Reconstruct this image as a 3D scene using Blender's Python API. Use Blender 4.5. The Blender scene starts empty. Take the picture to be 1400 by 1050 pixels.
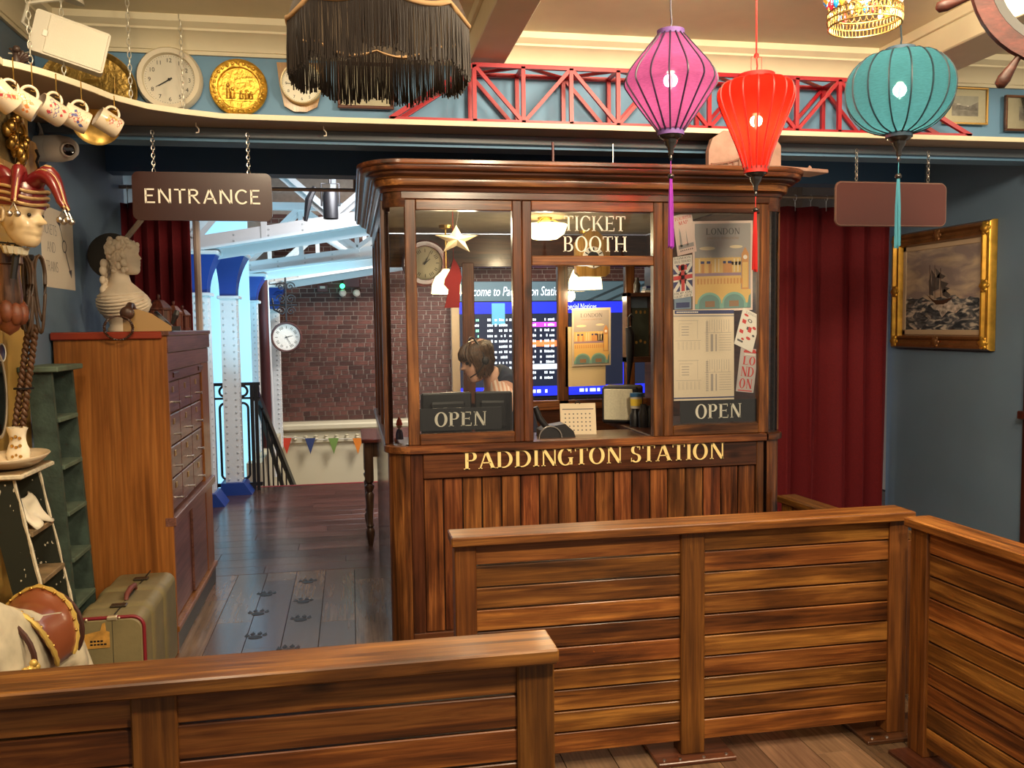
import bpy, bmesh, math, random
from math import sin, cos, pi, radians, sqrt, atan2
from mathutils import Vector, Matrix, Euler
random.seed(7)
D = bpy.data
SC = bpy.context.scene
COL = SC.collection

# ------------------------------------------------------------------ camera
F, PIT, ROL, YAW = 1195.0, radians(3.82), radians(-.74), radians(10.42)
CAM = Vector((0, 0, 1.6))
_r0 = Vector((cos(YAW), -sin(YAW), 0)); _f0 = Vector((sin(YAW), cos(YAW), 0)); _u0 = Vector((0, 0, 1))
FW = _f0 * cos(PIT) - _u0 * sin(PIT); _up = _u0 * cos(PIT) + _f0 * sin(PIT)
RT = _r0 * cos(ROL) + _up * sin(ROL); UP = _up * cos(ROL) - _r0 * sin(ROL)
cam = D.cameras.new('camera'); cam.sensor_width = 36; cam.lens = F / 1400 * 36; cam.clip_start = .05; cam.clip_end = 100
co = D.objects.new('camera', cam); COL.objects.link(co)
co.matrix_world = Matrix(((RT.x, UP.x, -FW.x, CAM.x), (RT.y, UP.y, -FW.y, CAM.y), (RT.z, UP.z, -FW.z, CAM.z), (0, 0, 0, 1)))
SC.camera = co

def ray(x, y): return RT * ((x - 700) / F) - UP * ((y - 525) / F) + FW
def P(x, y, Y):
    d = ray(x, y); return CAM + d * (Y / d.y)
def PX(x, y, X):
    d = ray(x, y); return CAM + d * (X / d.x)
def PZ(x, y, Z):
    d = ray(x, y); return CAM + d * ((Z - 1.6) / d.z)

# ------------------------------------------------------------------ world, exposure, room and hall lights
w = D.worlds.new('world'); SC.world = w; w.use_nodes = True
w.node_tree.nodes['Background'].inputs[0].default_value = (1.0, .85, .68, 1)
w.node_tree.nodes['Background'].inputs[1].default_value = .26
SC.view_settings.view_transform = 'Standard'; SC.view_settings.look = 'None'
SC.view_settings.gamma = 1; SC.view_settings.exposure = .62; SC.view_settings.use_curve_mapping = False
SC.cycles.use_denoising = True
SC.cycles.max_bounces = 10; SC.cycles.transparent_max_bounces = 16
SC.cycles.sample_clamp_indirect = 6.0
SC.cycles.caustics_reflective = False; SC.cycles.caustics_refractive = False

def lamp(name, kind, loc, power, col, size=.1, target=None, spot=None, sizey=None):
    l = D.lights.new(name, kind); l.energy = power; l.color = col
    if kind == 'AREA':
        l.size = size
        if sizey: l.shape = 'RECTANGLE'; l.size_y = sizey
        else: l.shape = 'DISK'
    else: l.shadow_soft_size = size
    if kind == 'SPOT': l.spot_size = radians(spot or 60); l.spot_blend = .6
    o = D.objects.new(name, l); COL.objects.link(o); o.location = loc
    if target is not None:
        d = Vector(target) - Vector(loc); o.rotation_euler = d.to_track_quat('-Z', 'Y').to_euler()
    return o
WARM = (1, .80, .55)
# unseen ceiling lights added to light the shop room
lamp('unseen_ceiling_light', 'AREA', (-.6, 1.2, 2.98), 20, WARM, .35, (-.6, 2.0, 0))
lamp('unseen_ceiling_light', 'AREA', (.9, .5, 2.98), 85, WARM, .35, (1.0, 3.2, .6))
lamp('unseen_ceiling_light', 'AREA', (2.3, 1.6, 2.98), 40, WARM, .35, (2.2, 3.4, .6))
lamp('unseen_ceiling_light', 'AREA', (-.75, 2.9, 2.98), 9, (1, .78, .48), .3, (-1.1, 3.6, .8))
lamp('unseen_ceiling_light', 'AREA', (1.5, 2.2, 2.98), 30, WARM, .3, (1.3, 4.2, 1.0))
for x, pw in ((-.3, 9), (1.5, 21), (3.9, 18)): lamp('shelf_wall_fill', 'SPOT', (x, 3.1, 2.98), pw, (1, .84, .58), .06, (x, 4.45, 2.78), 95)  # unseen spots added to brighten the upper wall, cornice and shelf
lamp('booth_fill_light', 'POINT', (.62, 4.62, 2.12), 5.5, (1, .85, .62), .05)  # unseen lamp added to lighten the clerk and the booth inside
lamp('unseen_ceiling_light', 'AREA', (2.9, 3.3, 2.98), 16, WARM, .25, (4.0, 5.1, 1.6))
# lights of the station hall beyond the opening
lamp('hall_light', 'AREA', (1.5, 10.5, 3.3), 130, (1, .93, .85), 1.2, (1.2, 11.5, 0))
lamp('hall_light', 'AREA', (.2, 6.9, 2.9), 34, (.95, .95, 1), .8, (.0, 8.4, 0))
lamp('cyan_uplight', 'SPOT', (-.2, 6.9, .6), 110, (.30, .75, 1), .1, (-.7, 9.0, 2.5), 62)
lamp('cyan_uplight', 'SPOT', (-.3, 9.6, 1.0), 90, (.35, .78, 1), .1, (-.5, 11.0, 2.4), 70)
lamp('red_stage_light', 'SPOT', (.9, 9.9, 2.6), 130, (1, .10, .16), .1, (.05, 8.3, 0), 38)

# ------------------------------------------------------------------ materials
def newmat(name):
    m = D.materials.new(name); m.use_nodes = True; nt = m.node_tree
    return m, nt, nt.nodes['Principled BSDF'], nt.nodes, nt.links
def rgba(c): return (c[0], c[1], c[2], 1)
MC = {}
def mat(name, col, rough=.5, metal=0, var=0, vscale=8, bump=0, bscale=60, coat=0, emit=0, ecol=None, sheen=0, rnd=0, alpha=1, ior=None):
    if name in MC: return MC[name]
    m, nt, b, N, L = newmat(name)
    b.inputs['Base Color'].default_value = rgba(col); b.inputs['Roughness'].default_value = rough; b.inputs['Metallic'].default_value = metal
    b.inputs['Coat Weight'].default_value = coat; b.inputs['Coat Roughness'].default_value = .12
    if sheen: b.inputs['Sheen Weight'].default_value = sheen
    if emit: b.inputs['Emission Color'].default_value = rgba(ecol or col); b.inputs['Emission Strength'].default_value = emit
    if alpha < 1: b.inputs['Alpha'].default_value = alpha
    tc = N.new('ShaderNodeTexCoord')
    src = None
    if var:
        n = N.new('ShaderNodeTexNoise'); n.inputs['Scale'].default_value = vscale; n.inputs['Detail'].default_value = 5
        L.new(tc.outputs['Object'], n.inputs['Vector'])
        r = N.new('ShaderNodeValToRGB')
        r.color_ramp.elements[0].position = .3; r.color_ramp.elements[1].position = .7
        r.color_ramp.elements[0].color = rgba([c * (1 - var) for c in col]); r.color_ramp.elements[1].color = rgba([min(1, c * (1 + var)) for c in col])
        L.new(n.outputs[0], r.inputs[0]); src = r.outputs[0]
    if rnd:
        oi = N.new('ShaderNodeObjectInfo'); hs = N.new('ShaderNodeHueSaturation'); mr = N.new('ShaderNodeMapRange')
        mr.inputs[3].default_value = 1 - rnd; mr.inputs[4].default_value = 1 + rnd
        L.new(oi.outputs['Random'], mr.inputs[0]); L.new(mr.outputs[0], hs.inputs['Value'])
        hs.inputs['Color'].default_value = rgba(col)
        if src: L.new(src, hs.inputs['Color'])
        src = hs.outputs[0]
    if src: L.new(src, b.inputs['Base Color'])
    if bump:
        n2 = N.new('ShaderNodeTexNoise'); n2.inputs['Scale'].default_value = bscale; n2.inputs['Detail'].default_value = 4
        L.new(tc.outputs['Object'], n2.inputs['Vector'])
        bp = N.new('ShaderNodeBump'); bp.inputs['Strength'].default_value = bump; bp.inputs['Distance'].default_value = .01
        L.new(n2.outputs[0], bp.inputs['Height']); L.new(bp.outputs[0], b.inputs['Normal'])
    MC[name] = m; return m

def wood(name, dark, mid, light, axis=0, sc=1., rough=.38, coat=.35, rnd=.2, bump=.10, dist=.5, knots=1., across=17., spec=.35, lo=.37, hi=.63):
    if name in MC: return MC[name]
    m, nt, b, N, L = newmat(name)
    tc = N.new('ShaderNodeTexCoord'); oi = N.new('ShaderNodeObjectInfo')
    mul = N.new('ShaderNodeMath'); mul.operation = 'MULTIPLY'; mul.inputs[1].default_value = 53.7
    L.new(oi.outputs['Random'], mul.inputs[0])
    add = N.new('ShaderNodeVectorMath'); add.operation = 'ADD'
    L.new(tc.outputs['Object'], add.inputs[0]); L.new(mul.outputs[0], add.inputs[1])
    mp = N.new('ShaderNodeMapping'); s = [across * sc] * 3; s[axis] = .85 * sc; mp.inputs['Scale'].default_value = s
    mpl = N.new('ShaderNodeMapping'); sl = [2.6 * sc] * 3; sl[axis] = .8 * sc; mpl.inputs['Scale'].default_value = sl; L.new(add.outputs[0], mpl.inputs['Vector'])
    nl = N.new('ShaderNodeTexNoise'); nl.inputs['Scale'].default_value = 2.; nl.inputs['Detail'].default_value = 3; nl.inputs['Distortion'].default_value = .8; L.new(mpl.outputs[0], nl.inputs['Vector'])
    L.new(add.outputs[0], mp.inputs['Vector'])
    n1 = N.new('ShaderNodeTexNoise'); n1.inputs['Scale'].default_value = 2.2; n1.inputs['Detail'].default_value = 7
    n1.inputs['Roughness'].default_value = .62; n1.inputs['Distortion'].default_value = dist
    L.new(mp.outputs[0], n1.inputs['Vector'])
    r = N.new('ShaderNodeValToRGB'); e = r.color_ramp.elements
    e[0].position = lo; e[0].color = rgba(dark); e[1].position = hi; e[1].color = rgba(light)
    q = e.new(.5); q.color = rgba(mid)
    mxl = N.new('ShaderNodeMix'); mxl.inputs[0].default_value = .38; L.new(n1.outputs[0], mxl.inputs[2]); L.new(nl.outputs[0], mxl.inputs[3]); L.new(mxl.outputs[0], r.inputs[0])
    # fine pores
    mp2 = N.new('ShaderNodeMapping'); s2 = [70 * sc] * 3; s2[axis] = 2.0 * sc; mp2.inputs['Scale'].default_value = s2
    L.new(add.outputs[0], mp2.inputs['Vector'])
    n2 = N.new('ShaderNodeTexNoise'); n2.inputs['Scale'].default_value = 2.; n2.inputs['Detail'].default_value = 3
    L.new(mp2.outputs[0], n2.inputs['Vector'])
    r2 = N.new('ShaderNodeMapRange'); r2.inputs[1].default_value = .3; r2.inputs[2].default_value = .7; r2.inputs[3].default_value = .72; r2.inputs[4].default_value = 1.15
    L.new(n2.outputs[0], r2.inputs[0])
    mx = N.new('ShaderNodeMix'); mx.data_type = 'RGBA'; mx.blend_type = 'MULTIPLY'; mx.inputs[0].default_value = 1
    L.new(r.outputs[0], mx.inputs[6]); L.new(r2.outputs[0], mx.inputs[7])
    col = mx.outputs[2]
    if knots:
        mp3 = N.new('ShaderNodeMapping'); s3 = [4.5 * sc] * 3; s3[axis] = 2.2 * sc; mp3.inputs['Scale'].default_value = s3
        L.new(add.outputs[0], mp3.inputs['Vector'])
        vo = N.new('ShaderNodeTexVoronoi'); vo.inputs['Scale'].default_value = 1.; L.new(mp3.outputs[0], vo.inputs['Vector'])
        mr = N.new('ShaderNodeMapRange'); mr.inputs[1].default_value = .03; mr.inputs[2].default_value = .12; mr.inputs[3].default_value = 1 - .75 * knots; mr.inputs[4].default_value = 1.
        L.new(vo.outputs['Distance'], mr.inputs[0])
        mk = N.new('ShaderNodeMix'); mk.data_type = 'RGBA'; mk.blend_type = 'MULTIPLY'; mk.inputs[0].default_value = 1
        L.new(col, mk.inputs[6]); L.new(mr.outputs[0], mk.inputs[7]); col = mk.outputs[2]
    hs = N.new('ShaderNodeHueSaturation'); mv = N.new('ShaderNodeMapRange'); mv.inputs[3].default_value = 1 - rnd; mv.inputs[4].default_value = 1 + rnd
    L.new(oi.outputs['Random'], mv.inputs[0]); L.new(mv.outputs[0], hs.inputs['Value']); L.new(col, hs.inputs['Color'])
    hs.inputs['Saturation'].default_value = 1.0
    m7 = N.new('ShaderNodeMath'); m7.operation = 'MULTIPLY'; m7.inputs[1].default_value = 7.31; fr7 = N.new('ShaderNodeMath'); fr7.operation = 'FRACT'; mh = N.new('ShaderNodeMapRange'); mh.inputs[3].default_value = .489; mh.inputs[4].default_value = .506
    L.new(oi.outputs['Random'], m7.inputs[0]); L.new(m7.outputs[0], fr7.inputs[0]); L.new(fr7.outputs[0], mh.inputs[0]); L.new(mh.outputs[0], hs.inputs['Hue'])
    b.inputs['Specular IOR Level'].default_value = spec
    L.new(hs.outputs[0], b.inputs['Base Color'])
    b.inputs['Roughness'].default_value = rough; b.inputs['Coat Weight'].default_value = coat; b.inputs['Coat Roughness'].default_value = .16
    bp = N.new('ShaderNodeBump'); bp.inputs['Strength'].default_value = bump; bp.inputs['Distance'].default_value = .004
    L.new(n2.outputs[0], bp.inputs['Height']); L.new(bp.outputs[0], b.inputs['Normal'])
    MC[name] = m; return m

def glassmat(name, tint=(1, 1, 1), refl=.06, rough=.02):
    if name in MC: return MC[name]
    m, nt, b, N, L = newmat(name); N.remove(b)
    t = N.new('ShaderNodeBsdfTransparent'); t.inputs[0].default_value = rgba(tint)
    g = N.new('ShaderNodeBsdfGlossy'); g.inputs['Roughness'].default_value = rough
    fr = N.new('ShaderNodeFresnel'); fr.inputs[0].default_value = 1.5
    ad = N.new('ShaderNodeMath'); ad.operation = 'ADD'; ad.inputs[1].default_value = refl - .04; L.new(fr.outputs[0], ad.inputs[0])
    mx = N.new('ShaderNodeMixShader'); L.new(ad.outputs[0], mx.inputs[0]); L.new(t.outputs[0], mx.inputs[1]); L.new(g.outputs[0], mx.inputs[2])
    L.new(mx.outputs[0], N['Material Output'].inputs[0]); MC[name] = m; return m

def clothglow(name, col, trans=.12, tl=.6):
    m, nt, b, N, L = newmat(name); N.remove(b)
    tc = N.new('ShaderNodeTexCoord'); mp = N.new('ShaderNodeMapping'); mp.inputs['Scale'].default_value = (40, 40, 260)
    n = N.new('ShaderNodeTexNoise'); n.inputs['Scale'].default_value = 1.5; L.new(tc.outputs['Object'], mp.inputs[0]); L.new(mp.outputs[0], n.inputs['Vector'])
    r = N.new('ShaderNodeValToRGB'); r.color_ramp.elements[0].position = .35; r.color_ramp.elements[1].position = .7
    r.color_ramp.elements[0].color = rgba([c * .62 for c in col]); r.color_ramp.elements[1].color = rgba(col); L.new(n.outputs[0], r.inputs[0])
    d = N.new('ShaderNodeBsdfDiffuse'); t = N.new('ShaderNodeBsdfTranslucent'); tr = N.new('ShaderNodeBsdfRefraction'); tr.inputs['Roughness'].default_value = .42; tr.inputs['IOR'].default_value = 1.06
    L.new(r.outputs[0], d.inputs[0]); L.new(r.outputs[0], t.inputs[0]); tr.inputs[0].default_value = rgba([min(1, c * 1.3 + .1) for c in col])
    a = N.new('ShaderNodeMixShader'); a.inputs[0].default_value = tl; L.new(d.outputs[0], a.inputs[1]); L.new(t.outputs[0], a.inputs[2])
    c2 = N.new('ShaderNodeMixShader'); c2.inputs[0].default_value = trans; L.new(a.outputs[0], c2.inputs[1]); L.new(tr.outputs[0], c2.inputs[2])
    L.new(c2.outputs[0], N['Material Output'].inputs[0]); return m
def emis(name, col, s):
    return mat(name, col, .5, emit=s)

# ------------------------------------------------------------------ mesh builder
class B:
    def __init__(s): s.v = []; s.f = []; s.m = []; s.cur = 0
    def face(s, *idx): s.f.append(idx); s.m.append(s.cur)
    def add(s, vs, fs):
        o = len(s.v); s.v += [tuple(q) for q in vs]
        for f in fs: s.f.append(tuple(i + o for i in f)); s.m.append(s.cur)
    def box(s, x0, x1, y0, y1, z0, z1, c=0):
        if c <= 0:
            s.add([(x0,y0,z0),(x1,y0,z0),(x1,y1,z0),(x0,y1,z0),(x0,y0,z1),(x1,y0,z1),(x1,y1,z1),(x0,y1,z1)],
                  [(0,3,2,1),(4,5,6,7),(0,1,5,4),(1,2,6,5),(2,3,7,6),(3,0,4,7)])
        else:
            bm = bmesh.new(); bmesh.ops.create_cube(bm, size=1)
            for v in bm.verts: v.co = Vector(((x0+x1)/2 + v.co.x*(x1-x0), (y0+y1)/2 + v.co.y*(y1-y0), (z0+z1)/2 + v.co.z*(z1-z0)))
            bmesh.ops.bevel(bm, geom=list(bm.edges), offset=c, segments=1, affect='EDGES', profile=.5)
            bm.verts.index_update()
            s.add([v.co[:] for v in bm.verts], [[v.index for v in f.verts] for f in bm.faces]); bm.free()
        return s
    def obox(s, M, sx, sy, sz, c=0):
        o = len(s.v); s.box(-sx/2, sx/2, -sy/2, sy/2, -sz/2, sz/2, c)
        for i in range(o, len(s.v)): s.v[i] = tuple(M @ Vector(s.v[i]))
        return s
    def bar(s, a, b, wd, ht, c=0, up=(0,0,1)):
        a = Vector(a); b = Vector(b); d = (b-a); L = d.length; d.normalize(); u = Vector(up)
        if abs(d.dot(u)) > .98: u = Vector((1,0,0))
        sd = d.cross(u).normalized(); u2 = sd.cross(d).normalized()
        m = (a+b)/2; M = Matrix(((d.x,sd.x,u2.x,m.x),(d.y,sd.y,u2.y,m.y),(d.z,sd.z,u2.z,m.z),(0,0,0,1)))
        return s.obox(M, L, wd, ht, c)
    def tube(s, pts, r, seg=8, closed=False, caps=True):
        pts = [Vector(p) for p in pts]; n = len(pts); rr = r if isinstance(r, (list, tuple)) else [r]*n
        o = len(s.v); prev = None
        for i, p in enumerate(pts):
            a = pts[(i-1) % n] if (closed or i > 0) else p; b = pts[(i+1) % n] if (closed or i < n-1) else p
            t = (b-a)
            t = t.normalized() if t.length > 1e-9 else Vector((0,0,1))
            if prev is None:
                u = Vector((0,0,1)) if abs(t.z) < .9 else Vector((1,0,0)); u = (u - t*u.dot(t)).normalized()
            else:
                u = prev - t*prev.dot(t); u = u.normalized() if u.length > 1e-6 else Vector((1,0,0))
            prev = u; w2 = t.cross(u)
            for k in range(seg):
                an = 2*pi*k/seg; s.v.append(tuple(p + u*(cos(an)*rr[i]) + w2*(sin(an)*rr[i])))
        for i in range(n if closed else n-1):
            j = (i+1) % n
            for k in range(seg):
                l = (k+1) % seg; s.face(o+i*seg+k, o+i*seg+l, o+j*seg+l, o+j*seg+k)
        if caps and not closed:
            s.face(*[o+k for k in range(seg)][::-1]); s.face(*[o+(n-1)*seg+k for k in range(seg)])
        return s
    def lathe(s, prof, c=(0,0,0), seg=24, M=None, a0=0, a1=2*pi):
        full = abs(a1-a0-2*pi) < 1e-6; ns = seg if full else seg+1; o = len(s.v); c = Vector(c)
        for r, z in prof:
            for k in range(ns):
                an = a0 + (a1-a0)*k/seg; q = Vector((r*cos(an), r*sin(an), z))
                if M is not None: q = M @ q
                s.v.append(tuple(c+q))
        for i in range(len(prof)-1):
            for k in range(seg):
                l = (k+1) % ns; s.face(o+i*ns+k, o+i*ns+l, o+(i+1)*ns+l, o+(i+1)*ns+k)
        return s
    def sphere(s, c, r, sx=1, sy=1, sz=1, seg=12, rings=8, M=None):
        prof = [(max(1e-5, r*sin(pi*i/rings)), -r*cos(pi*i/rings)) for i in range(rings+1)]
        S = Matrix.Diagonal((sx, sy, sz)); S = (M.to_3x3() @ S) if M is not None else S
        return s.lathe(prof, c, seg, S)
    def prism(s, poly, a, b, plane='xz'):
        f = {'xz': lambda u, w, t: (u, t, w), 'xy': lambda u, w, t: (u, w, t), 'yz': lambda u, w, t: (t, u, w)}[plane]
        n = len(poly); o = len(s.v)
        s.v += [f(u, w, a) for u, w in poly] + [f(u, w, b) for u, w in poly]
        s.face(*range(o, o+n)); s.face(*range(o+2*n-1, o+n-1, -1))
        for i in range(n): j = (i+1) % n; s.face(o+i, o+n+i, o+n+j, o+j)
        return s
    def grid(s, fn, nu, nv, cu=False):
        o = len(s.v); nn = nu if cu else nu+1
        for j in range(nv+1):
            for i in range(nn): s.v.append(tuple(fn(i/nu, j/nv)))
        for j in range(nv):
            for i in range(nu):
                k = (i+1) % nn; s.face(o+j*nn+i, o+j*nn+k, o+(j+1)*nn+k, o+(j+1)*nn+i)
        return s
    def loft(s, rings, caps=True):
        o = len(s.v); n = len(rings[0])
        for r in rings: s.v += [tuple(q) for q in r]
        for j in range(len(rings)-1):
            for i in range(n): k = (i+1) % n; s.face(o+j*n+i, o+j*n+k, o+(j+1)*n+k, o+(j+1)*n+i)
        if caps: s.face(*range(o+n-1, o-1, -1)); s.face(*range(o+(len(rings)-1)*n, o+len(rings)*n))
        return s
    def sweep(s, prof, path, nrm):
        # prof: (out, z) section; path: list of (x, y); nrm: outward normals scaled for mitre
        o = len(s.v); n = len(prof)
        for (x, y), (nx, ny) in zip(path, nrm): s.v += [(x+nx*a, y+ny*a, z) for a, z in prof]
        for i in range(len(path)-1):
            for k in range(n-1): s.face(o+i*n+k, o+(i+1)*n+k, o+(i+1)*n+k+1, o+i*n+k+1)
        return s
    def quads(s, polys, O, U, W, t=0, N=None):
        # flat polygons (u,w) placed at O + u*U + w*W, optionally raised by t along N
        O = Vector(O); U = Vector(U); W = Vector(W); N = Vector(N) if N is not None else W.cross(U).normalized()
        for p in polys:
            q = [O+U*a+W*b for a, b in p]; n = len(q); o = len(s.v)
            s.v += [tuple(v+N*t) for v in q]; s.face(*range(o, o+n))
            if t > .0015:
                s.v += [tuple(v) for v in q]
                for i in range(n): j = (i+1) % n; s.face(o+i, o+j, o+n+j, o+n+i)
        return s
    def mul(s, M): s.v = [tuple(M @ Vector(q)) for q in s.v]; return s

WM = {}
def mesh(name, b, m, smooth=None, flip=False):
    me = D.meshes.new(name); me.from_pydata(b.v, [], b.f)
    for x in (m if isinstance(m, (list, tuple)) else [m]): me.materials.append(x)
    if isinstance(m, (list, tuple)): me.polygons.foreach_set('material_index', b.m)
    bm = bmesh.new(); bm.from_mesh(me); bmesh.ops.recalc_face_normals(bm, faces=bm.faces); bm.to_mesh(me); bm.free()
    if smooth:
        me.polygons.foreach_set('use_smooth', [True]*len(me.polygons))
        me.set_sharp_from_angle(angle=radians(smooth if smooth > 1 else 40))
    me.update(); return me
def thing(name, label, cat, loc=(0,0,0), rz=0, group=None, kind=None, rot=None):
    o = D.objects.new(name, None); COL.objects.link(o); o.empty_display_size = .05
    o.location = loc; o.rotation_euler = rot or (0, 0, rz)
    tag(o, label, cat, group, kind)
    WM[o] = Matrix.LocRotScale(Vector(loc), Euler(o.rotation_euler), None); return o
def tag(o, label=None, cat=None, group=None, kind=None):
    if label: o['label'] = label
    if cat: o['category'] = cat
    if group: o['group'] = group
    if kind: o['kind'] = kind
def part(name, b, m, parent, smooth=None, label=None, kind=None, local=False, origin=None):
    # b is in world coordinates unless local
    if parent not in WM: WM[parent] = Matrix.Identity(4)
    M = WM[parent]
    if not local: b.mul(M.inverted())
    off = Vector((0,0,0))
    if origin == 'c':
        n = len(b.v); lo = [min(v[i] for v in b.v) for i in range(3)]; hi = [max(v[i] for v in b.v) for i in range(3)]
        off = Vector([(lo[i]+hi[i])/2 for i in range(3)]); b.mul(Matrix.Translation(-off))
    o = D.objects.new(name, mesh(name, b, m, smooth)); COL.objects.link(o); o.parent = parent; o.location = off
    WM[o] = M @ Matrix.Translation(off); tag(o, label, None, None, kind); return o
def inst(name, me, parent, loc, rot=(0,0,0), world=True, sc=None):
    o = D.objects.new(name, me); COL.objects.link(o); o.parent = parent
    o.location = (WM[parent].inverted() @ Vector(loc)) if world else loc; o.rotation_euler = rot
    if sc: o.scale = sc
    return o
def single(name, b, m, label, cat, loc=None, smooth=None, group=None, kind=None, rot=None):
    if loc is None:
        lo = [min(v[i] for v in b.v) for i in range(3)]; hi = [max(v[i] for v in b.v) for i in range(3)]
        loc = ((lo[0]+hi[0])/2, (lo[1]+hi[1])/2, lo[2]); b.mul(Matrix.Translation(-Vector(loc)))
    o = D.objects.new(name, mesh(name, b, m, smooth)); COL.objects.link(o); o.location = loc
    if rot: o.rotation_euler = rot
    WM[o] = Matrix.LocRotScale(Vector(loc), Euler(o.rotation_euler), None)
    tag(o, label, cat, group, kind); return o
def dup(r, loc, rz=None, label=None):
    c = r.copy(); COL.objects.link(c); c.location = loc
    if rz is not None: c.rotation_euler = (0, 0, rz)
    if label: c['label'] = label
    WM[c] = Matrix.LocRotScale(Vector(loc), Euler(c.rotation_euler), None)
    for ch in list(r.children):
        d = ch.copy(); COL.objects.link(d); d.parent = c
        for g in ch.children: e = g.copy(); COL.objects.link(e); e.parent = d
    return c

# ------------------------------------------------------------------ lettering
def _st(x0, y0, x1, y1, w):      # slanted stroke with flat top and bottom (width measured horizontally)
    return [(x0-w/2, y0), (x0+w/2, y0), (x1+w/2, y1), (x1-w/2, y1)]
def _hb(x0, x1, y, t): return [(x0, y-t/2), (x1, y-t/2), (x1, y+t/2), (x0, y+t/2)]
def _arc(cx, cy, rx, ry, a0, a1, wx, wy, n=14):
    out = []
    for i in range(n):
        q = []
        for a, inner in ((a0+(a1-a0)*i/n, 0), (a0+(a1-a0)*(i+1)/n, 0), (a0+(a1-a0)*(i+1)/n, 1), (a0+(a1-a0)*i/n, 1)):
            a = radians(a); k = (rx-wx, ry-wy) if inner else (rx, ry)
            q.append((cx+k[0]*cos(a), cy+k[1]*sin(a)))
        out.append(q)
    return out
def glyph(ch, T, t, sf):
    o = []; s = .07 if sf else 0
    def serif(x, y, wd=.15):
        if sf: o.append(_hb(x-T/2-s, x+T/2+s, y, .045)) if wd else None
    def stem(x, w=None):
        w = w or T; o.append(_st(x, 0, x, 1, w))
        if sf: o.append(_hb(x-w/2-s, x+w/2+s, .022, .045)); o.append(_hb(x-w/2-s, x+w/2+s, .978, .045))
    L = s + T/2
    if ch == ' ': return [], .34
    if ch == 'P': stem(L); o.append(_hb(L, L+.22, 1-t/2, t)); o.append(_hb(L, L+.22, .47+t/2, t)); o.extend(_arc(L+.22, .735, .27, .265, -90, 90, T, t)); return o, L+.52
    if ch == 'R': stem(L); o.append(_hb(L, L+.22, 1-t/2, t)); o.append(_hb(L, L+.22, .49+t/2, t)); o.extend(_arc(L+.22, .745, .26, .255, -90, 90, T, t)); o.append(_st(L+.52, 0, L+.2, .5, T*1.1)); return o, L+.60
    if ch == 'B':
        stem(L); o.append(_hb(L, L+.22, 1-t/2, t)); o.append(_hb(L, L+.22, .53, t)); o.append(_hb(L, L+.22, t/2, t))
        o.extend(_arc(L+.2, .76, .25, .24, -90, 90, T, t)); o.extend(_arc(L+.22, .27, .29, .27, -90, 90, T, t)); return o, L+.55
    if ch == 'D': stem(L); o.append(_hb(L, L+.2, 1-t/2, t)); o.append(_hb(L, L+.2, t/2, t)); o.extend(_arc(L+.2, .5, .46, .5, -90, 90, T, t)); return o, L+.70
    if ch == 'A':
        o.append(_st(.06, 0, .36, 1, t*1.25 if sf else T)); o.append(_st(.70, 0, .37, 1, T*1.12)); o.append(_hb(.17, .60, .34, t))
        if sf: o.append(_hb(-.03, .17, .022, .045)); o.append(_hb(.57, .82, .022, .045))
        return o, .79
    if ch == 'I': stem(L); return o, 2*L
    if ch == 'N':
        tn = t*1.25 if sf else T; o.append(_st(L, 0, L, 1, tn)); o.append(_st(L+.58, 0, L+.58, 1, tn)); o.append(_st(L+.56, 0, L+.02, 1, T*1.12))
        if sf: o.append(_hb(L-.1, L+.1, .022, .045)); o.append(_hb(L+.48, L+.68, .978, .045)); o.append(_hb(L-.12, L+.02, .978, .045))
        return o, L+.66
    if ch == 'M':
        tn = t*1.25 if sf else T; o.append(_st(L, 0, L, 1, tn)); o.append(_st(L+.7, 0, L+.7, 1, T)); o.append(_st(L+.36, 0, L, 1, T*1.1)); o.append(_st(L+.36, 0, L+.7, 1, tn))
        if sf: o.append(_hb(L-.1, L+.1, .022, .045)); o.append(_hb(L+.58, L+.82, .022, .045))
        return o, L+.84
    if ch in 'OQ': o.extend(_arc(.40, .5, .40, .52, 0, 360, T*1.05, t, 28)); return o, .80
    if ch in 'CG':
        o.extend(_arc(.39, .5, .39, .52, 42, 318, T*1.05, t, 22))
        if ch == 'C':
            if sf: o.append(_st(.665, .70, .665, .95, .04))
            return o, .72
        o.append(_st(.66, .03, .66, .42, T)); 
        if sf: o.append(_hb(.53, .78, .43, .045)); o.append(_st(.665, .72, .665, .95, .04))
        else: o.append(_hb(.42, .66+T/2, .42, t))
        return o, .80
    if ch == 'T':
        x = .33; o.append(_st(x, 0, x, 1, T)); o.append(_hb(.02, .64, 1-t/2, t))
        if sf: o.append(_hb(x-T/2-s, x+T/2+s, .022, .045)); o.append(_st(.03, .80, .02, 1, .04)); o.append(_st(.63, .80, .64, 1, .04))
        return o, .66
    if ch in 'EFL':
        stem(L); r = L+.46
        if ch in 'EF': o.append(_hb(L, r, 1-t/2, t)); o.append(_hb(L, r-.08, .52, t))
        if ch in 'EL': o.append(_hb(L, r+.03, t/2, t))
        if sf:
            if ch in 'EF': o.append(_st(r, .80, r, 1, .04)); o.append(_st(r-.08, .42, r-.08, .62, .035))
            if ch in 'EL': o.append(_st(r+.03, 0, r+.05, .22, .04))
        return o, L+.54
    if ch == 'H': stem(L); stem(L+.55); o.append(_hb(L, L+.55, .51, t)); return o, 2*L+.55
    if ch == 'K':
        stem(L); o.append(_st(L+.12, .45, L+.52, 1, t*1.4 if sf else T)); o.append(_st(L+.62, 0, L+.22, .6, T*1.15))
        if sf: o.append(_hb(L+.42, L+.62, .978, .045)); o.append(_hb(L+.5, L+.74, .022, .045))
        return o, L+.68
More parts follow.
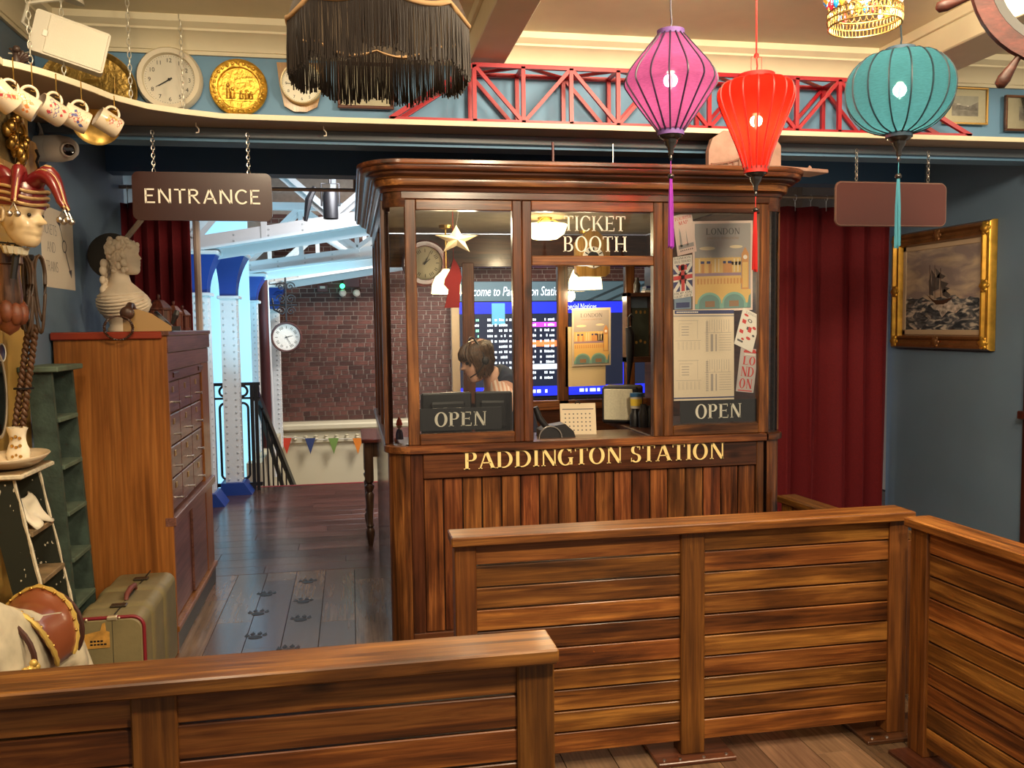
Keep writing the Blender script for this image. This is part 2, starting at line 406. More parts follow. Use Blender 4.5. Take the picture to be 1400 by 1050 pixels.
    if ch == 'S':
        o.extend(_arc(.27, .745, .25, .275, 35, 270, T*.95, t*1.3, 14)); o.extend(_arc(.27, .25, .27, .27, -145, 90, T*.95, t*1.3, 14))
        if sf: o.append(_st(.47, .74, .48, .97, .035)); o.append(_st(.035, .03, .04, .27, .035))
        return o, .55
    if ch == 'U':
        x = L+.5; o.append(_st(L, .3, L, 1, T)); o.append(_st(x, .3, x, 1, t*1.3 if sf else T)); o.extend(_arc((L+x)/2, .3, (x-L)/2+T/2, .32, 180, 360, T, t)); return o, x+L
    if ch == 'Y':
        o.append(_st(.33, 0, .33, .48, T)); o.append(_st(.33, .45, .05, 1, T)); o.append(_st(.33, .45, .62, 1, t*1.4)); return o, .66
    if ch == 'W':
        for a, b2, w2 in ((.2, .02, T), (.2, .4, t*1.4), (.6, .4, T), (.6, .8, t*1.4)): o.append(_st(a, 0, b2, 1, w2))
        return o, .82
    if ch == '&': return glyph('S', T, t, sf)
    return o, .4
def words(txt, h, T=.145, t=.05, sf=True, gap=.08, wscale=1., width=None):
    x = 0; out = []
    for ch in txt:
        g, wd = glyph(ch, T, t, sf); out.append([[(x+a, b) for a, b in p] for p in g]); x += wd+gap
    x -= gap
    k = (width/x) if width else h*wscale
    return [[[(a*k, b*h) for a, b in p] for p in g] for g in out], x*k
def bfont(txt, size, align='CENTER', shear=0):
    cu = D.curves.new('t', 'FONT'); cu.body = txt; cu.size = size; cu.align_x = align; cu.resolution_u = 3; cu.shear = shear
    ob = D.objects.new('t', cu); me = ob.to_mesh()
    out = [[(me.vertices[i].co.x, me.vertices[i].co.y) for i in p.vertices] for p in me.polygons]
    ob.to_mesh_clear(); D.objects.remove(ob); D.curves.remove(cu); return out
def rect(a, b, c, d): return [(a, c), (b, c), (b, d), (a, d)]
def ell(cx, cy, rx, ry, n=20): return [(cx+rx*cos(2*pi*i/n), cy+ry*sin(2*pi*i/n)) for i in range(n)]

# ------------------------------------------------------------------ shared materials
BW_X = wood('booth_wood_x', (.026,.008,.003), (.115,.036,.010), (.29,.108,.030), 0)
BW_Z = wood('booth_wood_z', (.026,.008,.003), (.115,.036,.010), (.29,.108,.030), 2)
BW_Y = wood('booth_wood_y', (.026,.008,.003), (.115,.036,.010), (.29,.108,.030), 1)
BD_X = wood('booth_dark_wood_x', (.022,.008,.004), (.075,.026,.011), (.13,.048,.018), 0, rough=.3)
BD_Z = wood('booth_dark_wood_z', (.022,.008,.004), (.075,.026,.011), (.13,.048,.018), 2, rough=.3)
BD_Y = wood('booth_dark_wood_y', (.022,.008,.004), (.075,.026,.011), (.13,.048,.018), 1, rough=.3)
FN_X = wood('fence_wood_x', (.035,.011,.002), (.135,.047,.008), (.32,.135,.026), 0, rough=.46, coat=.12, rnd=.28)
FN_Y = wood('fence_wood_y', (.035,.011,.002), (.135,.047,.008), (.32,.135,.026), 1, rough=.46, coat=.12, rnd=.28)
FN_Z = wood('fence_wood_z', (.05,.017,.003), (.125,.047,.007), (.22,.092,.016), 2, rough=.46, coat=.12, rnd=.1)
GLASS = glassmat('window_glass', (.97,.98,.97), .035)
BLACK = mat('black_plastic', (.012,.012,.014), .4)
WHITE = mat('white_plastic', (.62,.58,.48), .5)
CHROME = mat('steel', (.55,.52,.48), .3, 1)
BRASS = mat('brass', (.62,.38,.10), .32, 1, var=.25, vscale=30)
CREAMP = mat('cream_paint', (.78,.70,.50), .55, var=.03)
DARKRED = mat('sign_maroon', (.034,.007,.006), .3, coat=.3)
PAPER = mat('paper', (.80,.72,.62), .7)
# ================================================================== SETTING
BLUE = mat('blue_wall_paint', (.115,.178,.262), .6, var=.06, vscale=3)
OCHRE = mat('ochre_paint', (.42,.25,.055), .6, var=.12, vscale=5)
TAUPE = mat('shelf_paint_shaded', (.40,.33,.26), .55, var=.04)  # taupe puts the shade under the cream shelf into its colour
MAROON = mat('maroon_boards', (.085,.016,.016), .5, var=.1)
GAPM = mat('floor_gap', (.012,.008,.006), .8)
YW, YH, XL, XR = 4.45, 5.6, -1.4, 4.0      # shelf wall, header wall, left and right wall faces

fl = thing('floor', 'dark grained wooden plank floor with paw prints', 'floor', (0,0,0), kind='structure')
b = B(); b.box(-1.5, 5.0, -.6, 9.12, -.10, -.016); part('subfloor', b, GAPM, fl)
PLK = wood('floor_plank_y', (.045,.026,.014), (.14,.082,.046), (.26,.155,.085), 1, sc=.55, rough=.24, coat=.3, rnd=.3, dist=1.6, knots=.4, across=4.5, bump=.03, lo=.22, hi=.78)
PLX = wood('hall_plank_x', (.030,.016,.012), (.085,.045,.032), (.14,.075,.05), 0, sc=.8, rough=.25, coat=.3, rnd=.25, dist=1., knots=0, across=12, bump=.05)
PW = .186
b = B(); b.box(-PW/2+.0012, PW/2-.0012, -.6, .6, -.016, 0, .0012); me = mesh('plank', b, PLK)
for i in range(35):
    x = -1.5+PW/2+i*PW; y = -.6+.6-((i*.43) % 1.2)
    while y-.6 < 5.83:
        y0 = max(y-.599, -.6); y1 = min(y+.599, 5.835)
        if y1-y0 > .1 and y1 > .3:
            if y1-y0 > 1.19: inst('plank', me, fl, (x, (y0+y1)/2, 0))
            else: inst('plank', me, fl, (x, (y0+y1)/2, 0), sc=(1, (y1-y0)/1.2, 1))
        y += 1.2
b = B(); b.box(-.7, .7, -.094, .094, -.016, 0, .0012); me = mesh('hall_plank', b, PLX)
j = 0; y = 5.84+.095
while y < 9.1:
    x = -2.0+.7+((j*.53) % 1.4)-1.4
    while x-.7 < 4.9:
        x0 = max(x-.699, -2.0); x1 = min(x+.699, 4.9)
        if x1-x0 > .1: inst('hall_plank', me, fl, ((x0+x1)/2, y, 0), sc=((x1-x0)/1.4, 1, 1))
        x += 1.4
    y += .19; j += 1
PAWM = mat('paw_print_black', (.012,.010,.010), .5)
for k, (x, y) in enumerate([(420.7,795.5),(363.8,813),(414.5,822.5),(352.6,839),(410.8,847),(349,871),(393.5,889)]):
    c = PZ(x, y, .0015); b = B()
    pol = [ell(0, 0, .036, .028, 14)] + [ell(a, q, .013, .017, 10) for a, q in ((-.045,.03),(-.018,.052),(.018,.052),(.045,.03))]
    pol += [[(a-.004,q),(a+.004,q),(a*1.1,q+.018)] for a, q in ((-.047,.05),(-.018,.073),(.018,.073),(.047,.05))]
    b.quads(pol, (c.x, c.y, .0016), (1,0,0), (0,1,0)); part('paw_print', b, PAWM, fl, label='black bear paw print')

def struct(name, b, m, label, cat, smooth=None): return single(name, b, m, label, cat, kind='structure', smooth=smooth)
b = B(); b.box(XL-.12, XL, -.6, 6.0, 0, 3.05); struct('wall_left', b, BLUE, 'blue painted side wall behind the wooden drawer cabinet', 'wall')
b = B(); b.box(XL, 5.2, YW, YW+.14, 2.50, 3.05); struct('wall_back', b, mat('blue_paint_lit', (.15,.31,.49), .6, var=.04, vscale=3), 'blue bulkhead wall above the shelf with the red bridge', 'wall')  # lighter blue puts the stronger light above the shelf into the paint
b = B(); b.box(XL, XR+.3, YH, YH+.15, 2.545, 3.0); struct('wall_header', b, mat('header_blue_lit', (.07,.16,.32), .5), 'dark blue header over the opening, behind the booth top', 'wall')  # the hall's blue light is put into this header colour
b = B(); b.box(XL, XR+.3, YW+.14, YH, 2.92, 3.0); struct('ceiling_void', b, BLUE, 'blue soffit behind the shelf wall', 'ceiling')
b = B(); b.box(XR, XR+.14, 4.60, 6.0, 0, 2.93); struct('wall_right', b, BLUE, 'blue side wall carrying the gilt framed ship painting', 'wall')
b = B(); b.box(XL-.12, 5.2, -.6, YW+.14, 3.05, 3.15); struct('ceiling', b, CREAMP, 'cream plaster ceiling above the hanging lanterns', 'ceiling')
b = B(); b.box(XL, XL+.018, 1.6, 4.12, 0, 2.5); struct('wall_left_panel', b, OCHRE, 'ochre painted panel on the left wall behind the ladders', 'wall')
# dark batten under the shelf
b = B(); b.box(XL, 5.2, YW-.03, YW, 2.515, 2.56, .004); struct('trim_1', b, mat('batten_paint', (.13,.16,.19), .35), 'blue grey batten under the long shelf', 'trim')
# dark timber post at the right wall end
b = B(); b.box(XR-.03, XR+.25, 4.47, 4.60, 0, 2.42, .006); b.box(XR-.07, XR+.26, 4.43, 4.60, 1.0, 1.05, .006); b.box(XR-.06, XR+.26, 4.44, 4.60, 2.42, 2.499, .006)
struct('trim_2', b, wood('post_mahogany', (.02,.005,.003), (.05,.012,.008), (.08,.02,.012), 2, knots=0, rnd=.05), 'dark mahogany post at the end of the right wall', 'post')

# ceiling beams and plaster cornice
def cornice(pts, nr, name, lab):
    prof = [(0,2.90),(.016,2.90),(.018,2.916),(.024,2.918),(.028,2.936),(.04,2.956),(.058,2.974),(.08,2.988),(.086,2.990),(.087,3.0),(.10,3.008),(.118,3.020),(.120,3.05),(0,3.05)]
    b = B(); b.sweep(prof, pts, nr); struct(name, b, CREAMP, lab, 'cornice', smooth=25)
cornice([(XL,YW),(.60,YW)], [(0,-1),(0,-1)], 'trim_3', 'cream plaster cornice above the white wall clock')
cornice([(.78,YW),(2.83,YW)], [(0,-1),(0,-1)], 'trim_4', 'cream plaster cornice above the red bridge model')
cornice([(3.12,YW),(5.2,YW)], [(0,-1),(0,-1)], 'trim_5', 'cream plaster cornice above the small framed pictures')
cornice([(XL,-.6),(XL,YW)], [(1,0),(1,0)], 'trim_6', 'cream plaster cornice along the left wall')
for nm, x0, x1, lab in (('trim_7', .60, .78, 'plaster ceiling beam left of the purple lantern'), ('trim_8', 2.83, 3.12, 'plaster ceiling beam right of the teal lantern')):
    b = B(); b.box(x0, x1, -.6, YW, 2.885, 3.05, .006); b.box(x0-.02, x0, -.6, YW, 3.0, 3.05, .003); b.box(x1, x1+.02, -.6, YW, 3.0, 3.05, .003)
    struct(nm, b, CREAMP, lab, 'beam')

# the long curved shelf
fp = [(-1.20,1.6),(-1.205,2.6),(-1.20,3.2)] + [(p.x, p.y) for p in (PZ(x, y, 2.56) for x, y in ((0,88),(25,93.5),(50,100),(75,107.5),(100,116),(125,125),(150,135),(200,148),(250,155.5)))]
fp = [q for i, q in enumerate(fp) if i < 3 or q[1] > 3.25] + [(-.55,4.225),(0,4.235),(5.1,4.235)]
sh = thing('curved_shelf', 'long cream edged shelf curving round under the ceiling with clocks and a red bridge', 'shelf', (0, 4.3, 2.56))
b = B(); poly = fp + [(5.1,YW),(XL,YW),(XL,1.6)]; b.prism(poly, 2.560, 2.576, 'xy'); part('shelf_board', b, TAUPE, sh)
b = B(); n = len(fp); nr = []
for i in range(n):
    a = Vector(fp[max(0,i-1)]); c = Vector(fp[min(n-1,i+1)]); t = (c-a).normalized(); nr.append((t.y, -t.x))
b.sweep([(0,2.556),(.010,2.556),(.012,2.568),(.010,2.580),(0,2.580),(-.008,2.580),(-.008,2.574)], fp, nr); part('front_lip', b, CREAMP, sh, smooth=30)
def chain(x, y, z0, z1, name, label, m=CHROME, L=.034, group=None):
    b = B(); n = int((z1-z0)/(L*.78))
    for i in range(n):
        zc = z0 + (i+.5)*(z1-z0)/n; a = (pi/2 if i % 2 else 0)+.4; pts = []
        for k in range(10):
            t = 2*pi*k/10; r = .0075*cos(t); pts.append((x+r*cos(a), y+r*sin(a), zc+L/2*sin(t)))
        b.tube(pts, .0021, 5, closed=True)
    return b
for (x, y), lab in zip([(40,100),(86,113),(178,144),(250,157)], ('leftmost pale chain holding the curved shelf, beside a hidden figure','pale chain hanging in front of the white loudspeaker','pale shelf chain between the loudspeaker and the white clock','pale shelf chain crossing the white clock')):
    q = PZ(x, y, 2.59); b = chain(q.x, q.y+.02, 2.577, 3.05, '', '', mat('zinc', (.75,.72,.62), .4, .6))
    single('shelf_chain', b, MC['zinc'], lab, 'chain', smooth=40)

# ------------------------------------------------------------------ the station hall beyond
HW = mat('hall_white', (.78,.80,.80), .5); HCREAM = mat('hall_cream', (.62,.55,.38), .6)
b = B(); b.box(-2.1, -2.0, 5.75, 13, -2, 4.2); struct('wall_hall_left', b, mat('hall_wall', (.30,.28,.26), .7), 'hall wall behind the blue topped columns', 'wall')
b = B(); b.box(-2.0, XL-.12, 5.75, 6.0, 0, 4.2); struct('wall_hall_near', b, MC['hall_wall'], 'hall side of the left wall', 'wall')
b = B(); b.box(-2.1, 7, 5.75, 13, 4.2, 4.3); struct('ceiling_hall', b, MAROON, 'maroon boarded hall roof above white trusses', 'ceiling')
b = B(); b.box(6.9, 7.0, 5.75, 13, -2, 4.3); struct('wall_hall_right', b, MC['hall_wall'], 'hall wall far right', 'wall')
b = B(); b.box(-2.1, 7, 9.12, 13, -2.1, -2.0); struct('floor_lower', b, MC['hall_wall'], 'lower landing below the stairs', 'floor')
b = B(); b.box(-2.0, 5, 9.1, 9.15, -2, -.002); struct('trim_9', b, mat('edge_red', (.30,.03,.04), .35), 'red nosing at the edge of the landing', 'trim')
b = B(); b.box(XL-.12, -1.04, 9.6, 9.66, -.5, 4.2); struct('wall_lit_panel', b, emis('cyan_lit_wall', (.30,.66,.90), .85), 'white wall panel behind the columns with its cyan light made to glow', 'window')  # glowing sheet stands in for cyan light on the white wall
# brick wall
BRK = mat('brick', (.085,.030,.022), .75, var=.25, vscale=9, rnd=.5, bump=.3, bscale=40)
MORT = mat('mortar', (.30,.24,.20), .9, var=.1, vscale=20)
bw = thing('wall_brick', 'dark red brick end wall beyond the stairwell', 'wall', (0, 12.6, 0), kind='structure')
b = B(); b.box(-2.1, 7, 12.588, 12.8, .24, 4.3); part('mortar_bed', b, MORT, bw)
bl, bh = .205, .064; z0 = .30
b = B(); b.box(-bl/2+.006, bl/2-.006, -.02, .02, -bh/2+.005, bh/2-.005); bme = mesh('brick', b, BRK)
b = B(); b.box(-bl/4+.006, bl/4-.006, -.02, .02, -bh/2+.005, bh/2-.005); hme = mesh('brick', b, BRK)
rest = B(); nb = 0
for r in range(60):
    z = z0+bh*(r+.5); head = r % 3 == 1; L = bl/2 if head else bl; x = -2.0+((r*.37) % 1)*L
    while x < 6.8:
        seen = -1.03 < x < .55 and z < 2.33
        if seen and nb < 299: inst('brick', hme if head else bme, bw, (x, 12.6, z)); nb += 1
        elif -1.1 < x < 4.9 and z < 3.2: rest.box(x-L/2+.006, x+L/2-.006, 12.58, 12.62, z-bh/2+.005, z+bh/2-.005)
        x += L
part('brick_courses', rest, BRK, bw, kind='stuff')
b = B(); b.box(-2.1, 7, 12.3, 12.6, -2, .20); struct('wall_stair', b, HCREAM, 'cream stairwell wall under the brickwork, hung with bunting', 'wall')
b = B(); b.box(-2.1, 7, 12.22, 12.6, .20, .29, .02); b.box(-2.1, 7, 12.27, 12.3, .02, .17, .01)
for i in range(34): b.lathe([(.004,-.03),(.028,-.02),(.02,.0),(.028,.02),(.004,.03)], (-1.2+i*.14, 12.262, .10), 8)
struct('trim_10', b, HCREAM, 'moulded cream ledge along the foot of the brick wall', 'trim')
b = B(); b.box(-1.10, -.95, 9.4, 12.3, -2, .20); struct('wall_stair_left', b, HCREAM, 'cream side wall of the stairwell', 'wall')
b = B(); b.box(-1.0, -.985, 12.15, 12.25, -1.0, -.2); struct('trim_11', b, HCREAM, 'cream pilaster strip', 'trim')

# columns
CREV = mat('rivet_paint', (.60,.62,.62), .45)
CAPB = mat('blue_capital', (.02,.06,.30), .35)
def column(x0, x1, Y, z1, zc, lab, base=True, dep=.2):
    t = thing('column', lab, 'column', ((x0+x1)/2, Y, 0))
    b = B(); b.box(x0, x1, Y, Y+dep, 0, z1); part('shaft', b, HW, t)
    b = B()
    for i in range(int(z1/.065)):
        z = .08+i*.065
        for x in (x0+.03, x1-.03): b.sphere((x, Y, z), .012, seg=6, rings=4)
        b.sphere((x1, Y+.04, z), .012, seg=6, rings=4)
    part('rivets', b, CREV, t, kind='stuff')
    b = B(); rings = []
    for k in range(7):
        u = k/6; e = .10*u*u; z = z1+(zc-z1)*u
        rings.append([(x0-e*.3,Y-e,z),(x1+e,Y-e,z),(x1+e,Y+dep+e,z),(x0-e*.3,Y+dep+e,z)])
    b.loft(rings); part('capital', b, CAPB, t)
    b = B(); b.box(x0-.05, x1+.12, Y-.12, Y+dep+.1, zc, zc+.035, .006); b.box(x0-.02, x1+.03, Y-.03, Y+dep+.03, z1-.03, z1, .005); part('cap_plate', b, HW, t)
    if base:
        b = B(); b.prism([(x0-.04,0),(x1+.10,0),(x1+.02,.12),(x0-.04,.12)], Y-.06, Y+dep+.05); part('foot', b, CAPB, t)
    return t
column(-1.38, -1.25, 8.2, 1.93, 2.26, 'white riveted column with royal blue flared top, nearest the curtain')
column(-1.22, -1.07, 8.75, 1.92, 2.29, 'white riveted column with dark blue flared top behind the iron railing')
column(-1.18, -1.03, 10.2, 1.92, 2.18, 'slender riveted column with blue top beside the dark red drape', False)
column(-1.08, -.93, 12.0, 1.86, 2.14, 'farthest riveted column, carrying the station clock', False)
b = B(); b.tube([(-.99,10.6,.20),(-.99,10.6,2.2)], .055, 10); single('drain_pipe', b, MAROON, 'maroon downpipe between the far riveted columns', 'pipe', smooth=40)
b = B(); b.tube([(-.94,10.9,-.2),(-.97,10.9,2.3)], .018, 8); single('white_pole', b, HW, 'thin white pole beside the maroon downpipe', 'pole', smooth=40)

# roof trusses
def truss(Y, x0, z0, sl, lab, hgt=.62, n=9, bay=.62, ch=.13):
    t = thing('roof_truss', lab, 'truss', (x0, Y, z0)); x1 = x0+n*bay
    f = lambda x: z0+sl*(x-x0)
    b = B(); b.bar((x0,Y,f(x0)+ch/2),(x1,Y,f(x1)+ch/2), .03, ch); b.bar((x0,Y-.06,f(x0)),(x1,Y-.06,f(x1)), .15, .02); b.bar((x0,Y+.15,f(x0)+ch/2-.1),(x1,Y+.15,f(x1)+ch/2-.1), .02, ch*.8)
    part('bottom_chord', b, HW, t)
    b = B(); b.bar((x0,Y,z0+hgt+.25),(x1,Y,z0+hgt+.25), .10, .08); part('top_chord', b, HW, t)
    for i in range(n+1):
        x = x0+i*bay; b = B(); b.bar((x,Y,f(x)+.02),(x,Y,z0+hgt+.25), .05, .05); part('upright', b, HW, t)
        if i < n:
            a, c = ((x, z0+hgt+.25),(x+bay, f(x+bay)+ch)) if i % 2 else ((x, f(x)+ch),(x+bay, z0+hgt+.25))
            b = B(); b.bar((a[0],Y-.03,a[1]),(c[0],Y-.03,c[1]), .02, .05); b.bar((a[0],Y+.06,a[1]-.05),(c[0],Y+.06,c[1]-.05), .02, .05); part('diagonal', b, HW, t)
    b = B()
    for i in range(int(n*bay/.1)):
        x = x0+.06+i*.1
        if i % 3 == 0: b.sphere((x, Y-.016, f(x)+ch*.7), .011, seg=6, rings=4); b.sphere((x, Y-.016, f(x)+ch*.3), .011, seg=6, rings=4)
    part('rivets', b, CREV, t, kind='stuff')
truss(8.2, -1.36, 2.29, .164, 'white riveted roof truss nearest the entrance sign')
truss(10.2, -1.14, 2.215, .131, 'middle white roof truss with crossed braces', .5)
truss(12.0, -1.02, 2.195, .154, 'farthest white roof truss against the brick wall', .45)
b = B(); b.box(-2, 5, 7.2, 7.3, 2.98, 3.06); b.box(-2, 5, 7.05, 7.2, 3.03, 3.05); single('steel_joist', b, HW, 'pale steel joist crossing above the first truss', 'beam')

# curtain rails and curtains
b = B(); b.tube([(XL,5.9,2.50),(XR,5.9,2.50)], .012, 8)
for x in (-1.25, .05, 2.4, 3.6): b.tube([(x,5.9,2.50),(x,5.8,2.56),(x,5.75,2.60)], .01, 6)
single('curtain_rail', b, mat('rail_metal', (.45,.36,.28), .35, .8), 'thin metal curtain rail under the dark blue header', 'rail', smooth=40)
def velvet():
    m, nt, b, N, L = newmat('red_velvet'); tc = N.new('ShaderNodeTexCoord'); n = N.new('ShaderNodeTexNoise'); n.inputs['Scale'].default_value = 90
    L.new(tc.outputs['Object'], n.inputs['Vector']); r = N.new('ShaderNodeValToRGB'); r.color_ramp.elements[0].color = (.095,.001,.004,1); r.color_ramp.elements[1].color = (.19,.003,.009,1)
    L.new(n.outputs[0], r.inputs[0]); L.new(r.outputs[0], b.inputs['Base Color']); b.inputs['Roughness'].default_value = .85; b.inputs['Sheen Weight'].default_value = .12; b.inputs['Sheen Tint'].default_value = (.8,.05,.08,1); return m
VEL = velvet()
def curtain(x0, x1, zt, lab, seed, folds):
    rnd = random.Random(seed); ph = [rnd.uniform(-.25,.25) for _ in range(folds+2)]; am = [rnd.uniform(.6,1.25) for _ in range(folds+2)]
    def fn(u, v):
        s = u*folds; i = int(s); f = s-i; pp = ph[i]*(1-f)+ph[min(i+1,folds)]*f; a = am[i]*(1-f)+am[min(i+1,folds)]*f
        w2 = sin(2*pi*(s+pp*(.4+.6*v))); d = .115*a*(.5+.5*v)*(1 if w2 > 0 else .6)
        return (x0+(x1-x0)*u+.012*sin(4*pi*(s+pp)), 5.9+d*w2, zt-(zt-.03)*v)
    t = thing('curtain', lab, 'curtain', ((x0+x1)/2, 5.9, .03))
    b = B(); b.grid(fn, folds*14, 22); o = part('drape', b, VEL, t, smooth=80)
    md = o.modifiers.new('thickness', 'SOLIDIFY'); md.thickness = .006
    n = max(2, int((x1-x0)/.11))
    for i in range(n):
        x = x0+.03+(x1-x0-.06)*i/(n-1); b = B(); b.tube([(x,5.9+.021*cos(a), 2.497+.021*sin(a)-.004) for a in [2*pi*k/12 for k in range(12)]], .0028, 5, closed=True); b.tube([(x,5.9,2.475),(x,5.9,zt-.03)], .003, 5); part('ring', b, CHROME, t)
curtain(-1.385, -.985, 2.40, 'dark red velvet curtain behind the white bust', 3, 5)
curtain(2.42, XR-.06, 2.43, 'long red velvet curtain right of the ticket booth', 5, 8)
b = B(); b.tube([(-.955,5.93,0),(-.955,5.93,2.38)], .022, 8); single('curtain_pole', b, mat('pale_pink_paint', (.62,.50,.45), .5), 'pale upright pole at the edge of the left curtain', 'pole', smooth=40)
# ================================================================== FENCES
def fence_x(lab, x0, x1, yf, posts, zt=.88, boards=True, low=.06, plates=True):
    # yf: front face of the posts; posts: list of (x0,x1)
    t = thing('slatted_barrier', lab, 'barrier', ((x0+x1)/2, yf+.05, 0), group=None)
    b = B(); b.box(x0, x1, yf-.03, yf+.105, zt-.034, zt, .004); part('cap_rail', b, FN_X, t, origin='c')
    for a, c in posts: b = B(); b.box(a, c, yf, yf+.08, .015, zt-.034, .004); part('post', b, FN_Z, t, origin='c')
    pitch = (zt-.034-low)/10
    for (a, c) in zip(posts[:-1], posts[1:]):
        for k in range(10):
            z = low+k*pitch; b = B(); b.box(a[1]-.003, c[0]+.003, yf+.013+random.uniform(-.0015,.0015), yf+.046, z+.0030, z+pitch-.0030, .002); part('board', b, FN_X, t, origin='c')
    for a, c in posts if plates else []:
        m = (a+c)/2; b = B(); b.box(m-.15, m+.15, yf-.05, yf+.15, 0, .016, .003); q = part('base_plate', b, BD_X, t, origin='c')
        b = B()
        for u in (-.12,-.06,.03,.12): b.lathe([(.0001,.004),(.006,.0035),(.007,0)], (m+u, yf-.03+abs(u)*.05, .016), 8)
        part('screw_heads', b, CHROME, q, kind='stuff', smooth=40)
    return t
fence_x('middle slatted wooden barrier standing in front of the ticket booth', .322, 2.082, 2.955, [(.335,.41),(1.158,1.25),(1.995,2.072)])
fence_x('nearest slatted wooden barrier cut off by the bottom left of the view', -1.36, .44, 1.882, [(-1.35,-1.26),(-.47,-.378),(.35,.435)])
def fence_y(lab, x, y0, y1, rz, face, zt=.88, low=.05, plates=True):
    # built along local +x from the far post towards the camera
    L = y0-y1; t = thing('slatted_barrier', lab, 'barrier', (x, y0, 0), rz=-pi/2+rz)
    b = B(); b.box(-.02, L, -.055, .055, zt-.034, zt, .004); part('cap_rail', b, FN_X, t, local=True, origin='c')
    ps = [(0,.09),(L*.5-.045,L*.5+.045),(L-.09,L)] if L > 1.3 else [(0,.09),(L-.09,L)]
    for a, c in ps: b = B(); b.box(a, c, -.04, .04, .015, zt-.034, .004); part('post', b, FN_Z, t, local=True, origin='c')
    pitch = (zt-.034-low)/10
    for (a, c) in zip(ps[:-1], ps[1:]):
        for k in range(10):
            z = low+k*pitch; b = B(); b.box(a[1]-.003, c[0]+.003, -.028+random.uniform(-.0015,.0015), .012, z+.0030, z+pitch-.0030, .002); part('board', b, FN_X, t, local=True, origin='c')
    for a, c in ps if plates else []: m = (a+c)/2; b = B(); b.box(m-.045, m+.15, -.12, .12, 0, .016, .003); part('base_plate', b, BD_X, t, local=True, origin='c')
    return t
fence_y('right hand slatted wooden barrier running off the right edge', 2.04, 2.845, 1.35, radians(2.6), -1)
fence_y('low wooden barrier between the booth corner and the red curtain, mostly hidden', 2.185, 4.10, 3.25, radians(5), -1, zt=.715, plates=False)

# ================================================================== TICKET BOOTH
Yf = 4.15; X0, X1 = .165, 2.165; YB = 6.25
bt = thing('ticket_booth', 'large wooden glazed ticket booth with gold station lettering and a moulded cornice', 'booth', (1.165, 4.15, 0))
def bp(name, m, *bx, c=.004, lab=None):
    b = B()
    for q in bx: b.box(*q, c)
    return part(name, b, m, bt, origin='c', label=lab)
# lower front
bp('base_rail', BD_X, (.265,2.065, Yf,Yf+.04, 0,.12))
bp('lower_stile', BD_Z, (.265,.327, Yf,Yf+.04, .12,.995)); bp('lower_stile', BD_Z, (2.035,2.075, Yf,Yf+.04, .12,.995))
fascia = bp('name_board', BD_X, (.327,2.035, Yf-.002,Yf+.04, .872,.995))
n = 18; bwid = (2.035-.327)/n
for k in range(n):
    x = .327+k*bwid; wv = random.uniform(-.006,.006) if 0 < k < n-1 else 0
    b = B(); b.box(x+.0028, x+bwid-.0028, Yf+.014+random.uniform(-.002,.002), Yf+.03, .121, .870, .0035); part('panel_board', b, BW_Z, bt, origin='c')
b = B(); b.box(.3, 2.06, Yf+.03, Yf+.045, .1, .9); part('backing_board', b, BLACK, bt)
# sill and upper frame
bp('sill', BW_X, (.245,2.085, Yf-.018,Yf+.06, .995,1.035), lab='honey coloured sill rail')
for a, c in ((.315,.775),(1.585,2.045)): bp('bottom_rail', BW_X, (a,c, Yf,Yf+.045, 1.035,1.088))
bp('window_stile', BW_Z, (.262,.315, Yf,Yf+.05, 1.035,2.197)); bp('window_stile', BW_Z, (2.045,2.10, Yf,Yf+.05, 1.035,2.197))
for a, c in ((.775,.868),(1.483,1.585)): bp('mullion', BW_Z, (a,(a+c)/2-.001, Yf,Yf+.05, 1.035,2.197),((a+c)/2+.001,c, Yf,Yf+.05, 1.035,2.197))
for a, c in ((.315,.775),(.868,1.483),(1.585,2.045)): bp('top_rail', BW_X, (a,c, Yf,Yf+.045, 2.147,2.197))
bp('transom', BW_X, (.868,1.483, Yf,Yf+.045, 1.888,1.935))
bp('frieze', BD_X, (.245,2.10, Yf-.004,Yf+.05, 2.197,2.25))
b = B(); b.box(.315,.775, Yf+.02,Yf+.024, 1.088,2.147); part('glass_pane', b, GLASS, bt)
b = B(); b.box(.868,1.483, Yf+.02,Yf+.024, 1.935,2.147); part('glass_pane', b, GLASS, bt)
b = B(); b.box(1.585,2.045, Yf+.02,Yf+.024, 1.088,2.147); part('glass_pane', b, GLASS, bt)
# rounded corners
R = .10
def corner(cx, sgn):
    a0, a1 = (pi, 1.5*pi) if sgn < 0 else (1.5*pi, 2*pi)
    c = (cx, Yf+R, 0)
    b = B(); b.lathe([(R,0),(R,.995)], c, 10, None, a0, a1); part('corner_panel', b, BW_Z, bt, smooth=60)
    b = B(); b.lathe([(R,.995),(R+.018,1.0),(R+.02,1.015),(R+.018,1.03),(R,1.035),(R-.05,1.035)], c, 10, None, a0, a1); part('corner_sill', b, BW_X, bt, smooth=40)
    b = B(); b.lathe([(R-.005,1.035),(R-.005,2.2)], c, 10, None, a0, a1); part('corner_glass', b, GLASS, bt, smooth=60)
    b = B(); b.lathe([(R,2.16),(R+.003,2.165),(R+.003,2.25),(R-.05,2.25)], c, 10, None, a0, a1); part('corner_head', b, BD_X, bt, smooth=40)
    b = B(); x = cx+sgn*R; b.box(x-.012, x+.012, Yf+R-.01, Yf+R+.03, 1.035, 2.2, .003); part('corner_post', b, BW_Z, bt, origin='c')
corner(X0+R, -1); corner(2.09, 1)
X1 = 2.09+R
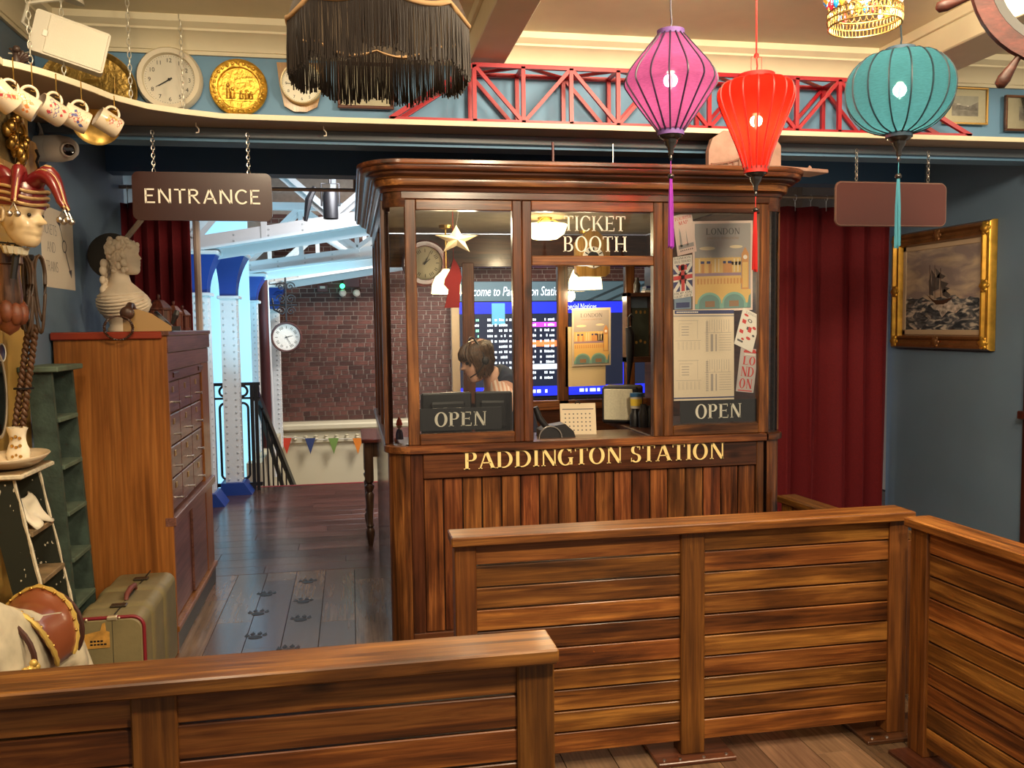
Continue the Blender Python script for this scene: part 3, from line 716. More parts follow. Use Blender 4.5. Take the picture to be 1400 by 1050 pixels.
# cornice: swept moulding with rounded corners along left, front and right
pts = []; nrm = []
def arcn(cx, cy, a0, a1, n=8):
    for i in range(n+1):
        a = a0+(a1-a0)*i/n; pts.append((cx+R*cos(a), cy+R*sin(a))); nrm.append((cos(a), sin(a)))
pts.append((X0,YB)); nrm.append((-1,0)); arcn(X0+R, Yf+R, pi, 1.5*pi); arcn(X1-R, Yf+R, 1.5*pi, 2*pi); pts.append((X1,YB)); nrm.append((1,0))
CZ = lambda q: [(a*.80, 2.245+(z-2.252)*.80) for a, z in q]
b = B(); b.sweep(CZ([(-.02,2.235),(.015,2.235),(.02,2.252),(.035,2.262)]), pts, nrm); part('cornice_bead', b, BD_X, bt, smooth=35)
b = B(); b.sweep(CZ([(.03,2.262),(.045,2.266),(.052,2.286),(.05,2.304),(.062,2.306),(.066,2.312)]), pts, nrm); part('cornice_lower', b, BW_X, bt, smooth=35)
b = B(); b.sweep(CZ([(.066,2.312),(.085,2.316),(.096,2.326),(.098,2.336),(.108,2.340)]), pts, nrm); part('cornice_middle', b, BD_X, bt, smooth=35)
b = B(); b.sweep(CZ([(.108,2.340),(.125,2.342),(.132,2.352),(.132,2.368),(.14,2.370),(.146,2.378),(.146,2.396),(.13,2.402),(-.02,2.402)]), pts, nrm); part('cornice_top', b, BW_X, bt, smooth=35)
bp('roof_board', BD_X, (X0,X1, Yf+.04,YB, 2.352,2.364), c=0)
bp('booth_ceiling', mat('booth_ceiling', (.34,.29,.22), .5, var=.15), (X0+.02,X1-.02, Yf+.05,YB, 2.26,2.28), c=0)
# left side
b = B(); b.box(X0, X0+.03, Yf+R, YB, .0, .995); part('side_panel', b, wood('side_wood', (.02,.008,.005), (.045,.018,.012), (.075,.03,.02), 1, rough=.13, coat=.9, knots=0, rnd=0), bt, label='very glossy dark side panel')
bp('side_sill', BW_Y, (X0-.015,X0+.04, Yf+R,YB, .995,1.035))
bp('side_head', BW_Y, (X0,X0+.035, Yf+R,YB, 2.15,2.25))
for y in (4.62, 5.15, 5.68, 6.19): bp('side_post', BW_Z, (X0,X0+.035, y,y+.06, 1.035,2.15))
bp('side_post', BW_Z, (X0,X0+.03, 4.29,4.33, 1.035,2.15))
for a, c in ((4.33,4.62),(4.68,5.15),(5.21,5.68),(5.74,6.19)):
    b = B(); b.box(X0+.014, X0+.018, a, c, 1.035, 2.15); part('side_glass', b, GLASS, bt)
# right side: solid boards inside
bp('right_wall', BD_Y, (X1-.03,X1, Yf+R,YB, 0,2.25))
b = B(); b.box(X0+.03, X1-.03, Yf+.05, YB, .0, .02); part('booth_floor', b, BD_X, bt)
# back: panelled dado, posts and glazing
bp('back_dado', BD_X, (.80,X1-.03, YB-.03,YB, .02,.98)); bp('back_rail', BW_X, (.80,X1-.03, YB-.05,YB, .98,1.05))
bp('back_head', BD_X, (.20,X1-.03, YB-.04,YB, 2.02,2.25))
for x, wd, mm in ((P(640,450,YB).x,.085,BD_Z), (P(768,450,YB).x,.075,BW_Z), (P(859,450,YB).x,.07,BW_Z), (P(887,450,YB).x,.05,BD_Z)): bp('back_post', mm, (x-wd/2,x+wd/2, YB-.05,YB+.01, 0 if wd > .08 else 1.0,2.05))
x = P(622,450,YB).x; bp('back_post', mat('pale_post', (.42,.34,.28), .5), (x-.03,x+.03, YB-.04,YB, 0,2.05), lab='pale painted post')
b = B(); b.box(P(775,450,YB).x, P(853,450,YB).x, YB-.02, YB-.016, 1.05, 2.02); part('back_glass', b, GLASS, bt)
# counter
bp('counter', BD_X, (X0+.06,1.50, Yf+.07,4.62, .99,1.02)); bp('counter', BD_X, (1.50,X1-.05, Yf+.07,5.1, 1.0,1.03))
# gold lettering on the fascia
GOLD = mat('gold_letter', (.86,.66,.28), .42)
pl, pr_ = P(634,640,Yf), P(989,620,Yf); g, wd = words('PADDINGTON STATION', .083, .16, .055, True, .07, width=pr_.x-pl.x)
zb = (P(640,642,Yf).z + P(985,626,Yf).z)/2
SHD = mat('letter_edge', (.02,.008,.005), .6)
for k, gl in enumerate(g):
    if gl:
        b = B(); b.quads(gl, (pl.x, Yf-.0035, zb), (1,0,0), (0,0,1), .004, (0,-1,0)); part('letter', b, GOLD, fascia)
LETW = mat('cream_letter', (.92,.86,.74), .5)
for txt, (xl, yl), (xr, yr), h in (('TICKET',(771,318.5),(855,313.5),.073), ('BOOTH',(770,346),(857,342),.074)):
    a, c = P(xl,yl,Yf+.017), P(xr,yr,Yf+.017); g, wd = words(txt, h, .13, .05, True, .1, width=c.x-a.x)
    b = B(); b.quads([q for gl in g for q in gl], (a.x, Yf+.0185, (a.z+c.z)/2), (1,0,0), (0,0,1), .0015, (0,-1,0)); part('window_lettering', b, LETW, bt, kind='stuff')

# things lying on the booth roof
b = B(); c = P(1005,212,4.22); w2 = .12; z = 2.366
b.prism([(c.x-w2-.03,z),(c.x+w2+.12,z),(c.x+w2+.12,z+.13),(c.x+w2+.09,z+.17),(c.x+.05,z+.19),(c.x-w2+.05,z+.20),(c.x-w2+.03,z+.185),(c.x-w2-.01,z+.16),(c.x-w2-.03,z+.10)], 4.2, 4.24)
CARV = mat('carved_pink_wood', (.42,.25,.19), .6, var=.2, vscale=14, bump=.3)
v = single('carved_panel', b, CARV, 'pale carved panel with a bridge relief on top of the booth', 'carving')
b = B(); bm_ = CARV
pts2 = [(c.x-w2-.02+.30*k/10, 4.195, z+.03+.11*((k/10)**2)) for k in range(11)]
b.tube(pts2, .006, 6)
for k in range(1, 11, 1): q = pts2[k]; b.bar((q[0],4.195,z+.012), (q[0],4.195,q[2]), .008, .008)
b.bar((c.x-w2-.03,4.195,z+.012),(c.x+w2+.12,4.195,z+.012), .012, .014)
part('bridge_relief', b, mat('carving_brown', (.25,.12,.08), .6), v)
b = B(); a = P(1035,222,4.12); e = P(1120,222,4.3); b.bar((a.x,4.2,2.382),(e.x,4.3,2.380), .14, .018, .003); b.lathe([(.001,.03),(.01,.022),(.012,.01),(.006,0)], (e.x-.06,4.29,2.388), 8)
single('wooden_board', b, CARV, 'flat wooden board overhanging the right end of the booth roof', 'board')
for x, lab in ((756,'short brown rod rising from the booth roof, left of centre'), (838,'short pale rod rising from the booth roof, right of centre')):
    q = P(x, 205, 4.34); b = B(); b.tube([(q.x,4.34,2.366),(q.x,4.34,2.515)], .007 if x < 800 else .003, 6); single('roof_rod', b, MAROON if x < 800 else CHROME, lab, 'rod')
# ================================================================== POSTERS AND SIGNS ON THE BOOTH WINDOWS
def cmat(n, c, r=.6): return mat('print_'+n, c, r)
GREY_, OCH_, ORG_, TEAL_, DTEAL_, NAVY_, RED_, WHT_, BRN_, TAN_, YEL_ = [cmat(*q) for q in (('sky_grey',(.36,.33,.33)),('ochre',(.72,.46,.16)),('orange',(.60,.28,.10)),('teal',(.22,.42,.36)),('dark_teal',(.15,.28,.27)),('navy',(.04,.05,.16)),('red',(.62,.05,.05)),('white',(.82,.76,.70)),('brown',(.30,.17,.10)),('tan',(.76,.62,.42)),('yellow',(.85,.62,.06)))]
PUR_ = cmat('mauve', (.33,.22,.30)); INK_ = cmat('ink', (.10,.09,.10)); PINK_ = cmat('pink', (.78,.60,.55)); GRN_ = cmat('green', (.16,.30,.10))
def sheetbox(name, label, cat, tl, tr, br, bl, paper, layers, group=None, t=.0015):
    """a sheet whose corners are 3D points; layers: list of (material, [(u,v) polys in 0..1])"""
    tl, tr, br, bl = [Vector(q) for q in (tl, tr, br, bl)]
    U = (tr-tl+br-bl)/2; W = (tl-bl+tr-br)/2; O = (tl+tr+br+bl)/4-U/2-W/2; N = W.cross(U).normalized()
    if N.dot(CAM-O) < 0: N = -N
    th = thing(name, label, cat, O+U/2, group=group)
    b = B(); q = [O, O+U, O+U+W, O+W]; b.add([v-N*t for v in q]+[v for v in q], [(3,2,1,0),(4,5,6,7),(0,1,5,4),(1,2,6,5),(2,3,7,6),(3,0,4,7)]); part('sheet', b, paper, th)
    if layers:
        b = B(); ms = []
        for k, (m, polys) in enumerate(layers):
            if m not in ms: ms.append(m)
            b.cur = ms.index(m); b.quads(polys, O+N*(.0004+.00022*k), U, W, 0, N)
        part('print', b, ms, th)
    return th
def fit(polys, x0, x1, y0, y1):
    xs = [p[0] for q in polys for p in q]; ys = [p[1] for q in polys for p in q]; a, c, d, e = min(xs), max(xs), min(ys), max(ys)
    return [[(x0+(p[0]-a)/(c-a)*(x1-x0), y0+(p[1]-d)/(e-d)*(y1-y0)) for p in q] for q in polys]
def wfit(txt, x0, x1, y0, y1, T=.15, sf=True):
    g, _ = words(txt, 1, T, .06, sf); return fit([q for gl in g for q in gl], x0, x1, y0, y1)
def bfit(txt, x0, x1, y0, y1, shear=0): return fit(bfont(txt, 1, 'LEFT', shear), x0, x1, y0, y1)
def london(fr):
    a, c = fr, 1-fr; y = lambda v: fr*.8+v*(1-1.6*fr)
    L = [(GREY_, [rect(a,c,y(0),y(1))]), (INK_, wfit('LONDON', .22,.78,y(.87),y(.945))), (BRN_, wfit('UNITED KINGDOM', .24,.76,y(.815),y(.842), .13)),
         (TAN_, [ell(.24,y(.71),.13,.02), ell(.72,y(.725),.11,.018)]),
         (OCH_, [rect(a,.80,y(.42),y(.60)), rect(.62,.80,y(.42),y(.55))]), (TAN_, [rect(x,x+.02,y(.43),y(.585)) for x in (.10,.36,.42,.68,.74)]),
         (ORG_, [rect(.14,.19,y(.42),y(.53)), rect(.26,.31,y(.42),y(.53)), rect(.50,.65,y(.42),y(.53))]),
         (NAVY_, [rect(.13,.19,y(.53),y(.56)), rect(.23,.29,y(.53),y(.56)), rect(.50,.55,y(.53),y(.56)), rect(.58,.64,y(.53),y(.56))]),
         (OCH_, [[(x,y(.56)),(x+.025,y(.56)),(x+.0125,y(.62))] for x in (.12,.17,.23,.28,.49,.54,.59,.64)]),
         (PUR_, [rect(a,.80,y(.385),y(.42))]), (OCH_, [rect(a,.80,y(.22),y(.385))]), (ORG_, [rect(x,x+.028,y(.29),y(.355)) for x in [.07+.055*k for k in range(14)]]),
         (ORG_, [rect(.81,.93,y(.22),y(.64)), [(.81,y(.64)),(.93,y(.64)),(.87,y(.72))]]), (WHT_, [ell(.87,y(.60),.035,.024)]), (OCH_, [rect(.825,.915,y(.24),y(.54))]),
         (TEAL_, [rect(a,c,y(0),y(.06))]), (OCH_, [rect(a,c,y(.06),y(.22))]),
         (DTEAL_, [[(cx-.17,y(.0)),(cx+.17,y(.0))]+[(cx+.17*cos(t),y(.06)+.10*sin(t)) for t in [pi*k/12 for k in range(13)]] for cx in (.27,.68)]+[[(.90,y(0)),(c,y(0)),(c,y(.17)),(.93,y(.14))]]),
         (TEAL_, [[(cx+.20*cos(t),y(.06)+.125*sin(t)),(cx+.20*cos(t2),y(.06)+.125*sin(t2)),(cx+.17*cos(t2),y(.06)+.10*sin(t2)),(cx+.17*cos(t),y(.06)+.10*sin(t))] for cx in (.27,.68) for t, t2 in [(pi*k/12,pi*(k+1)/12) for k in range(12)]]),
         (BRN_, [rect(.20,.36,y(.02),y(.09)), rect(.60,.76,y(.02),y(.09))])]
    return L
Yg = Yf+.028
Q = lambda *pp: [P(x, y, Yg) for x, y in pp]
Q2 = lambda *pp: [P(x, y, Yg+.004) for x, y in pp]
sheetbox('travel_poster', 'large grey and ochre LONDON travel poster in the right booth window', 'poster', *Q2((947,303),(1029,301),(1029,424),(947,426)), PINK_, london(.035))
tt = [(NAVY_, [rect(.02,1,.955,.995), rect(.0,1,.02,.035)]), (GREY_, [rect(.0,1,.925,.94)]), (WHT_, [rect(.05+.03*k,.074+.03*k,.968,.982) for k in range(12)])]
lines = []
for ox, oy in ((.03,.06),(.03,.50)):
    lines += [rect(ox+.02+.022*k, ox+.024+.022*k, oy+.06, oy+.15) for k in range(18) if k % 3] + [rect(ox,ox+.42,oy+.16,oy+.164), rect(ox+.04,ox+.38,oy+.38,oy+.384), rect(ox+.36,ox+.364,oy+.18,oy+.38), rect(ox+.06,ox+.28,oy+.345,oy+.348), rect(ox+.06,ox+.063,oy+.2,oy+.345)]
    lines += [rect(ox+.10,ox+.22,oy+.22+.03*k,oy+.228+.03*k) for k in range(4)]
    lines += [rect(ox+.52+.04*k, ox+.526+.04*k, oy+.25+.015*(k % 3), oy+.39) for k in range(10)] + [rect(ox+.48,ox+.92,oy+.245,oy+.249), rect(ox+.58,ox+.62,oy+.04,oy+.23), rect(ox+.66,ox+.68,oy+.04,oy+.23)] + [rect(ox+.72,ox+.92,oy+.05+.028*k,oy+.054+.028*k) for k in range(7)] + [rect(ox+.5,ox+.54,oy+.04+.02*k,oy+.05+.02*k) for k in range(17)]
tt.append((mat('print_line', (.42,.36,.33), .6), lines))
sheetbox('timetable_sheet', 'large pale printed timetable sheet in the right booth window', 'timetable', *Q((921,424),(1003,423),(1004,546),(921,548)), cmat('timetable_cream',(.80,.66,.50)), tt)
sheetbox('tourist_leaflet', 'pink tourist map leaflet at the top left of the right window', 'leaflet', *Q((920,295),(945,290),(953,343),(926,351)), PINK_,
         [(RED_, wfit('TOURIST', .06,.94,.86,.94)+wfit('MAP', .26,.74,.74,.83)), (GREY_, [[(.2,.2),(.32,.2),(.30,.55),(.25,.68),(.22,.55)], [(.55,.2),(.62,.2),(.60,.45),(.585,.62),(.57,.45)], rect(.1,.9,.15,.25)]), (INK_, [ell(.2+.1*k,.1,.03,.02,8) for k in range(7)])])
uj = [(NAVY_, [rect(0,1,.16,.80)]), (WHT_, [[(0,.80),(.12,.80),(1,.22),(1,.16),(.88,.16),(0,.74)], [(1,.80),(.88,.80),(0,.22),(0,.16),(.12,.16),(1,.74)], rect(.34,.66,.16,.80), rect(0,1,.40,.58)]),
      (RED_, [rect(.41,.59,.16,.80), rect(0,1,.44,.54), rect(.28,.72,.66,.78)]), (INK_, wfit('LONDON', .08,.92,.925,.98)+wfit('BUS TOURS', .08,.92,.84,.90)+wfit('HOP ON', .04,.96,.085,.145)+wfit('HOP OFF', .04,.96,.01,.07))]
sheetbox('bus_tour_leaflet', 'union flag leaflet reading HOP ON HOP OFF in the right window', 'leaflet', *Q((920,352),(946,348),(947,405),(921,409)), WHT_, uj)
sheetbox('blue_leaflet', 'small blue leaflet under the union flag leaflet', 'leaflet', *Q2((922,405),(945,404),(945,422),(922,423)), cmat('pale_blue',(.20,.28,.40)), [(NAVY_, [rect(.1,.9,.1,.5)])])
ic = [(RED_, [ell(.25,.85,.12,.03), rect(.12,.32,.62,.72), rect(.5,.68,.46,.6), ell(.8,.62,.1,.04), ell(.62,.3,.12,.04), rect(.1,.3,.35,.44), ell(.35,.22,.08,.03)]), (INK_, [ell(.5,.75,.12,.045), rect(.42,.52,.5,.58), ell(.84,.42,.07,.03), rect(.1,.4,.12,.17)]), (WHT_, [ell(.5,.75,.07,.026)]), (GREY_, wfit('LONDON', .2,.95,.90,.96))]
sheetbox('souvenir_leaflet', 'tilted cream leaflet covered in little red and black icons', 'leaflet', *Q((1017,420),(1040,433),(1029,482),(1003,470)), WHT_, ic)
sheetbox('red_letter_leaflet', 'grey leaflet with red stacked LO ND ON letters and a red phone box top', 'leaflet', *Q2((1014,476),(1036,477),(1031,538),(1005,534)), cmat('leaflet_grey',(.55,.48,.48)),
         [(RED_, [rect(.18,.92,.90,.94), [(.22,.94),(.88,.94),(.80,.985),(.30,.985)], rect(.10,.9,.02,.045)] + wfit('LO', .2,.9,.62,.82,.2)+wfit('ND', .16,.88,.36,.58,.2)+wfit('ON', .14,.86,.08,.31,.2)), (WHT_, [rect(.25,.85,.85,.88)])])
PLATE = mat('sign_plate', (.016,.015,.017), .35)
for (tl, tr, br, bl), (a, c, y0, y1), lab, cut in ((((573,559),(686,556),(686,586),(573,590)), (595,664,585,565), 'black OPEN plate at the foot of the left booth window', (.185,.81)),
                                              (((930,548),(1038,545),(1038,575),(930,579)), (950,1013,573.5,552), 'black OPEN plate at the foot of the right booth window', (.19,.77))):
    s = sheetbox('open_sign', lab, 'sign', *Q(tl, tr, br, bl), PLATE, [(LETW, wfit('OPEN', cut[0], cut[1], .17, .83, .17))], group='open signs in the booth windows', t=.004)

# ================================================================== INSIDE THE BOOTH
for i, (x0, x1, yt, rz, lab) in enumerate(((575,645,535,.15,'back of the left black monitor on the booth counter'),(650,700,537,-.25,'back of the right black monitor in front of the clerk'))):
    c = P((x0+x1)/2, 560, 4.42); w2 = (P(x1,560,4.42).x-P(x0,560,4.42).x)/2
    t = thing('computer_monitor', lab, 'monitor', (c.x, 4.42, 1.02), rz=rz, group='monitors on the booth counter')
    b = B(); b.box(-w2, w2, -.02, .015, .02, .245, .008); b.box(-w2*.7, w2*.7, -.045, -.02, .06, .20, .01); part('screen_shell', b, BLACK, t, local=True)
    b = B(); b.lathe([(.0001,.012),(.09,.01),(.095,0)], (0,0.01,0), 20); part('stand', b, BLACK, t, local=True, smooth=40)
c = P(790,578,4.5)
t = thing('desk_calendar', 'cream wire bound calendar standing on the booth counter', 'calendar', (c.x, 4.5, 1.02), rz=-.12)
b = B(); w2 = .095; b.bar((0,-.03,.0),(0,.01,.158), 2*w2, .004, up=(0,1,0)); 
b = B(); b.add([(-w2,-.035,0),(w2,-.035,0),(w2,.005,.162),(-w2,.005,.162),(-w2,-.032,0),(w2,-.032,0),(w2,.008,.162),(-w2,.008,.162)], [(0,1,2,3),(7,6,5,4),(0,4,5,1),(1,5,6,2),(2,6,7,3),(3,7,4,0)]); part('sheet', b, mat('calendar_paper', (.62,.52,.36), .7), t, local=True)
b = B(); O = Vector((-w2,-.0358,0)); U = Vector((2*w2,0,0)); W = Vector((0,.04,.162)); b.quads([rect(.06,.94,.80,.83)]+[rect(.12+.115*k,.16+.115*k,.12+.13*j,.16+.13*j) for k in range(7) for j in range(5)], O, U, W); part('date_grid', b, INK_, t, local=True)
b = B(); b.tube([(-.012,.006,.16),(-.008,.004,.172),(.008,.004,.172),(.012,.006,.16)], .004, 6); part('hanger', b, BLACK, t, local=True)
# radio
c = P(850,560,4.85)
t = thing('table_radio', 'retro table radio with cream front and black case', 'radio', (c.x, 4.85, 1.03), rz=-.5)
b = B(); b.box(-.105, .105, -.06, .12, 0, .215, .012); part('case', b, BLACK, t, local=True)
b = B(); b.box(-.092, .075, -.066, -.058, .02, .20, .004); part('grille', b, mat('radio_cream', (.62,.58,.42), .6, var=.1, vscale=90), t, local=True)
for z in (.14, .085): b = B(); b.lathe([(.0001,.02),(.014,.018),(.015,0)], (.088,-.06,z), 12, Matrix.Rotation(pi/2,3,'X')); part('knob', b, BLACK, t, local=True, smooth=40)
# tub and dark bottles
c = P(873,552,4.62)
t = thing('wipes_tub', 'white tub with blue lid and yellow label', 'tub', (c.x, 4.66, 1.03+.10))
b = B(); b.lathe([(.0001,0),(.03,0),(.033,.07),(.0001,.07)], seg=16); part('tub', b, WHITE, t, local=True, smooth=40)
b = B(); b.lathe([(.0315,.015),(.0335,.055)], seg=16); part('label', b, YEL_, t, local=True, smooth=40)
b = B(); b.lathe([(.0355,.066),(.036,.085),(.0001,.09)], seg=16); part('lid', b, mat('blue_lid', (.03,.13,.30), .4), t, local=True, smooth=40)
for k, (x, h) in enumerate(((868,.10),(880,.13),(889,.12))):
    c = P(x,580,4.60 if k else 4.66); b = B(); b.lathe([(.0001,0),(.028,0),(.03,h*.6),(.02,h*.8),(.018,h-.002),(.0001,h)], seg=14)
    single('dark_bottle', b, BLACK, ('short dark pot carrying the wipes tub','tall dark bottle beside the radio','dark bottle nearest the window post')[k], 'bottle', loc=(c.x, 4.60 if k else 4.66, 1.03), smooth=40, group='dark bottles beside the radio')
# card terminal with handset
c = P(762,582,4.42)
t = thing('desk_phone', 'black desk phone with a raised handset behind the ticket hatch', 'telephone', (c.x, 4.42, 1.02))
b = B(); b.prism([(-.10,0),(.085,0),(.075,.03),(.03,.07),(-.07,.055),(-.10,.04)], -.05, .06); part('base', b, BLACK, t, local=True)
b = B(); b.tube([(-.12,-.02,.16),(-.10,-.02,.10),(-.06,-.02,.05)], [.014,.018,.016], 8); part('handset', b, BLACK, t, local=True, smooth=50)
b = B(); b.tube([(-.05+.06*cos(a), -.055, .0+.06*sin(a)) for a in [pi*k/10 for k in range(11)]], .004, 6); part('cable', b, CHROME, t, local=True, smooth=50)
# small poster and sheet on the back glazing
Yp = YB-.06
sheetbox('paper_notice', 'plain cream notice behind the smaller travel poster', 'notice', P(773,447,Yp+.01), P(828,446,Yp+.01), P(828,527,Yp+.01), P(773,529,Yp+.01), mat('notice_paper', (.66,.52,.30), .7), None)
sheetbox('travel_poster', 'small LONDON travel poster seen through the ticket hatch', 'poster', P(782,422,Yp), P(835,420,Yp), P(835,499,Yp), P(782,501,Yp), cmat('poster_border', (.60,.52,.40)), london(.05))
# wall cabinet with glass on the right
YM = 5.5; tl, br = P(857,400,YM), P(893,495,YM)
t = thing('wall_cabinet', 'small dark framed wall cabinet with a green board behind glass', 'cabinet', (tl.x, YM, br.z))
b = B(); f_ = .028
for q in ((tl.x,br.x,YM,YM+.1,tl.z-f_,tl.z),(tl.x,br.x,YM,YM+.1,br.z,br.z+f_*1.3),(tl.x,tl.x+f_,YM,YM+.1,br.z,tl.z),(br.x-.012,br.x,YM,YM+.1,br.z,tl.z)): b.box(*q, c=.003)
part('frame', b, BD_X, t)
b = B(); b.box(tl.x+.05, br.x-.012, YM+.05, YM+.06, br.z+.035, tl.z-.10, .002); part('green_board', b, mat('dark_green_board', (.05,.06,.035), .5, var=.3), t)
b = B(); b.box(tl.x+.02, br.x-.01, YM+.08, YM+.09, br.z+.03, tl.z-.02); part('back', b, mat('blue_grey_back', (.20,.28,.36), .5), t)
b = B(); b.quads([ell(.06+.03*(k % 3), .30-.05*(k//3), .008, .012, 8) for k in range(3)]+[ell(.06+.03*k, .10+.01*(k % 2), .009, .011, 8) for k in range(3)], (tl.x+.02, YM+.049, br.z+.03), (1,0,0), (0,0,1)); part('gilt_marks', b, BRASS, t)
b = B(); c = P(871,398,YM+.05); b.lathe([(.0001,0),(.022,0),(.022,.06),(.012,.075),(.011,.10),(.0001,.102)], seg=12); single('small_bottle', b, mat('bottle_dark', (.03,.025,.02), .3), 'small dark bottle with pale label on top of the wall cabinet', 'bottle', loc=(c.x, YM+.05, tl.z), smooth=40)
for k in range(3):
    c = P(886,397,YM+.05); b = B(); b.box(-.035+.004*k, .03, -.04, .04, 0, .014, .002); single('small_book', b, (WHT_, cmat('pale_blue',(.2,.28,.4)), NAVY_)[k], ('bottom white book of three lying on the wall cabinet','middle pale blue book of three on the wall cabinet','top navy book of three on the wall cabinet')[k], 'book', loc=(c.x, YM+.05, tl.z+.0145*k), group='books lying on the wall cabinet')
# black umbrella hanging
c = P(859,447,5.3); b = B(); b.tube([(c.x,5.3,c.z+.0),(c.x+.012,5.3,c.z-.05),(c.x+.01,5.3,c.z-.20),(c.x,5.3,c.z-.34),(c.x,5.3,c.z-.38)], [.02,.03,.024,.01,.004], 8); b.tube([(c.x+.0,5.3,c.z),(c.x,5.3,c.z+.06),(c.x+.02,5.3,c.z+.08),(c.x+.035,5.3,c.z+.06)], .006, 6)
single('folded_umbrella', b, BLACK, 'folded black umbrella hanging beside the wall cabinet', 'umbrella', smooth=50)
def clock(name, label, c, r, rimw, rimmat, facemat, axis=(0,-1,0), hands=((-60,.55),(120,.75)), numerals=True, depth=.04, handm=None, second=None, size=.2, rimprof=None, roman=False):
    A = Vector(axis).normalized(); U = Vector((0,0,1)).cross(A).normalized(); W = A.cross(U)
    U = -U if False else U
    M = Matrix((U, W, A)).transposed()
    t = thing(name, label, 'clock', c)
    c = Vector(c)
    b = B(); b.lathe(rimprof or [(r-rimw,.4*depth),(r-rimw*.9,depth),(r-rimw*.3,depth*1.05),(r,depth*.6),(r,0),(.0001,0)], c, 40, M); part('rim', b, rimmat, t, smooth=40)
    b = B(); b.lathe([(.0001,.42*depth),(r-rimw*.95,.42*depth)], c, 40, M); part('dial', b, facemat, t)
    rf = r-rimw; hm = handm or BLACK; e = c+A*(.44*depth)
    if numerals:
        b = B()
        if roman: rom = ['XII','I','II','III','IIII','V','VI','VII','VIII','IX','X','XI']
        for k in range(12):
            a = pi/2-2*pi*k/12
            if roman:
                for j in range(1 + (k % 3)):
                    s = (j-(k % 3)/2)*.10*rf; d2 = Vector((cos(a), sin(a))); p2 = Vector((-sin(a), cos(a)))
                    q0 = d2*(rf*.66)+p2*s; q1 = d2*(rf*.86)+p2*s; wv = p2*(.018*rf)
                    b.quads([[tuple(q0-wv),tuple(q0+wv),tuple(q1+wv),tuple(q1-wv)]], e, U, W, 0, A)
            else:
                tx = str(k or 12); g = bfont(tx, size*rf/.5*.5, 'CENTER'); h = size*rf*.36
                b.quads([[(u+.78*rf*cos(a), v+.78*rf*sin(a)-h) for u, v in q] for q in g], e, U, W, 0, A)
        for k in range(60):
            a = 2*pi*k/60; d2 = Vector((cos(a), sin(a))); p2 = Vector((-sin(a), cos(a)))*(.008*rf)
            q0 = d2*(rf*.93); q1 = d2*(rf*.96); b.quads([[tuple(q0-p2),tuple(q0+p2),tuple(q1+p2),tuple(q1-p2)]], e, U, W, 0, A)
        part('numerals', b, hm, t, kind='stuff')
    for k, (deg, ln) in enumerate(hands):
        a = radians(90-deg); d2 = Vector((cos(a), sin(a))); p2 = Vector((-sin(a), cos(a)))*(rf*(.035 if k == 0 else .022)); b = B(); q0 = d2*(-.12*rf); q1 = d2*(ln*rf)
        b.quads([[tuple(q0-p2),tuple(q0+p2),tuple(q1+p2*.4),tuple(q1-p2*.4)]], e+A*(.002+.001*k), U, W, .0016, A); part('hand', b, hm, t)
    b = B(); b.lathe([(.0001,.012),(.05*rf,.01),(.05*rf,0)], e, 10, M); part('hub', b, hm, t)
    return t
c = P(581,360,5.9)
clock('round_wall_clock', 'round brown framed clock inside the booth behind the left window', (c.x, 5.9, c.z), .155, .045, mat('clock_mahogany', (.16,.04,.035), .35, coat=.4), mat('clock_face_grey', (.42,.38,.30), .6), hands=((50,.4),(25,.7)), numerals=True, size=.2, roman=True)
# cuckoo style clock
c = P(811,352,5.6); t = thing('hall_clock', 'yellow brown wooden clock with a black and white dial hanging at the hatch top', 'clock', (c.x, 5.6, c.z))
hw = .115; b = B(); b.prism([(c.x-hw,c.z-.10),(c.x-hw+.03,c.z-.125),(c.x+hw-.03,c.z-.125),(c.x+hw,c.z-.10),(c.x+hw,c.z+.10),(c.x,c.z+.2),(c.x-hw,c.z+.10)], 5.6, 5.66); part('case', b, wood('clock_oak', (.20,.10,.02), (.36,.20,.05), (.45,.27,.08), 2, knots=0, rnd=0), t)
M = Matrix.Rotation(pi/2, 3, 'X'); b = B(); b.lathe([(.038,0),(.07,0.004),(.072,0)], (c.x,5.598,c.z), 24, M); part('chapter_ring', b, WHT_, t)
b = B(); b.lathe([(.0001,.002),(.04,.002)], (c.x,5.598,c.z), 24, M); part('dial_centre', b, BLACK, t)
b = B()
for k in range(12): a = 2*pi*k/12; b.bar((c.x+.045*cos(a),5.592,c.z+.045*sin(a)),(c.x+.065*cos(a),5.592,c.z+.065*sin(a)), .002, .007)
part('hour_marks', b, BLACK, t)
# star ornament and red felt cut-out
c = P(624,328,4.75); t = thing('star_ornament', 'gilt five pointed star hanging in the left booth window', 'ornament', (c.x, 4.75, c.z))
b = B(); o = []
for k in range(10): a = pi/2+pi*k/5; r = .085 if k % 2 == 0 else .034; o.append((c.x+r*cos(a)*1.45, 4.75, c.z+r*sin(a)*.95))
n0 = len(b.v); b.v += o+[(c.x,4.71,c.z),(c.x,4.79,c.z)]
for k in range(10): b.face(n0+k, n0+(k+1) % 10, n0+10); b.face(n0+(k+1) % 10, n0+k, n0+11)
part('star', b, mat('star_gold', (.80,.60,.34), .4, .15), t)
b = B(); b.tube([(c.x,4.75,c.z+.07),(c.x+.02,4.75,2.26)], .002, 5); part('thread', b, CHROME, t)
c = P(620,352,4.9); pol = [(0,0),(.03,-.05),(.045,-.11),(.035,-.15),(.03,-.28),(-.055,-.28),(-.03,-.18),(-.055,-.15),(-.05,-.12),(-.015,-.06)]
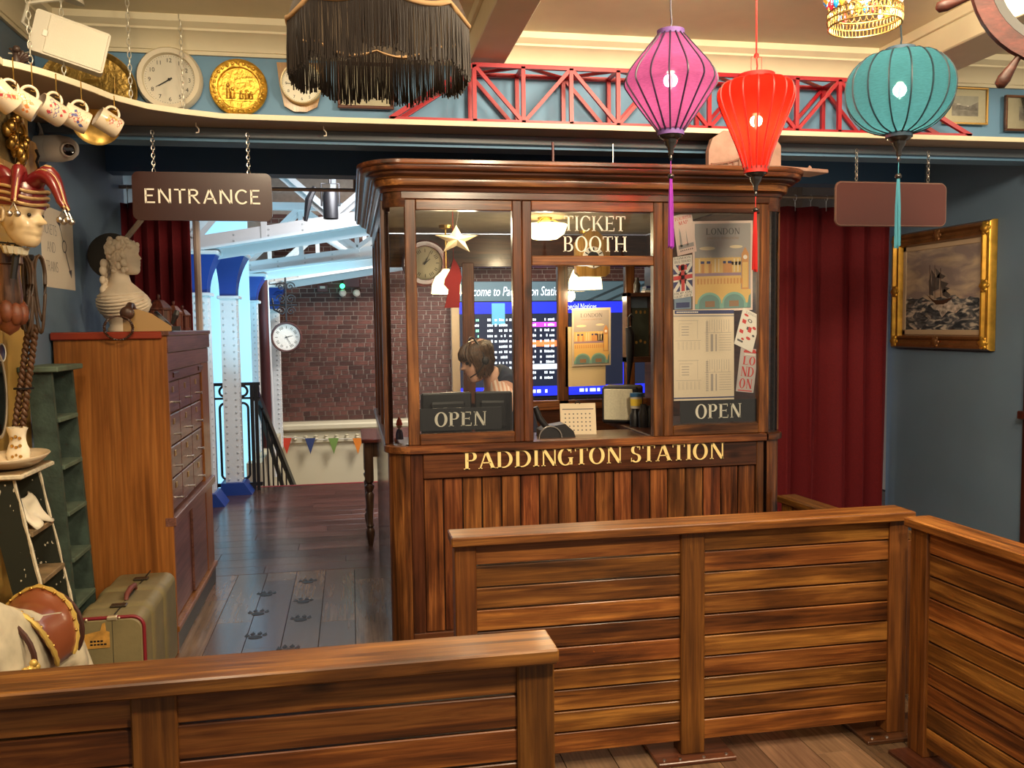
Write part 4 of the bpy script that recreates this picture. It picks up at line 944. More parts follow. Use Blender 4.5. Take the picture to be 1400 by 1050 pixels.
b = B(); b.prism([(c.x+u, c.z+v) for u, v in pol], 4.9, 4.915); b.tube([(c.x,4.907,c.z),(c.x,4.907,2.262)], .002, 5); single('red_felt_cutout', b, mat('red_felt', (.30,.015,.012), .9), 'dark red felt cut-out hanging under the gilt star', 'ornament')
# small figurine behind the corner glass
c = P(546,590,4.42); t = thing('small_figurine', 'tiny figurine with red cap behind the booth corner glass', 'figurine', (c.x, 4.42, 1.035))
b = B(); b.lathe([(.0001,0),(.02,0),(.018,.03),(.012,.05),(.0001,.055)], seg=10); part('body', b, NAVY_, t, local=True, smooth=50)
b = B(); b.sphere((0,0,.068), .014, seg=10); part('head', b, mat('doll_skin', (.7,.45,.33), .6), t, local=True, smooth=60)
b = B(); b.lathe([(.017,.072),(.012,.095),(.0001,.115)], seg=10); part('cap', b, RED_, t, local=True, smooth=50)
# lamp shapes inside; the first three stand in for reflected room lamps
SHADE = emis('lamp_shape_glow', (1.0,.80,.42), 2.2)
def pendant(px, py, Y, r, h, lab, zt=2.26, bowl=False, grp=None):
    c = P(px, py, Y); t = thing('pendant_shape', lab, 'lamp', (c.x, Y, c.z))
    b = B()
    if bowl: b.lathe([(.0001,-h),(r*.55,-h*.92),(r*.85,-h*.6),(r,0),(r*.96,.005)], seg=24)
    else: b.lathe([(r,-h),(r*.95,-h*.6),(r*.72,-h*.22),(r*.35,0),(.02,.02)], seg=20)
    part('glass_shade', b, SHADE, t, local=True, smooth=50)
    b = B()
    if bowl:
        for a in (0, 2.1, 4.2): b.tube([(r*cos(a),r*sin(a),0),(0.01*cos(a),.01*sin(a),min(.25,zt-c.z))], .004, 5)
    b.tube([(0,0,.0 if not bowl else min(.24,zt-c.z-.01)),(0,0,zt-c.z)], .006, 6); b.lathe([(.045,zt-c.z-.001),(.04,zt-c.z-.02),(.0001,zt-c.z-.03)], seg=14); part('rod', b, BRASS, t, local=True)
    l = lamp('pendant_fill', 'POINT', (c.x, Y, c.z-h-.03), 9 if py > 365 or py < 320 else 3, (1,.8,.5), .05); return t  # point light added below each lamp shape to lighten the booth
pendant(610, 372, 5.75, .10, .14, 'cream bell lamp shape standing in for a reflection, left of the red felt cut-out')
pendant(800, 362, 6.0, .12, .17, 'cream bell lamp shape standing in for a reflection, behind the small oak clock')
pendant(745, 308, 5.3, .14, .09, 'bowl lamp shape standing in for a reflection, behind the TICKET lettering', bowl=True)
pendant(1018, 318, 5.0, .09, .10, 'lit yellow bell lamp behind the large travel poster')
# ================================================================== DEPARTURE BOARD AND HALL THINGS
YD = 12.35; a, c = P(640,392,YD), P(906,530,YD)
t = thing('departure_board', 'large blue and black electronic departures board on the far hall wall', 'departure board', ((a.x+c.x)/2, YD, c.z))
def scr(name, col, s): return mat(name, col, .4, emit=s)
NV, BLB, HD, WT, GNt, PU, ORs, CY = scr('screen_black',(.010,.014,.03),.6), scr('screen_blue',(.012,.022,.62),1.1), mat('board_header', (.075,.125,.15), .5, emit=.35), scr('screen_white',(.75,.85,.95),.75), scr('screen_green',(.25,.75,.45),.8), scr('screen_purple',(.42,.05,.62),.9), scr('screen_orange',(.95,.16,.05),1.0), scr('screen_cyan',(.10,.34,.48),.4)
xL, xR = P(618,450,YD).x, P(930,450,YD).x
Z = lambda y: P(770,y,YD).z
b = B(); b.box(xL, xR, YD, YD+.12, Z(545), Z(384)); part('cabinet', b, BLACK, t)
for x in (xL+.4, (xL+xR)/2, xR-.4): b = B(); b.box(x-.03, x+.03, YD+.02, YD+.08, .288, Z(545)); part('mounting_post', b, BLACK, t)
b = B(); b.box(xL, xR, YD-.012, YD, Z(411), Z(385)); part('header_panel', b, HD, t)
b = B(); b.quads([[(x, Z(411)), (x+.09, Z(411)), (x+.75, Z(385)), (x+.66, Z(385))] for x in [P(800,400,YD).x+.30*k for k in range(6)]], (0,YD-.0135,0), (1,0,0), (0,0,1)); part('header_stripes', b, mat('header_stripe', (.03,.055,.07), .5), t)
b = B(); b.quads(fit(bfont('Welcome to Paddington Station', 1, 'LEFT', .25), P(628,400,YD).x, P(769,400,YD).x, Z(408), Z(391.5)), (0,YD-.016,0), (1,0,0), (0,0,1)); part('header_lettering', b, WT, t)
b = B(); b.box(xL, xR, YD-.01, YD, Z(527), Z(412)); part('screen', b, NV, t)
b = B(); b.box(xL, P(851,420,YD).x, YD-.014, YD-.01, Z(428), Z(412.5)); b.box(xL, xR, YD-.014, YD-.01, Z(540), Z(527)); part('title_band', b, BLB, t)
b = B(); b.box(P(852,420,YD).x, P(861,420,YD).x, YD-.016, YD-.01, Z(427), Z(412)); b.box(P(672,420,YD).x, P(690,420,YD).x, YD-.016, YD-.01, Z(443), Z(414)); part('cyan_patch', b, CY, t)
b = B(); b.box(P(851,450,YD).x, P(864,450,YD).x, YD-.013, YD-.01, Z(527), Z(427)); part('title_band', b, BLB, t)
b = B(); polys = bfit('Special Notices', P(772,420,YD).x, P(815,420,YD).x, Z(426), Z(415))
rr = random.Random(4); gl = []; rows = [(436+7.2*k) for k in range(12)]
for k, y in enumerate(rows):
    for x0, x1, f_ in ((641,655,1),(666,674,0),(676,680,0),(682,694,0),(696,700,0),(728,733,0),(738,741,0),(744,758,0),(762,764,0)):
        n = max(1, int((x1-x0)/2.2)); w2 = (x1-x0)/n
        for j in range(n):
            if rr.random() < .86: (gl if (f_ and k % 3 != 1) else polys).append(rect(P(x0+j*w2,y,YD).x, P(x0+j*w2+w2*.75,y,YD).x, Z(y+2.0), Z(y-1.6+rr.random())))
for k in range(14): y = 433+7*k; polys.append(rect(P(853,y,YD).x, P(853+rr.uniform(4,8),y,YD).x, Z(y+2.2), Z(y-1.5)))
polys += [rect(P(x,533,YD).x, P(x+w2,533,YD).x, Z(536), Z(531.5)) for x, w2 in ((728,4),(734,5),(745,3),(792,6),(800,3),(806,8),(816,4))]
b.quads(polys, (0,YD-.018,0), (1,0,0), (0,0,1)); part('white_lines', b, WT, t, kind='stuff')
b = B(); b.quads(gl, (0,YD-.018,0), (1,0,0), (0,0,1)); part('green_lines', b, GNt, t, kind='stuff')
for y0, y1, m, nm in ((440,446.5,PU,'purple_row'),(465,473,ORs,'orange_row'),(497,504,WT,'white_row')):
    b = B(); b.box(P(722,y0,YD).x, P(766,y0,YD).x, YD-.0155, YD-.01, Z(y1), Z(y0)); part(nm, b, m, t)
# station clock on bracket
c = P(392,461,11.8)
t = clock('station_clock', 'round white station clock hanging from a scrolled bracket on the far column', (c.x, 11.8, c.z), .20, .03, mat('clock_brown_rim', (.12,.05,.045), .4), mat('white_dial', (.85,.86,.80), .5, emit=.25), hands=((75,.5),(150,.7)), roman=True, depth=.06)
b = B()
def scroll(x, z, r, s): return [(x+s*(r*(1-k/22))*cos(a_), 11.83, z+(r*(1-k/22))*sin(a_)) for k, a_ in enumerate([2*pi*1.6*k/20 for k in range(21)])]
for z in (.34,.50,.66): b.tube(scroll(c.x+.06, c.z+z, .06, 1), .009, 5); b.tube(scroll(c.x-.06, c.z+z, .06, -1), .009, 5)
b.tube([(c.x,11.83,c.z+.18),(c.x,11.83,c.z+.78)], .012, 6); b.tube([(c.x-.25,11.9,c.z+.42),(c.x+.14,11.83,c.z+.42)], .012, 6); b.tube([(c.x-.05,11.9,c.z+.3),(c.x-.16,11.95,c.z+.36),(c.x-.2,12.0,c.z+.6)], .012, 6)
part('scroll_bracket', b, mat('iron_grey', (.05,.045,.05), .5), t)
# wall lights / safety boxes on the brick
c = P(478,386,12.5); t = thing('emergency_light', 'brown twin emergency light with a green lamp on the brick wall', 'emergency light', (c.x, 12.5, c.z))
bxm = mat('box_brown', (.13,.05,.045), .5); b = B(); b.box(c.x-.09, c.x+.14, 12.5, 12.58, c.z-.07, c.z+.09, .01); part('housing', b, bxm, t)
for x in (468.5, 487.5): q = P(x,400.5,12.47); b = B(); b.lathe([(.0001,.05),(.03,.05),(.05,.03),(.05,0)], (q.x,12.52,q.z), 16, Matrix.Rotation(pi/2,3,'X')); part('lamp_head', b, WHITE, t, smooth=40)
q = P(468,391,12.47); b = B(); b.sphere((q.x,12.5,q.z), .035, seg=10); part('green_lamp', b, emis('green_glow', (.05,.8,.3), 3), t, smooth=60)
c = P(441,394,12.5); t = thing('wall_box', 'small brown wall box with a pale window on the brickwork', 'box', (c.x, 12.5, c.z)); b = B(); b.box(c.x-.075, c.x+.075, 12.52, 12.58, c.z-.05, c.z+.05, .01); part('housing', b, bxm, t)
b = B(); b.box(c.x-.035, c.x+.035, 12.512, 12.522, c.z-.005, c.z+.03, .003); part('window', b, WHITE, t)
# bunting
t = thing('bunting', 'string of red navy green and orange pennants across the cream stairwell wall', 'bunting', (-.2, 12.2, .1))
b = B(); p0, p1 = P(384,597,12.2), P(540,598,12.2); b.tube([p0, P(440,601,12.2), p1], .006, 5); part('string', b, WHITE, t)
for x, col in ((391.5,(.62,.05,.02)),(424,(.03,.05,.16)),(456,(.17,.28,.06)),(489,(.75,.22,.02)),(523,(.62,.05,.02))):
    q = P(x,599,12.19); b = B(); s = .07; b.prism([(q.x-s,q.z),(q.x+s,q.z),(q.x,q.z-.22)], 12.185, 12.195); part('pennant', b, mat('pennant_%d' % int(x), col, .8), t)
# iron railing at the stair head
IRON = mat('black_iron', (.010,.010,.012), .35)
rl, rr_ = P(291,530,8.95).x, P(341,530,8.95).x; zt = P(315,524,8.95).z; Yr = 8.95
t = thing('iron_railing', 'black iron railing panel with long loops and rings at the stair head', 'railing', ((rl+rr_)/2, Yr, 0))
b = B(); b.bar((rl,Yr,zt-.01),(rr_+.1,Yr,zt-.01), .03, .03); b.bar((rl,Yr,zt-.15),(rr_+.1,Yr,zt-.15), .025, .02); b.bar((rl,Yr,.06),(rr_+.1,Yr,.06), .03, .035); part('rail', b, IRON, t)
for x in (rl, rr_+.02, rr_+.06): b = B(); b.box(x-.016, x+.016, Yr-.016, Yr+.016, 0, zt); part('post', b, IRON, t)
for k in (0, 1):
    cx = rl+.11+.165*k; pts3 = [(cx+.052*cos(a_), Yr, (zt-.25 if sin(a_) >= 0 else .17)+.052*sin(a_)) for a_ in [2*pi*j/24 for j in range(24)]]
    b = B(); b.tube(pts3, .012, 6, closed=True); part('loop', b, IRON, t, smooth=50)
    b = B(); b.tube([(cx+.05*cos(a_), Yr, zt-.08+.05*sin(a_)) for a_ in [2*pi*j/20 for j in range(20)]], .012, 6, closed=True); part('ring', b, IRON, t, smooth=50)
t = thing('stair_banister', 'sloping black banister with thin balusters leading down the stairs', 'banister', (-.9, 9.2, 0))
h0 = P(350,536,9.3); b = B(); hd = Vector((.28, 1.5, -1.35)); b.bar(h0, h0+hd*1.1, .05, .06); b.lathe([(.03,-.09),(.036,-.05),(.036,.05),(.03,.09)], h0, 12); part('handrail', b, IRON, t)
for k in range(9): q = h0+hd*(k/8.5); b = B(); b.tube([q, (q.x,q.y,q.z-.95)], .009, 6); part('baluster', b, IRON, t)
b = B(); q = h0+Vector((-.02,.02,-.0)); b.bar(q-Vector((0,0,.0)), q+hd*.98-Vector((.0,0,.45)), .04, .03); part('lower_rail', b, IRON, t)
# stage lamp in the trusses
c = P(452,282,7.25); t = thing('stage_light', 'black stage spotlight clamped among the white trusses', 'spotlight', (c.x, 7.25, c.z))
b = B(); b.lathe([(.0001,.12),(.05,.12),(.06,.08),(.06,-.10),(.05,-.10),(.05,.06),(.0001,.06)], c, 16); part('can', b, BLACK, t, smooth=40)
b = B(); b.tube([(c.x-.07,7.25,c.z),(c.x-.07,7.25,c.z+.18),(c.x+.07,7.25,c.z+.18),(c.x+.07,7.25,c.z)], .008, 6); b.tube([(c.x,7.25,c.z+.18),(c.x,7.25,2.983)], .012, 6); part('yoke', b, BLACK, t)
b = B(); b.tube([(c.x-.12,7.25,c.z+.15),(c.x-.17,7.25,c.z+.05),(c.x-.2,7.25,c.z-.12)], [.02,.03,.015], 8); part('flag', b, BLACK, t)
# side table with turned legs
t = thing('side_table', 'wooden side table with turned legs standing behind the booth side', 'table', (.36, 6.7, 0))
TW = wood('table_walnut', (.02,.010,.006), (.07,.035,.02), (.12,.07,.04), 2, knots=0, rnd=.05)
b = B(); b.box(.06, .70, 6.36, 7.05, .765, .795, .006); part('table_top', b, mat('glossy_top_red_lit', (.13,.035,.03), .12, coat=1), t)  # red light falling on the top is put into its colour
b = B(); b.box(.09,.67, 6.39,6.41, .66,.765); b.box(.09,.11, 6.40,7.0, .66,.765); b.box(.65,.67, 6.40,7.0, .66,.765); part('apron', b, TW, t)
for x, y in ((.11,6.42),(.65,6.42),(.11,6.98),(.65,6.98)):
    b = B(); b.box(x-.032, x+.032, y-.032, y+.032, .48, .765, .004); b.lathe([(.0001,0),(.016,.0),(.022,.03),(.032,.08),(.034,.11),(.022,.135),(.03,.15),(.022,.165),(.024,.25),(.034,.38),(.022,.40),(.034,.43),(.036,.445),(.02,.46),(.032,.475),(.03,.485)], (x,y,0), 16); part('leg', b, TW, t, smooth=40)
# ================================================================== WOODEN DRAWER CABINET
PLY = wood('cabinet_ply', (.17,.062,.010), (.27,.105,.018), (.33,.14,.028), 2, sc=.6, rough=.42, coat=.15, rnd=.03, dist=1.2, knots=.3, bump=.03)
MAH = wood('cabinet_front', (.085,.030,.022), (.15,.062,.048), (.20,.09,.07), 1, rough=.35, rnd=.1, knots=0, bump=.04)
ORW = wood('cabinet_stile', (.15,.05,.008), (.26,.10,.018), (.33,.14,.03), 2, rough=.35, rnd=.05, knots=0)
cx0, cx1, cy0, cy1, ch = -1.385, -.875, 4.47, 5.74, 1.592
cb = thing('drawer_cabinet', 'tall wooden cabinet of small drawers with orange plywood side and red top edge', 'cabinet', (-1.13, 5.1, 0))
b = B(); b.box(cx0, cx1-.001, cy0-.001, cy0+.022, 0, ch-.02); part('side_panel', b, PLY, cb, label='orange plywood side')
b = B(); b.box(cx0, cx1-.04, cy0+.022, cy1, .0, ch-.02); part('carcass', b, ORW, cb)
b = B(); b.box(cx0-.008, cx1+.012, cy0-.012, cy1, ch-.02, ch+.004, .004); part('top', b, MAH, cb)
b = B(); b.box(cx0-.01, cx1-.02, cy0-.016, cy0-.002, ch-.034, ch+.002, .005); part('top_edge', b, mat('red_edge', (.26,.030,.012), .35, coat=.3), cb, label='red moulded edge strip')
b = B(); b.box(cx1-.04, cx1+.004, cy0, cy1, 1.49, ch-.02, .003); part('upper_rail', b, MAH, cb); b = B(); b.box(cx1-.04, cx1-.004, cy0+.004, cy1-.02, 1.40, 1.488, .003); part('upper_rail', b, MAH, cb)
b = B(); b.box(cx1-.04, cx1-.012, cy0+.005, cy1-.05, 1.345, 1.398, .003); q = part('pull_shelf', b, MAH, cb)
for y in (4.72, 5.46): b = B(); b.box(cx1-.013, cx1-.006, y-.07, y+.07, 1.36, 1.385, .002); part('grip_slot', b, BD_Y, q)
b = B(); b.box(cx1-.040, cx1-.002, cy0, cy0+.03, .02, 1.49, .003); part('front_stile', b, MAH, cb); b = B(); b.box(cx1-.040, cx1-.01, 5.50, cy1, .02, 1.40, .003); part('front_stile', b, ORW, cb)
for r in range(4):
    for k in range(3):
        y0 = 4.51+.33*k; z0 = .69+.163*r; b = B(); b.box(cx1-.036, cx1-.020, y0+.004, y0+.326, z0+.004, z0+.159, .004); d = part('drawer', b, MAH, cb, origin='c')
        b = B(); b.tube([(cx1-.020,y0+.165,z0+.055),(cx1+.008,y0+.165,z0+.055),(cx1+.016,y0+.165,z0+.055)], [.005,.006,.009], 8); part('knob', b, CHROME, d, smooth=40)
        b = B(); b.box(cx1-.021, cx1-.017, y0+.145, y0+.185, z0+.105, z0+.135, .001); part('card_holder', b, BRASS, d)
b = B(); b.box(cx1-.04, cx1+.012, cy0-.003, cy1, .635, .682, .004); part('waist_rail', b, MAH, cb)
b = B(); b.box(cx1-.038, cx1-.026, 4.50, 5.05, .14, .63, .002); part('sliding_door', b, MAH, cb); b = B(); b.box(cx1-.028, cx1-.014, 5.06, 5.68, .14, .63, .002); part('sliding_door', b, MAH, cb)
b = B(); b.box(cx1-.04, cx1+.008, cy0, cy1, .105, .135, .004); part('door_track', b, ORW, cb); b = B(); b.box(cx1-.04, cx1-.006, cy0+.02, cy1, .0, .105, .002); part('plinth', b, mat('plinth_green_grey', (.045,.048,.035), .4), cb)

# ------------------------------------------------------------------ heads
def lerp_tab(tab, z):
    for (a, c) in zip(tab[:-1], tab[1:]):
        if a[0] <= z <= c[0]:
            u = (z-a[0])/(c[0]-a[0]); u = u*u*(3-2*u)*.5+u*.5; return [a[i]+(c[i]-a[i])*u for i in range(1, 4)]
    return tab[-1][1:]
HTAB = [(0,.074,.012,.022),(.012,.086,-.005,.040),(.03,.091,-.022,.050),(.045,.089,-.034,.055),(.058,.094,-.045,.058),(.068,.092,-.052,.061),(.076,.096,-.06,.063),(.092,.092,-.074,.067),(.12,.085,-.092,.071),(.15,.092,-.101,.074),(.18,.086,-.101,.073),(.205,.064,-.088,.062),(.222,.034,-.06,.042),(.23,.0,-.02,.012)]
def head(b, M, s=1., nose=.024, seg=44, nr=34):
    rings = []
    for i in range(nr+1):
        z = .23*i/nr; f, k, wd = lerp_tab(HTAB, z); cx = (f+k)/2; rx = (f-k)/2; r = []
        for j in range(seg):
            a = 2*pi*j/seg; ca, sa = cos(a), sin(a)
            x = cx+rx*(abs(ca)**.9)*(1 if ca >= 0 else -1); y = wd*(abs(sa)**.9)*(1 if sa >= 0 else -1)
            if ca > 0:
                nz = max(0, min(1, (.142-z)/.046)) if z > .096 else max(0, 1-(.096-z)/.012)
                x += nose*nz*math.exp(-(y/.0125)**2)
                x -= .010*math.exp(-((abs(y)-.031)/.014)**2-((z-.122)/.013)**2)     # eye sockets
                x += .004*math.exp(-(y/.020)**2-((z-.064)/.006)**2)+.004*math.exp(-(y/.018)**2-((z-.052)/.005)**2)-.004*math.exp(-(y/.024)**2-((z-.058)/.003)**2)
            r.append(M @ Vector((x*s, y*s, z*s)))
        rings.append(r)
    b.loft(rings)
    for sg in (-1, 1):
        pts4 = [M @ Vector(((-.012+.014*cos(a)*.8)*s, sg*(.071+.006)*s, (.112+.026*sin(a))*s)) for a in [2*pi*k/12 for k in range(12)]]; b.tube(pts4, .006*s, 6, closed=True)
def basis(face, up=(0,0,1), loc=(0,0,0)):
    X = Vector(face).normalized(); Zv = Vector(up); Yv = Zv.cross(X).normalized(); Zv = X.cross(Yv)
    return Matrix(((X.x,Yv.x,Zv.x,loc[0]),(X.y,Yv.y,Zv.y,loc[1]),(X.z,Yv.z,Zv.z,loc[2]),(0,0,0,1)))
def skin(nodes, edges, sub=2, root=0):
    me = D.meshes.new('sk'); me.from_pydata([n_[0] for n_ in nodes], edges, []); o = D.objects.new('sk', me); COL.objects.link(o)
    md = o.modifiers.new('s', 'SKIN'); md.use_smooth_shade = True
    for i, n_ in enumerate(nodes): r = n_[1]; me.skin_vertices[0].data[i].radius = (r, r) if not isinstance(r, tuple) else r
    me.skin_vertices[0].data[root].use_root = True
    o.modifiers.new('b', 'SUBSURF').levels = sub
    dg = bpy.context.evaluated_depsgraph_get(); ev = o.evaluated_get(dg); m2 = ev.to_mesh()
    vs = [v.co[:] for v in m2.vertices]; fs = [tuple(p.vertices) for p in m2.polygons]; ev.to_mesh_clear(); D.objects.remove(o); D.meshes.remove(me)
    b = B(); b.add(vs, fs); return b
PLASTER = mat('plaster', (.72,.60,.45), .6, var=.08, vscale=12)
# bust
c = P(170,448,4.95); c.z = ch+.004
t = thing('plaster_bust', 'cream plaster bust of a curly haired head in profile on the drawer cabinet', 'bust', c)
s = .84; hb = Vector((c.x+.018, c.y, c.z+.298)); M = basis((.97,-.22,.04), (-.02,0,1), hb)
b = B(); head(b, M, s, .020)
TT = [(0,-.085,.055,.06),(.012,-.088,.058,.062),(.03,-.075,.05,.055),(.05,-.08,.075,.065),(.08,-.105,.11,.085),(.11,-.125,.135,.105),(.14,-.135,.145,.122),(.165,-.135,.14,.126),(.19,-.125,.125,.118),(.215,-.105,.095,.098),(.24,-.08,.07,.07),(.26,-.068,.045,.054),(.29,-.06,.035,.048),(.33,-.055,.03,.046)]
rings = []
for z, xb, xf, wy in TT:
    r = []
    for k in range(36):
        a = 2*pi*k/36; ca, sa = cos(a), sin(a); fold = .0045*sin(k*2.2+z*70)*(1 if .06 < z < .22 else 0)
        x = (xf+xb)/2+(xf-xb)/2*ca*(1-.10*abs(sa)); y = wy*sa; d = Vector((ca, sa, 0))
        v_ = Vector((x, y, 0))+d*fold; r.append(c+Vector((.97*v_.x+.22*v_.y, -.22*v_.x+.97*v_.y, z)))
    rings.append(r)
b.loft(rings); part('head_and_shoulders', b, PLASTER, t, smooth=70)
b = B(); rr = random.Random(5)
for k in range(190):
    z = rr.uniform(.02,.226); a = rr.uniform(.36*pi, 1.64*pi) if z < .165 else rr.uniform(0.16*pi, 1.84*pi); f, kk, wd = lerp_tab(HTAB, max(.09,min(z,.21))); cx = (f+kk)/2; q = M @ Vector(((cx+(f-kk)/2*1.02*cos(a))*s, wd*1.04*sin(a)*s, z*s)); b.sphere(q, rr.uniform(.009,.015), rr.uniform(.8,1.3), rr.uniform(.8,1.2), rr.uniform(.9,1.6), 8, 6)
for k in range(26): b.sphere((c.x-.070-.018*rr.random(), c.y+rr.uniform(-.06,.05), c.z+.21+.006*k), rr.uniform(.014,.020), 1, 1, 1.4, 8, 6)
part('curled_hair', b, PLASTER, t, smooth=70)
b = B()
def bsurf(a, z):
    for p_, q_ in zip(TT[:-1], TT[1:]):
        if p_[0] <= z <= q_[0]: u = (z-p_[0])/(q_[0]-p_[0]); xb, xf, wy = [p_[i]+(q_[i]-p_[i])*u for i in (1,2,3)]
    x = (xf+xb)/2+(xf-xb)/2*cos(a)*(1-.10*abs(sin(a))); y = wy*sin(a); return c+Vector((.97*x+.22*y, -.22*x+.97*y, z))
for k in range(7): b.tube([bsurf(-3.0+2.9*u, .075+.017*k+.035*(2*u-1)**2*(1 if k < 5 else .3)+.02*u) for u in [m_/14 for m_ in range(15)]], [.003]+[.0075]*13+[.003], 6)
part('drapery_folds', b, PLASTER, t, smooth=60)
# banjo behind the bust
c = P(152,350,5.1); t = thing('banjo', 'dark round bodied banjo leaning on the wall behind the bust', 'banjo', (c.x, 5.1, ch+.004))
A = Matrix.Rotation(radians(90), 3, 'X'); b = B(); b.lathe([(.0001,.0),(.110,.0),(.125,.01),(.125,.05),(.110,.06),(.0001,.06)], (c.x,5.16,c.z), 28, A); part('body', b, mat('banjo_brown', (.055,.045,.035), .5), t, smooth=40)
d = Vector((.62,0,.78)); b = B(); q = Vector((c.x,5.12,c.z)); b.bar(q+d*.12, q+d*.46, .05, .02, .004); part('neck', b, mat('banjo_neck', (.26,.19,.13), .5), t)
b = B(); b.tube([(c.x,5.13,c.z-.11),(c.x,5.13,ch+.004)], .012, 6); part('stand', b, BLACK, t)
# telephone
c = P(199,449,4.56); c.z = ch+.004; t = thing('vintage_telephone', 'tan vintage telephone with dark brown handset and looped cord on the cabinet edge', 'telephone', c, rz=.1)
t.scale = (1.25, 1.0, 1.12)
b = B(); b.prism([(-.075,0),(.10,0),(.10,.02),(.03,.075),(-.02,.095),(-.055,.09),(-.075,.05)], -.06, .07); part('body', b, mat('tan_bakelite', (.42,.25,.09), .25, coat=.5), t, local=True, smooth=30)
b = B(); b.lathe([(.0001,.012),(.04,.012),(.045,0)], (.06,0,.05), 18, Matrix.Rotation(radians(50),3,'Y')); part('dial', b, BLACK, t, local=True, smooth=40)
DB = mat('dark_brown_bakelite', (.06,.025,.014), .4)
b = B(); b.tube([(-.055,-.085,.085),(-.05,-.03,.115),(-.05,.04,.115),(-.055,.09,.085)], [.018,.012,.012,.018], 8); b.sphere((-.055,-.09,.078), .030, .9, .7, 1, 12); b.sphere((-.055,.095,.078), .030, .9, .7, 1, 12); part('handset', b, DB, t, local=True, smooth=50)
b = B(); pts5 = []
for k in range(220): u = k/219; a = pi*2*(.0+u); pts5.append((-.085+.05*sin(a)+.004*cos(u*260), -.135-.0*u+.004*sin(u*260), .02+.05*cos(a)))
b.tube([(p[0], p[1]+.02, p[2]-.005) for p in pts5], .003, 5); part('coiled_cord', b, DB, t, local=True, smooth=50)
b = B(); b.tube([(.10,-.02,.03),(.115,-.02,.07),(.12,-.02,.09)], [.006,.012,.008], 8); b.box(.09,.13,-.04,.0,.0,.02); part('cradle_arm', b, BLACK, t, local=True)
# three turned wooden caddies
CW = wood('caddy_wood', (.05,.012,.008), (.13,.035,.02), (.20,.06,.03), 2, rough=.5, coat=0, knots=0)
for k, (x, Yc, r, h, lab) in enumerate(((218,5.24,.062,.180,'largest six sided mahogany caddy beside the bust'),(238,5.38,.044,.150,'middle six sided mahogany caddy'),(250,5.5,.042,.130,'smallest six sided mahogany caddy at the cabinet end'))):
    c = P(x,447,Yc); t = thing('tea_caddy', lab, 'caddy', (c.x, Yc, ch+.004), group='mahogany caddies on the cabinet')
    b = B(); b.lathe([(.0001,0),(r*1.12,0),(r*1.12,.012),(r,.016),(r,h*.62),(r*1.05,h*.66)], seg=6); part('body', b, CW, t, local=True)
    b = B(); b.lathe([(r*1.18,h*.66),(r*1.15,h*.72),(r*.5,h*.95),(.0001,h)], seg=6); part('lid', b, CW, t, local=True)
    b = B(); b.lathe([(.0001,h*1.16),(.008,h*1.12),(.009,h*1.05),(.004,h*.97)], seg=10); part('finial', b, CW, t, local=True, smooth=50)
    b = B()
    for j in range(6): a = 2*pi*j/6; b.tube([(r*cos(a),r*sin(a),.014),(r*cos(a),r*sin(a),h*.64)], .006, 6)
    part('corner_pillars', b, CW, t, local=True, smooth=50, kind='stuff')

# ================================================================== LADDERS
def ladder(lab, xt, yn, yf, zt, slope, treads, m, mt, rw=.085, edge=None):
    t = thing('step_ladder', lab, 'ladder', (xt, (yn+yf)/2, 0))
    X = lambda z: xt+(zt-z)*slope
    for y in (yn, yf):
        b = B(); b.add([(X(0)-rw,y-.012,.002),(X(0),y-.012,.002),(X(0),y+.012,.002),(X(0)-rw,y+.012,.002),(X(zt)-rw,y-.012,zt),(X(zt),y-.012,zt),(X(zt),y+.012,zt),(X(zt)-rw,y+.012,zt)], [(0,3,2,1),(4,5,6,7),(0,1,5,4),(1,2,6,5),(2,3,7,6),(3,0,4,7)]); q = part('rail', b, m, t)
        if edge:
            b = B(); rr = random.Random(int(y*100)); b.tube([(X(z)+.001+rr.uniform(-.002,.002), y-.010, z) for z in [zt*k/26 for k in range(27)]], [rr.uniform(.003,.007) for k in range(27)], 5); part('paint_edge', b, edge, q)
    b = B(); b.box(X(zt)-rw-.03, X(zt)+.035, yn-.04, yf+.04, zt, zt+.024, .004); tp = part('top_step', b, mt, t)
    if edge: b = B(); b.tube([(X(zt)-rw-.03,yn-.04,zt+.012),(X(zt)+.035,yn-.04,zt+.012),(X(zt)+.035,yf+.04,zt+.012)], .009, 6); part('paint_edge', b, edge, tp)
    for z in treads: b = B(); b.box(X(z)-rw, X(z)+.01, yn+.012, yf-.012, z-.02, z, .003); part('tread', b, mt, t)
    return t
def splat(name, base, spot, sc, th):
    m, nt, b, N, L = newmat(name); tc = N.new('ShaderNodeTexCoord'); mp = N.new('ShaderNodeMapping'); mp.inputs['Scale'].default_value = (1,1,.5); v = N.new('ShaderNodeTexNoise'); v.inputs['Scale'].default_value = sc; v.inputs['Detail'].default_value = 2
    L.new(tc.outputs['Object'], mp.inputs[0]); L.new(mp.outputs[0], v.inputs['Vector']); r = N.new('ShaderNodeValToRGB'); r.color_ramp.interpolation = 'CONSTANT'; r.color_ramp.elements[1].position = th; r.color_ramp.elements[0].color = rgba(base); r.color_ramp.elements[1].color = rgba(spot)
    L.new(v.outputs[0], r.inputs[0]); L.new(r.outputs[0], b.inputs['Base Color']); b.inputs['Roughness'].default_value = .6; return m
GRNL = mat('green_ladder_paint', (.035,.058,.045), .65, var=.4, vscale=14, bump=.2)
c = P(74,508,4.05); zt = c.z-.0
ladder('tall faded green stepladder leaning beside the drawer cabinet', c.x, 4.02, 4.30, zt, .05, [zt-.20-.205*k for k in range(6)], GRNL, mat('green_ladder_tread', (.085,.12,.085), .7, var=.35, vscale=10), .095)
c = P(20,655,3.40); zt = c.z
WPT = mat('white_paint_drips', (.62,.55,.40), .6, var=.2, vscale=50)
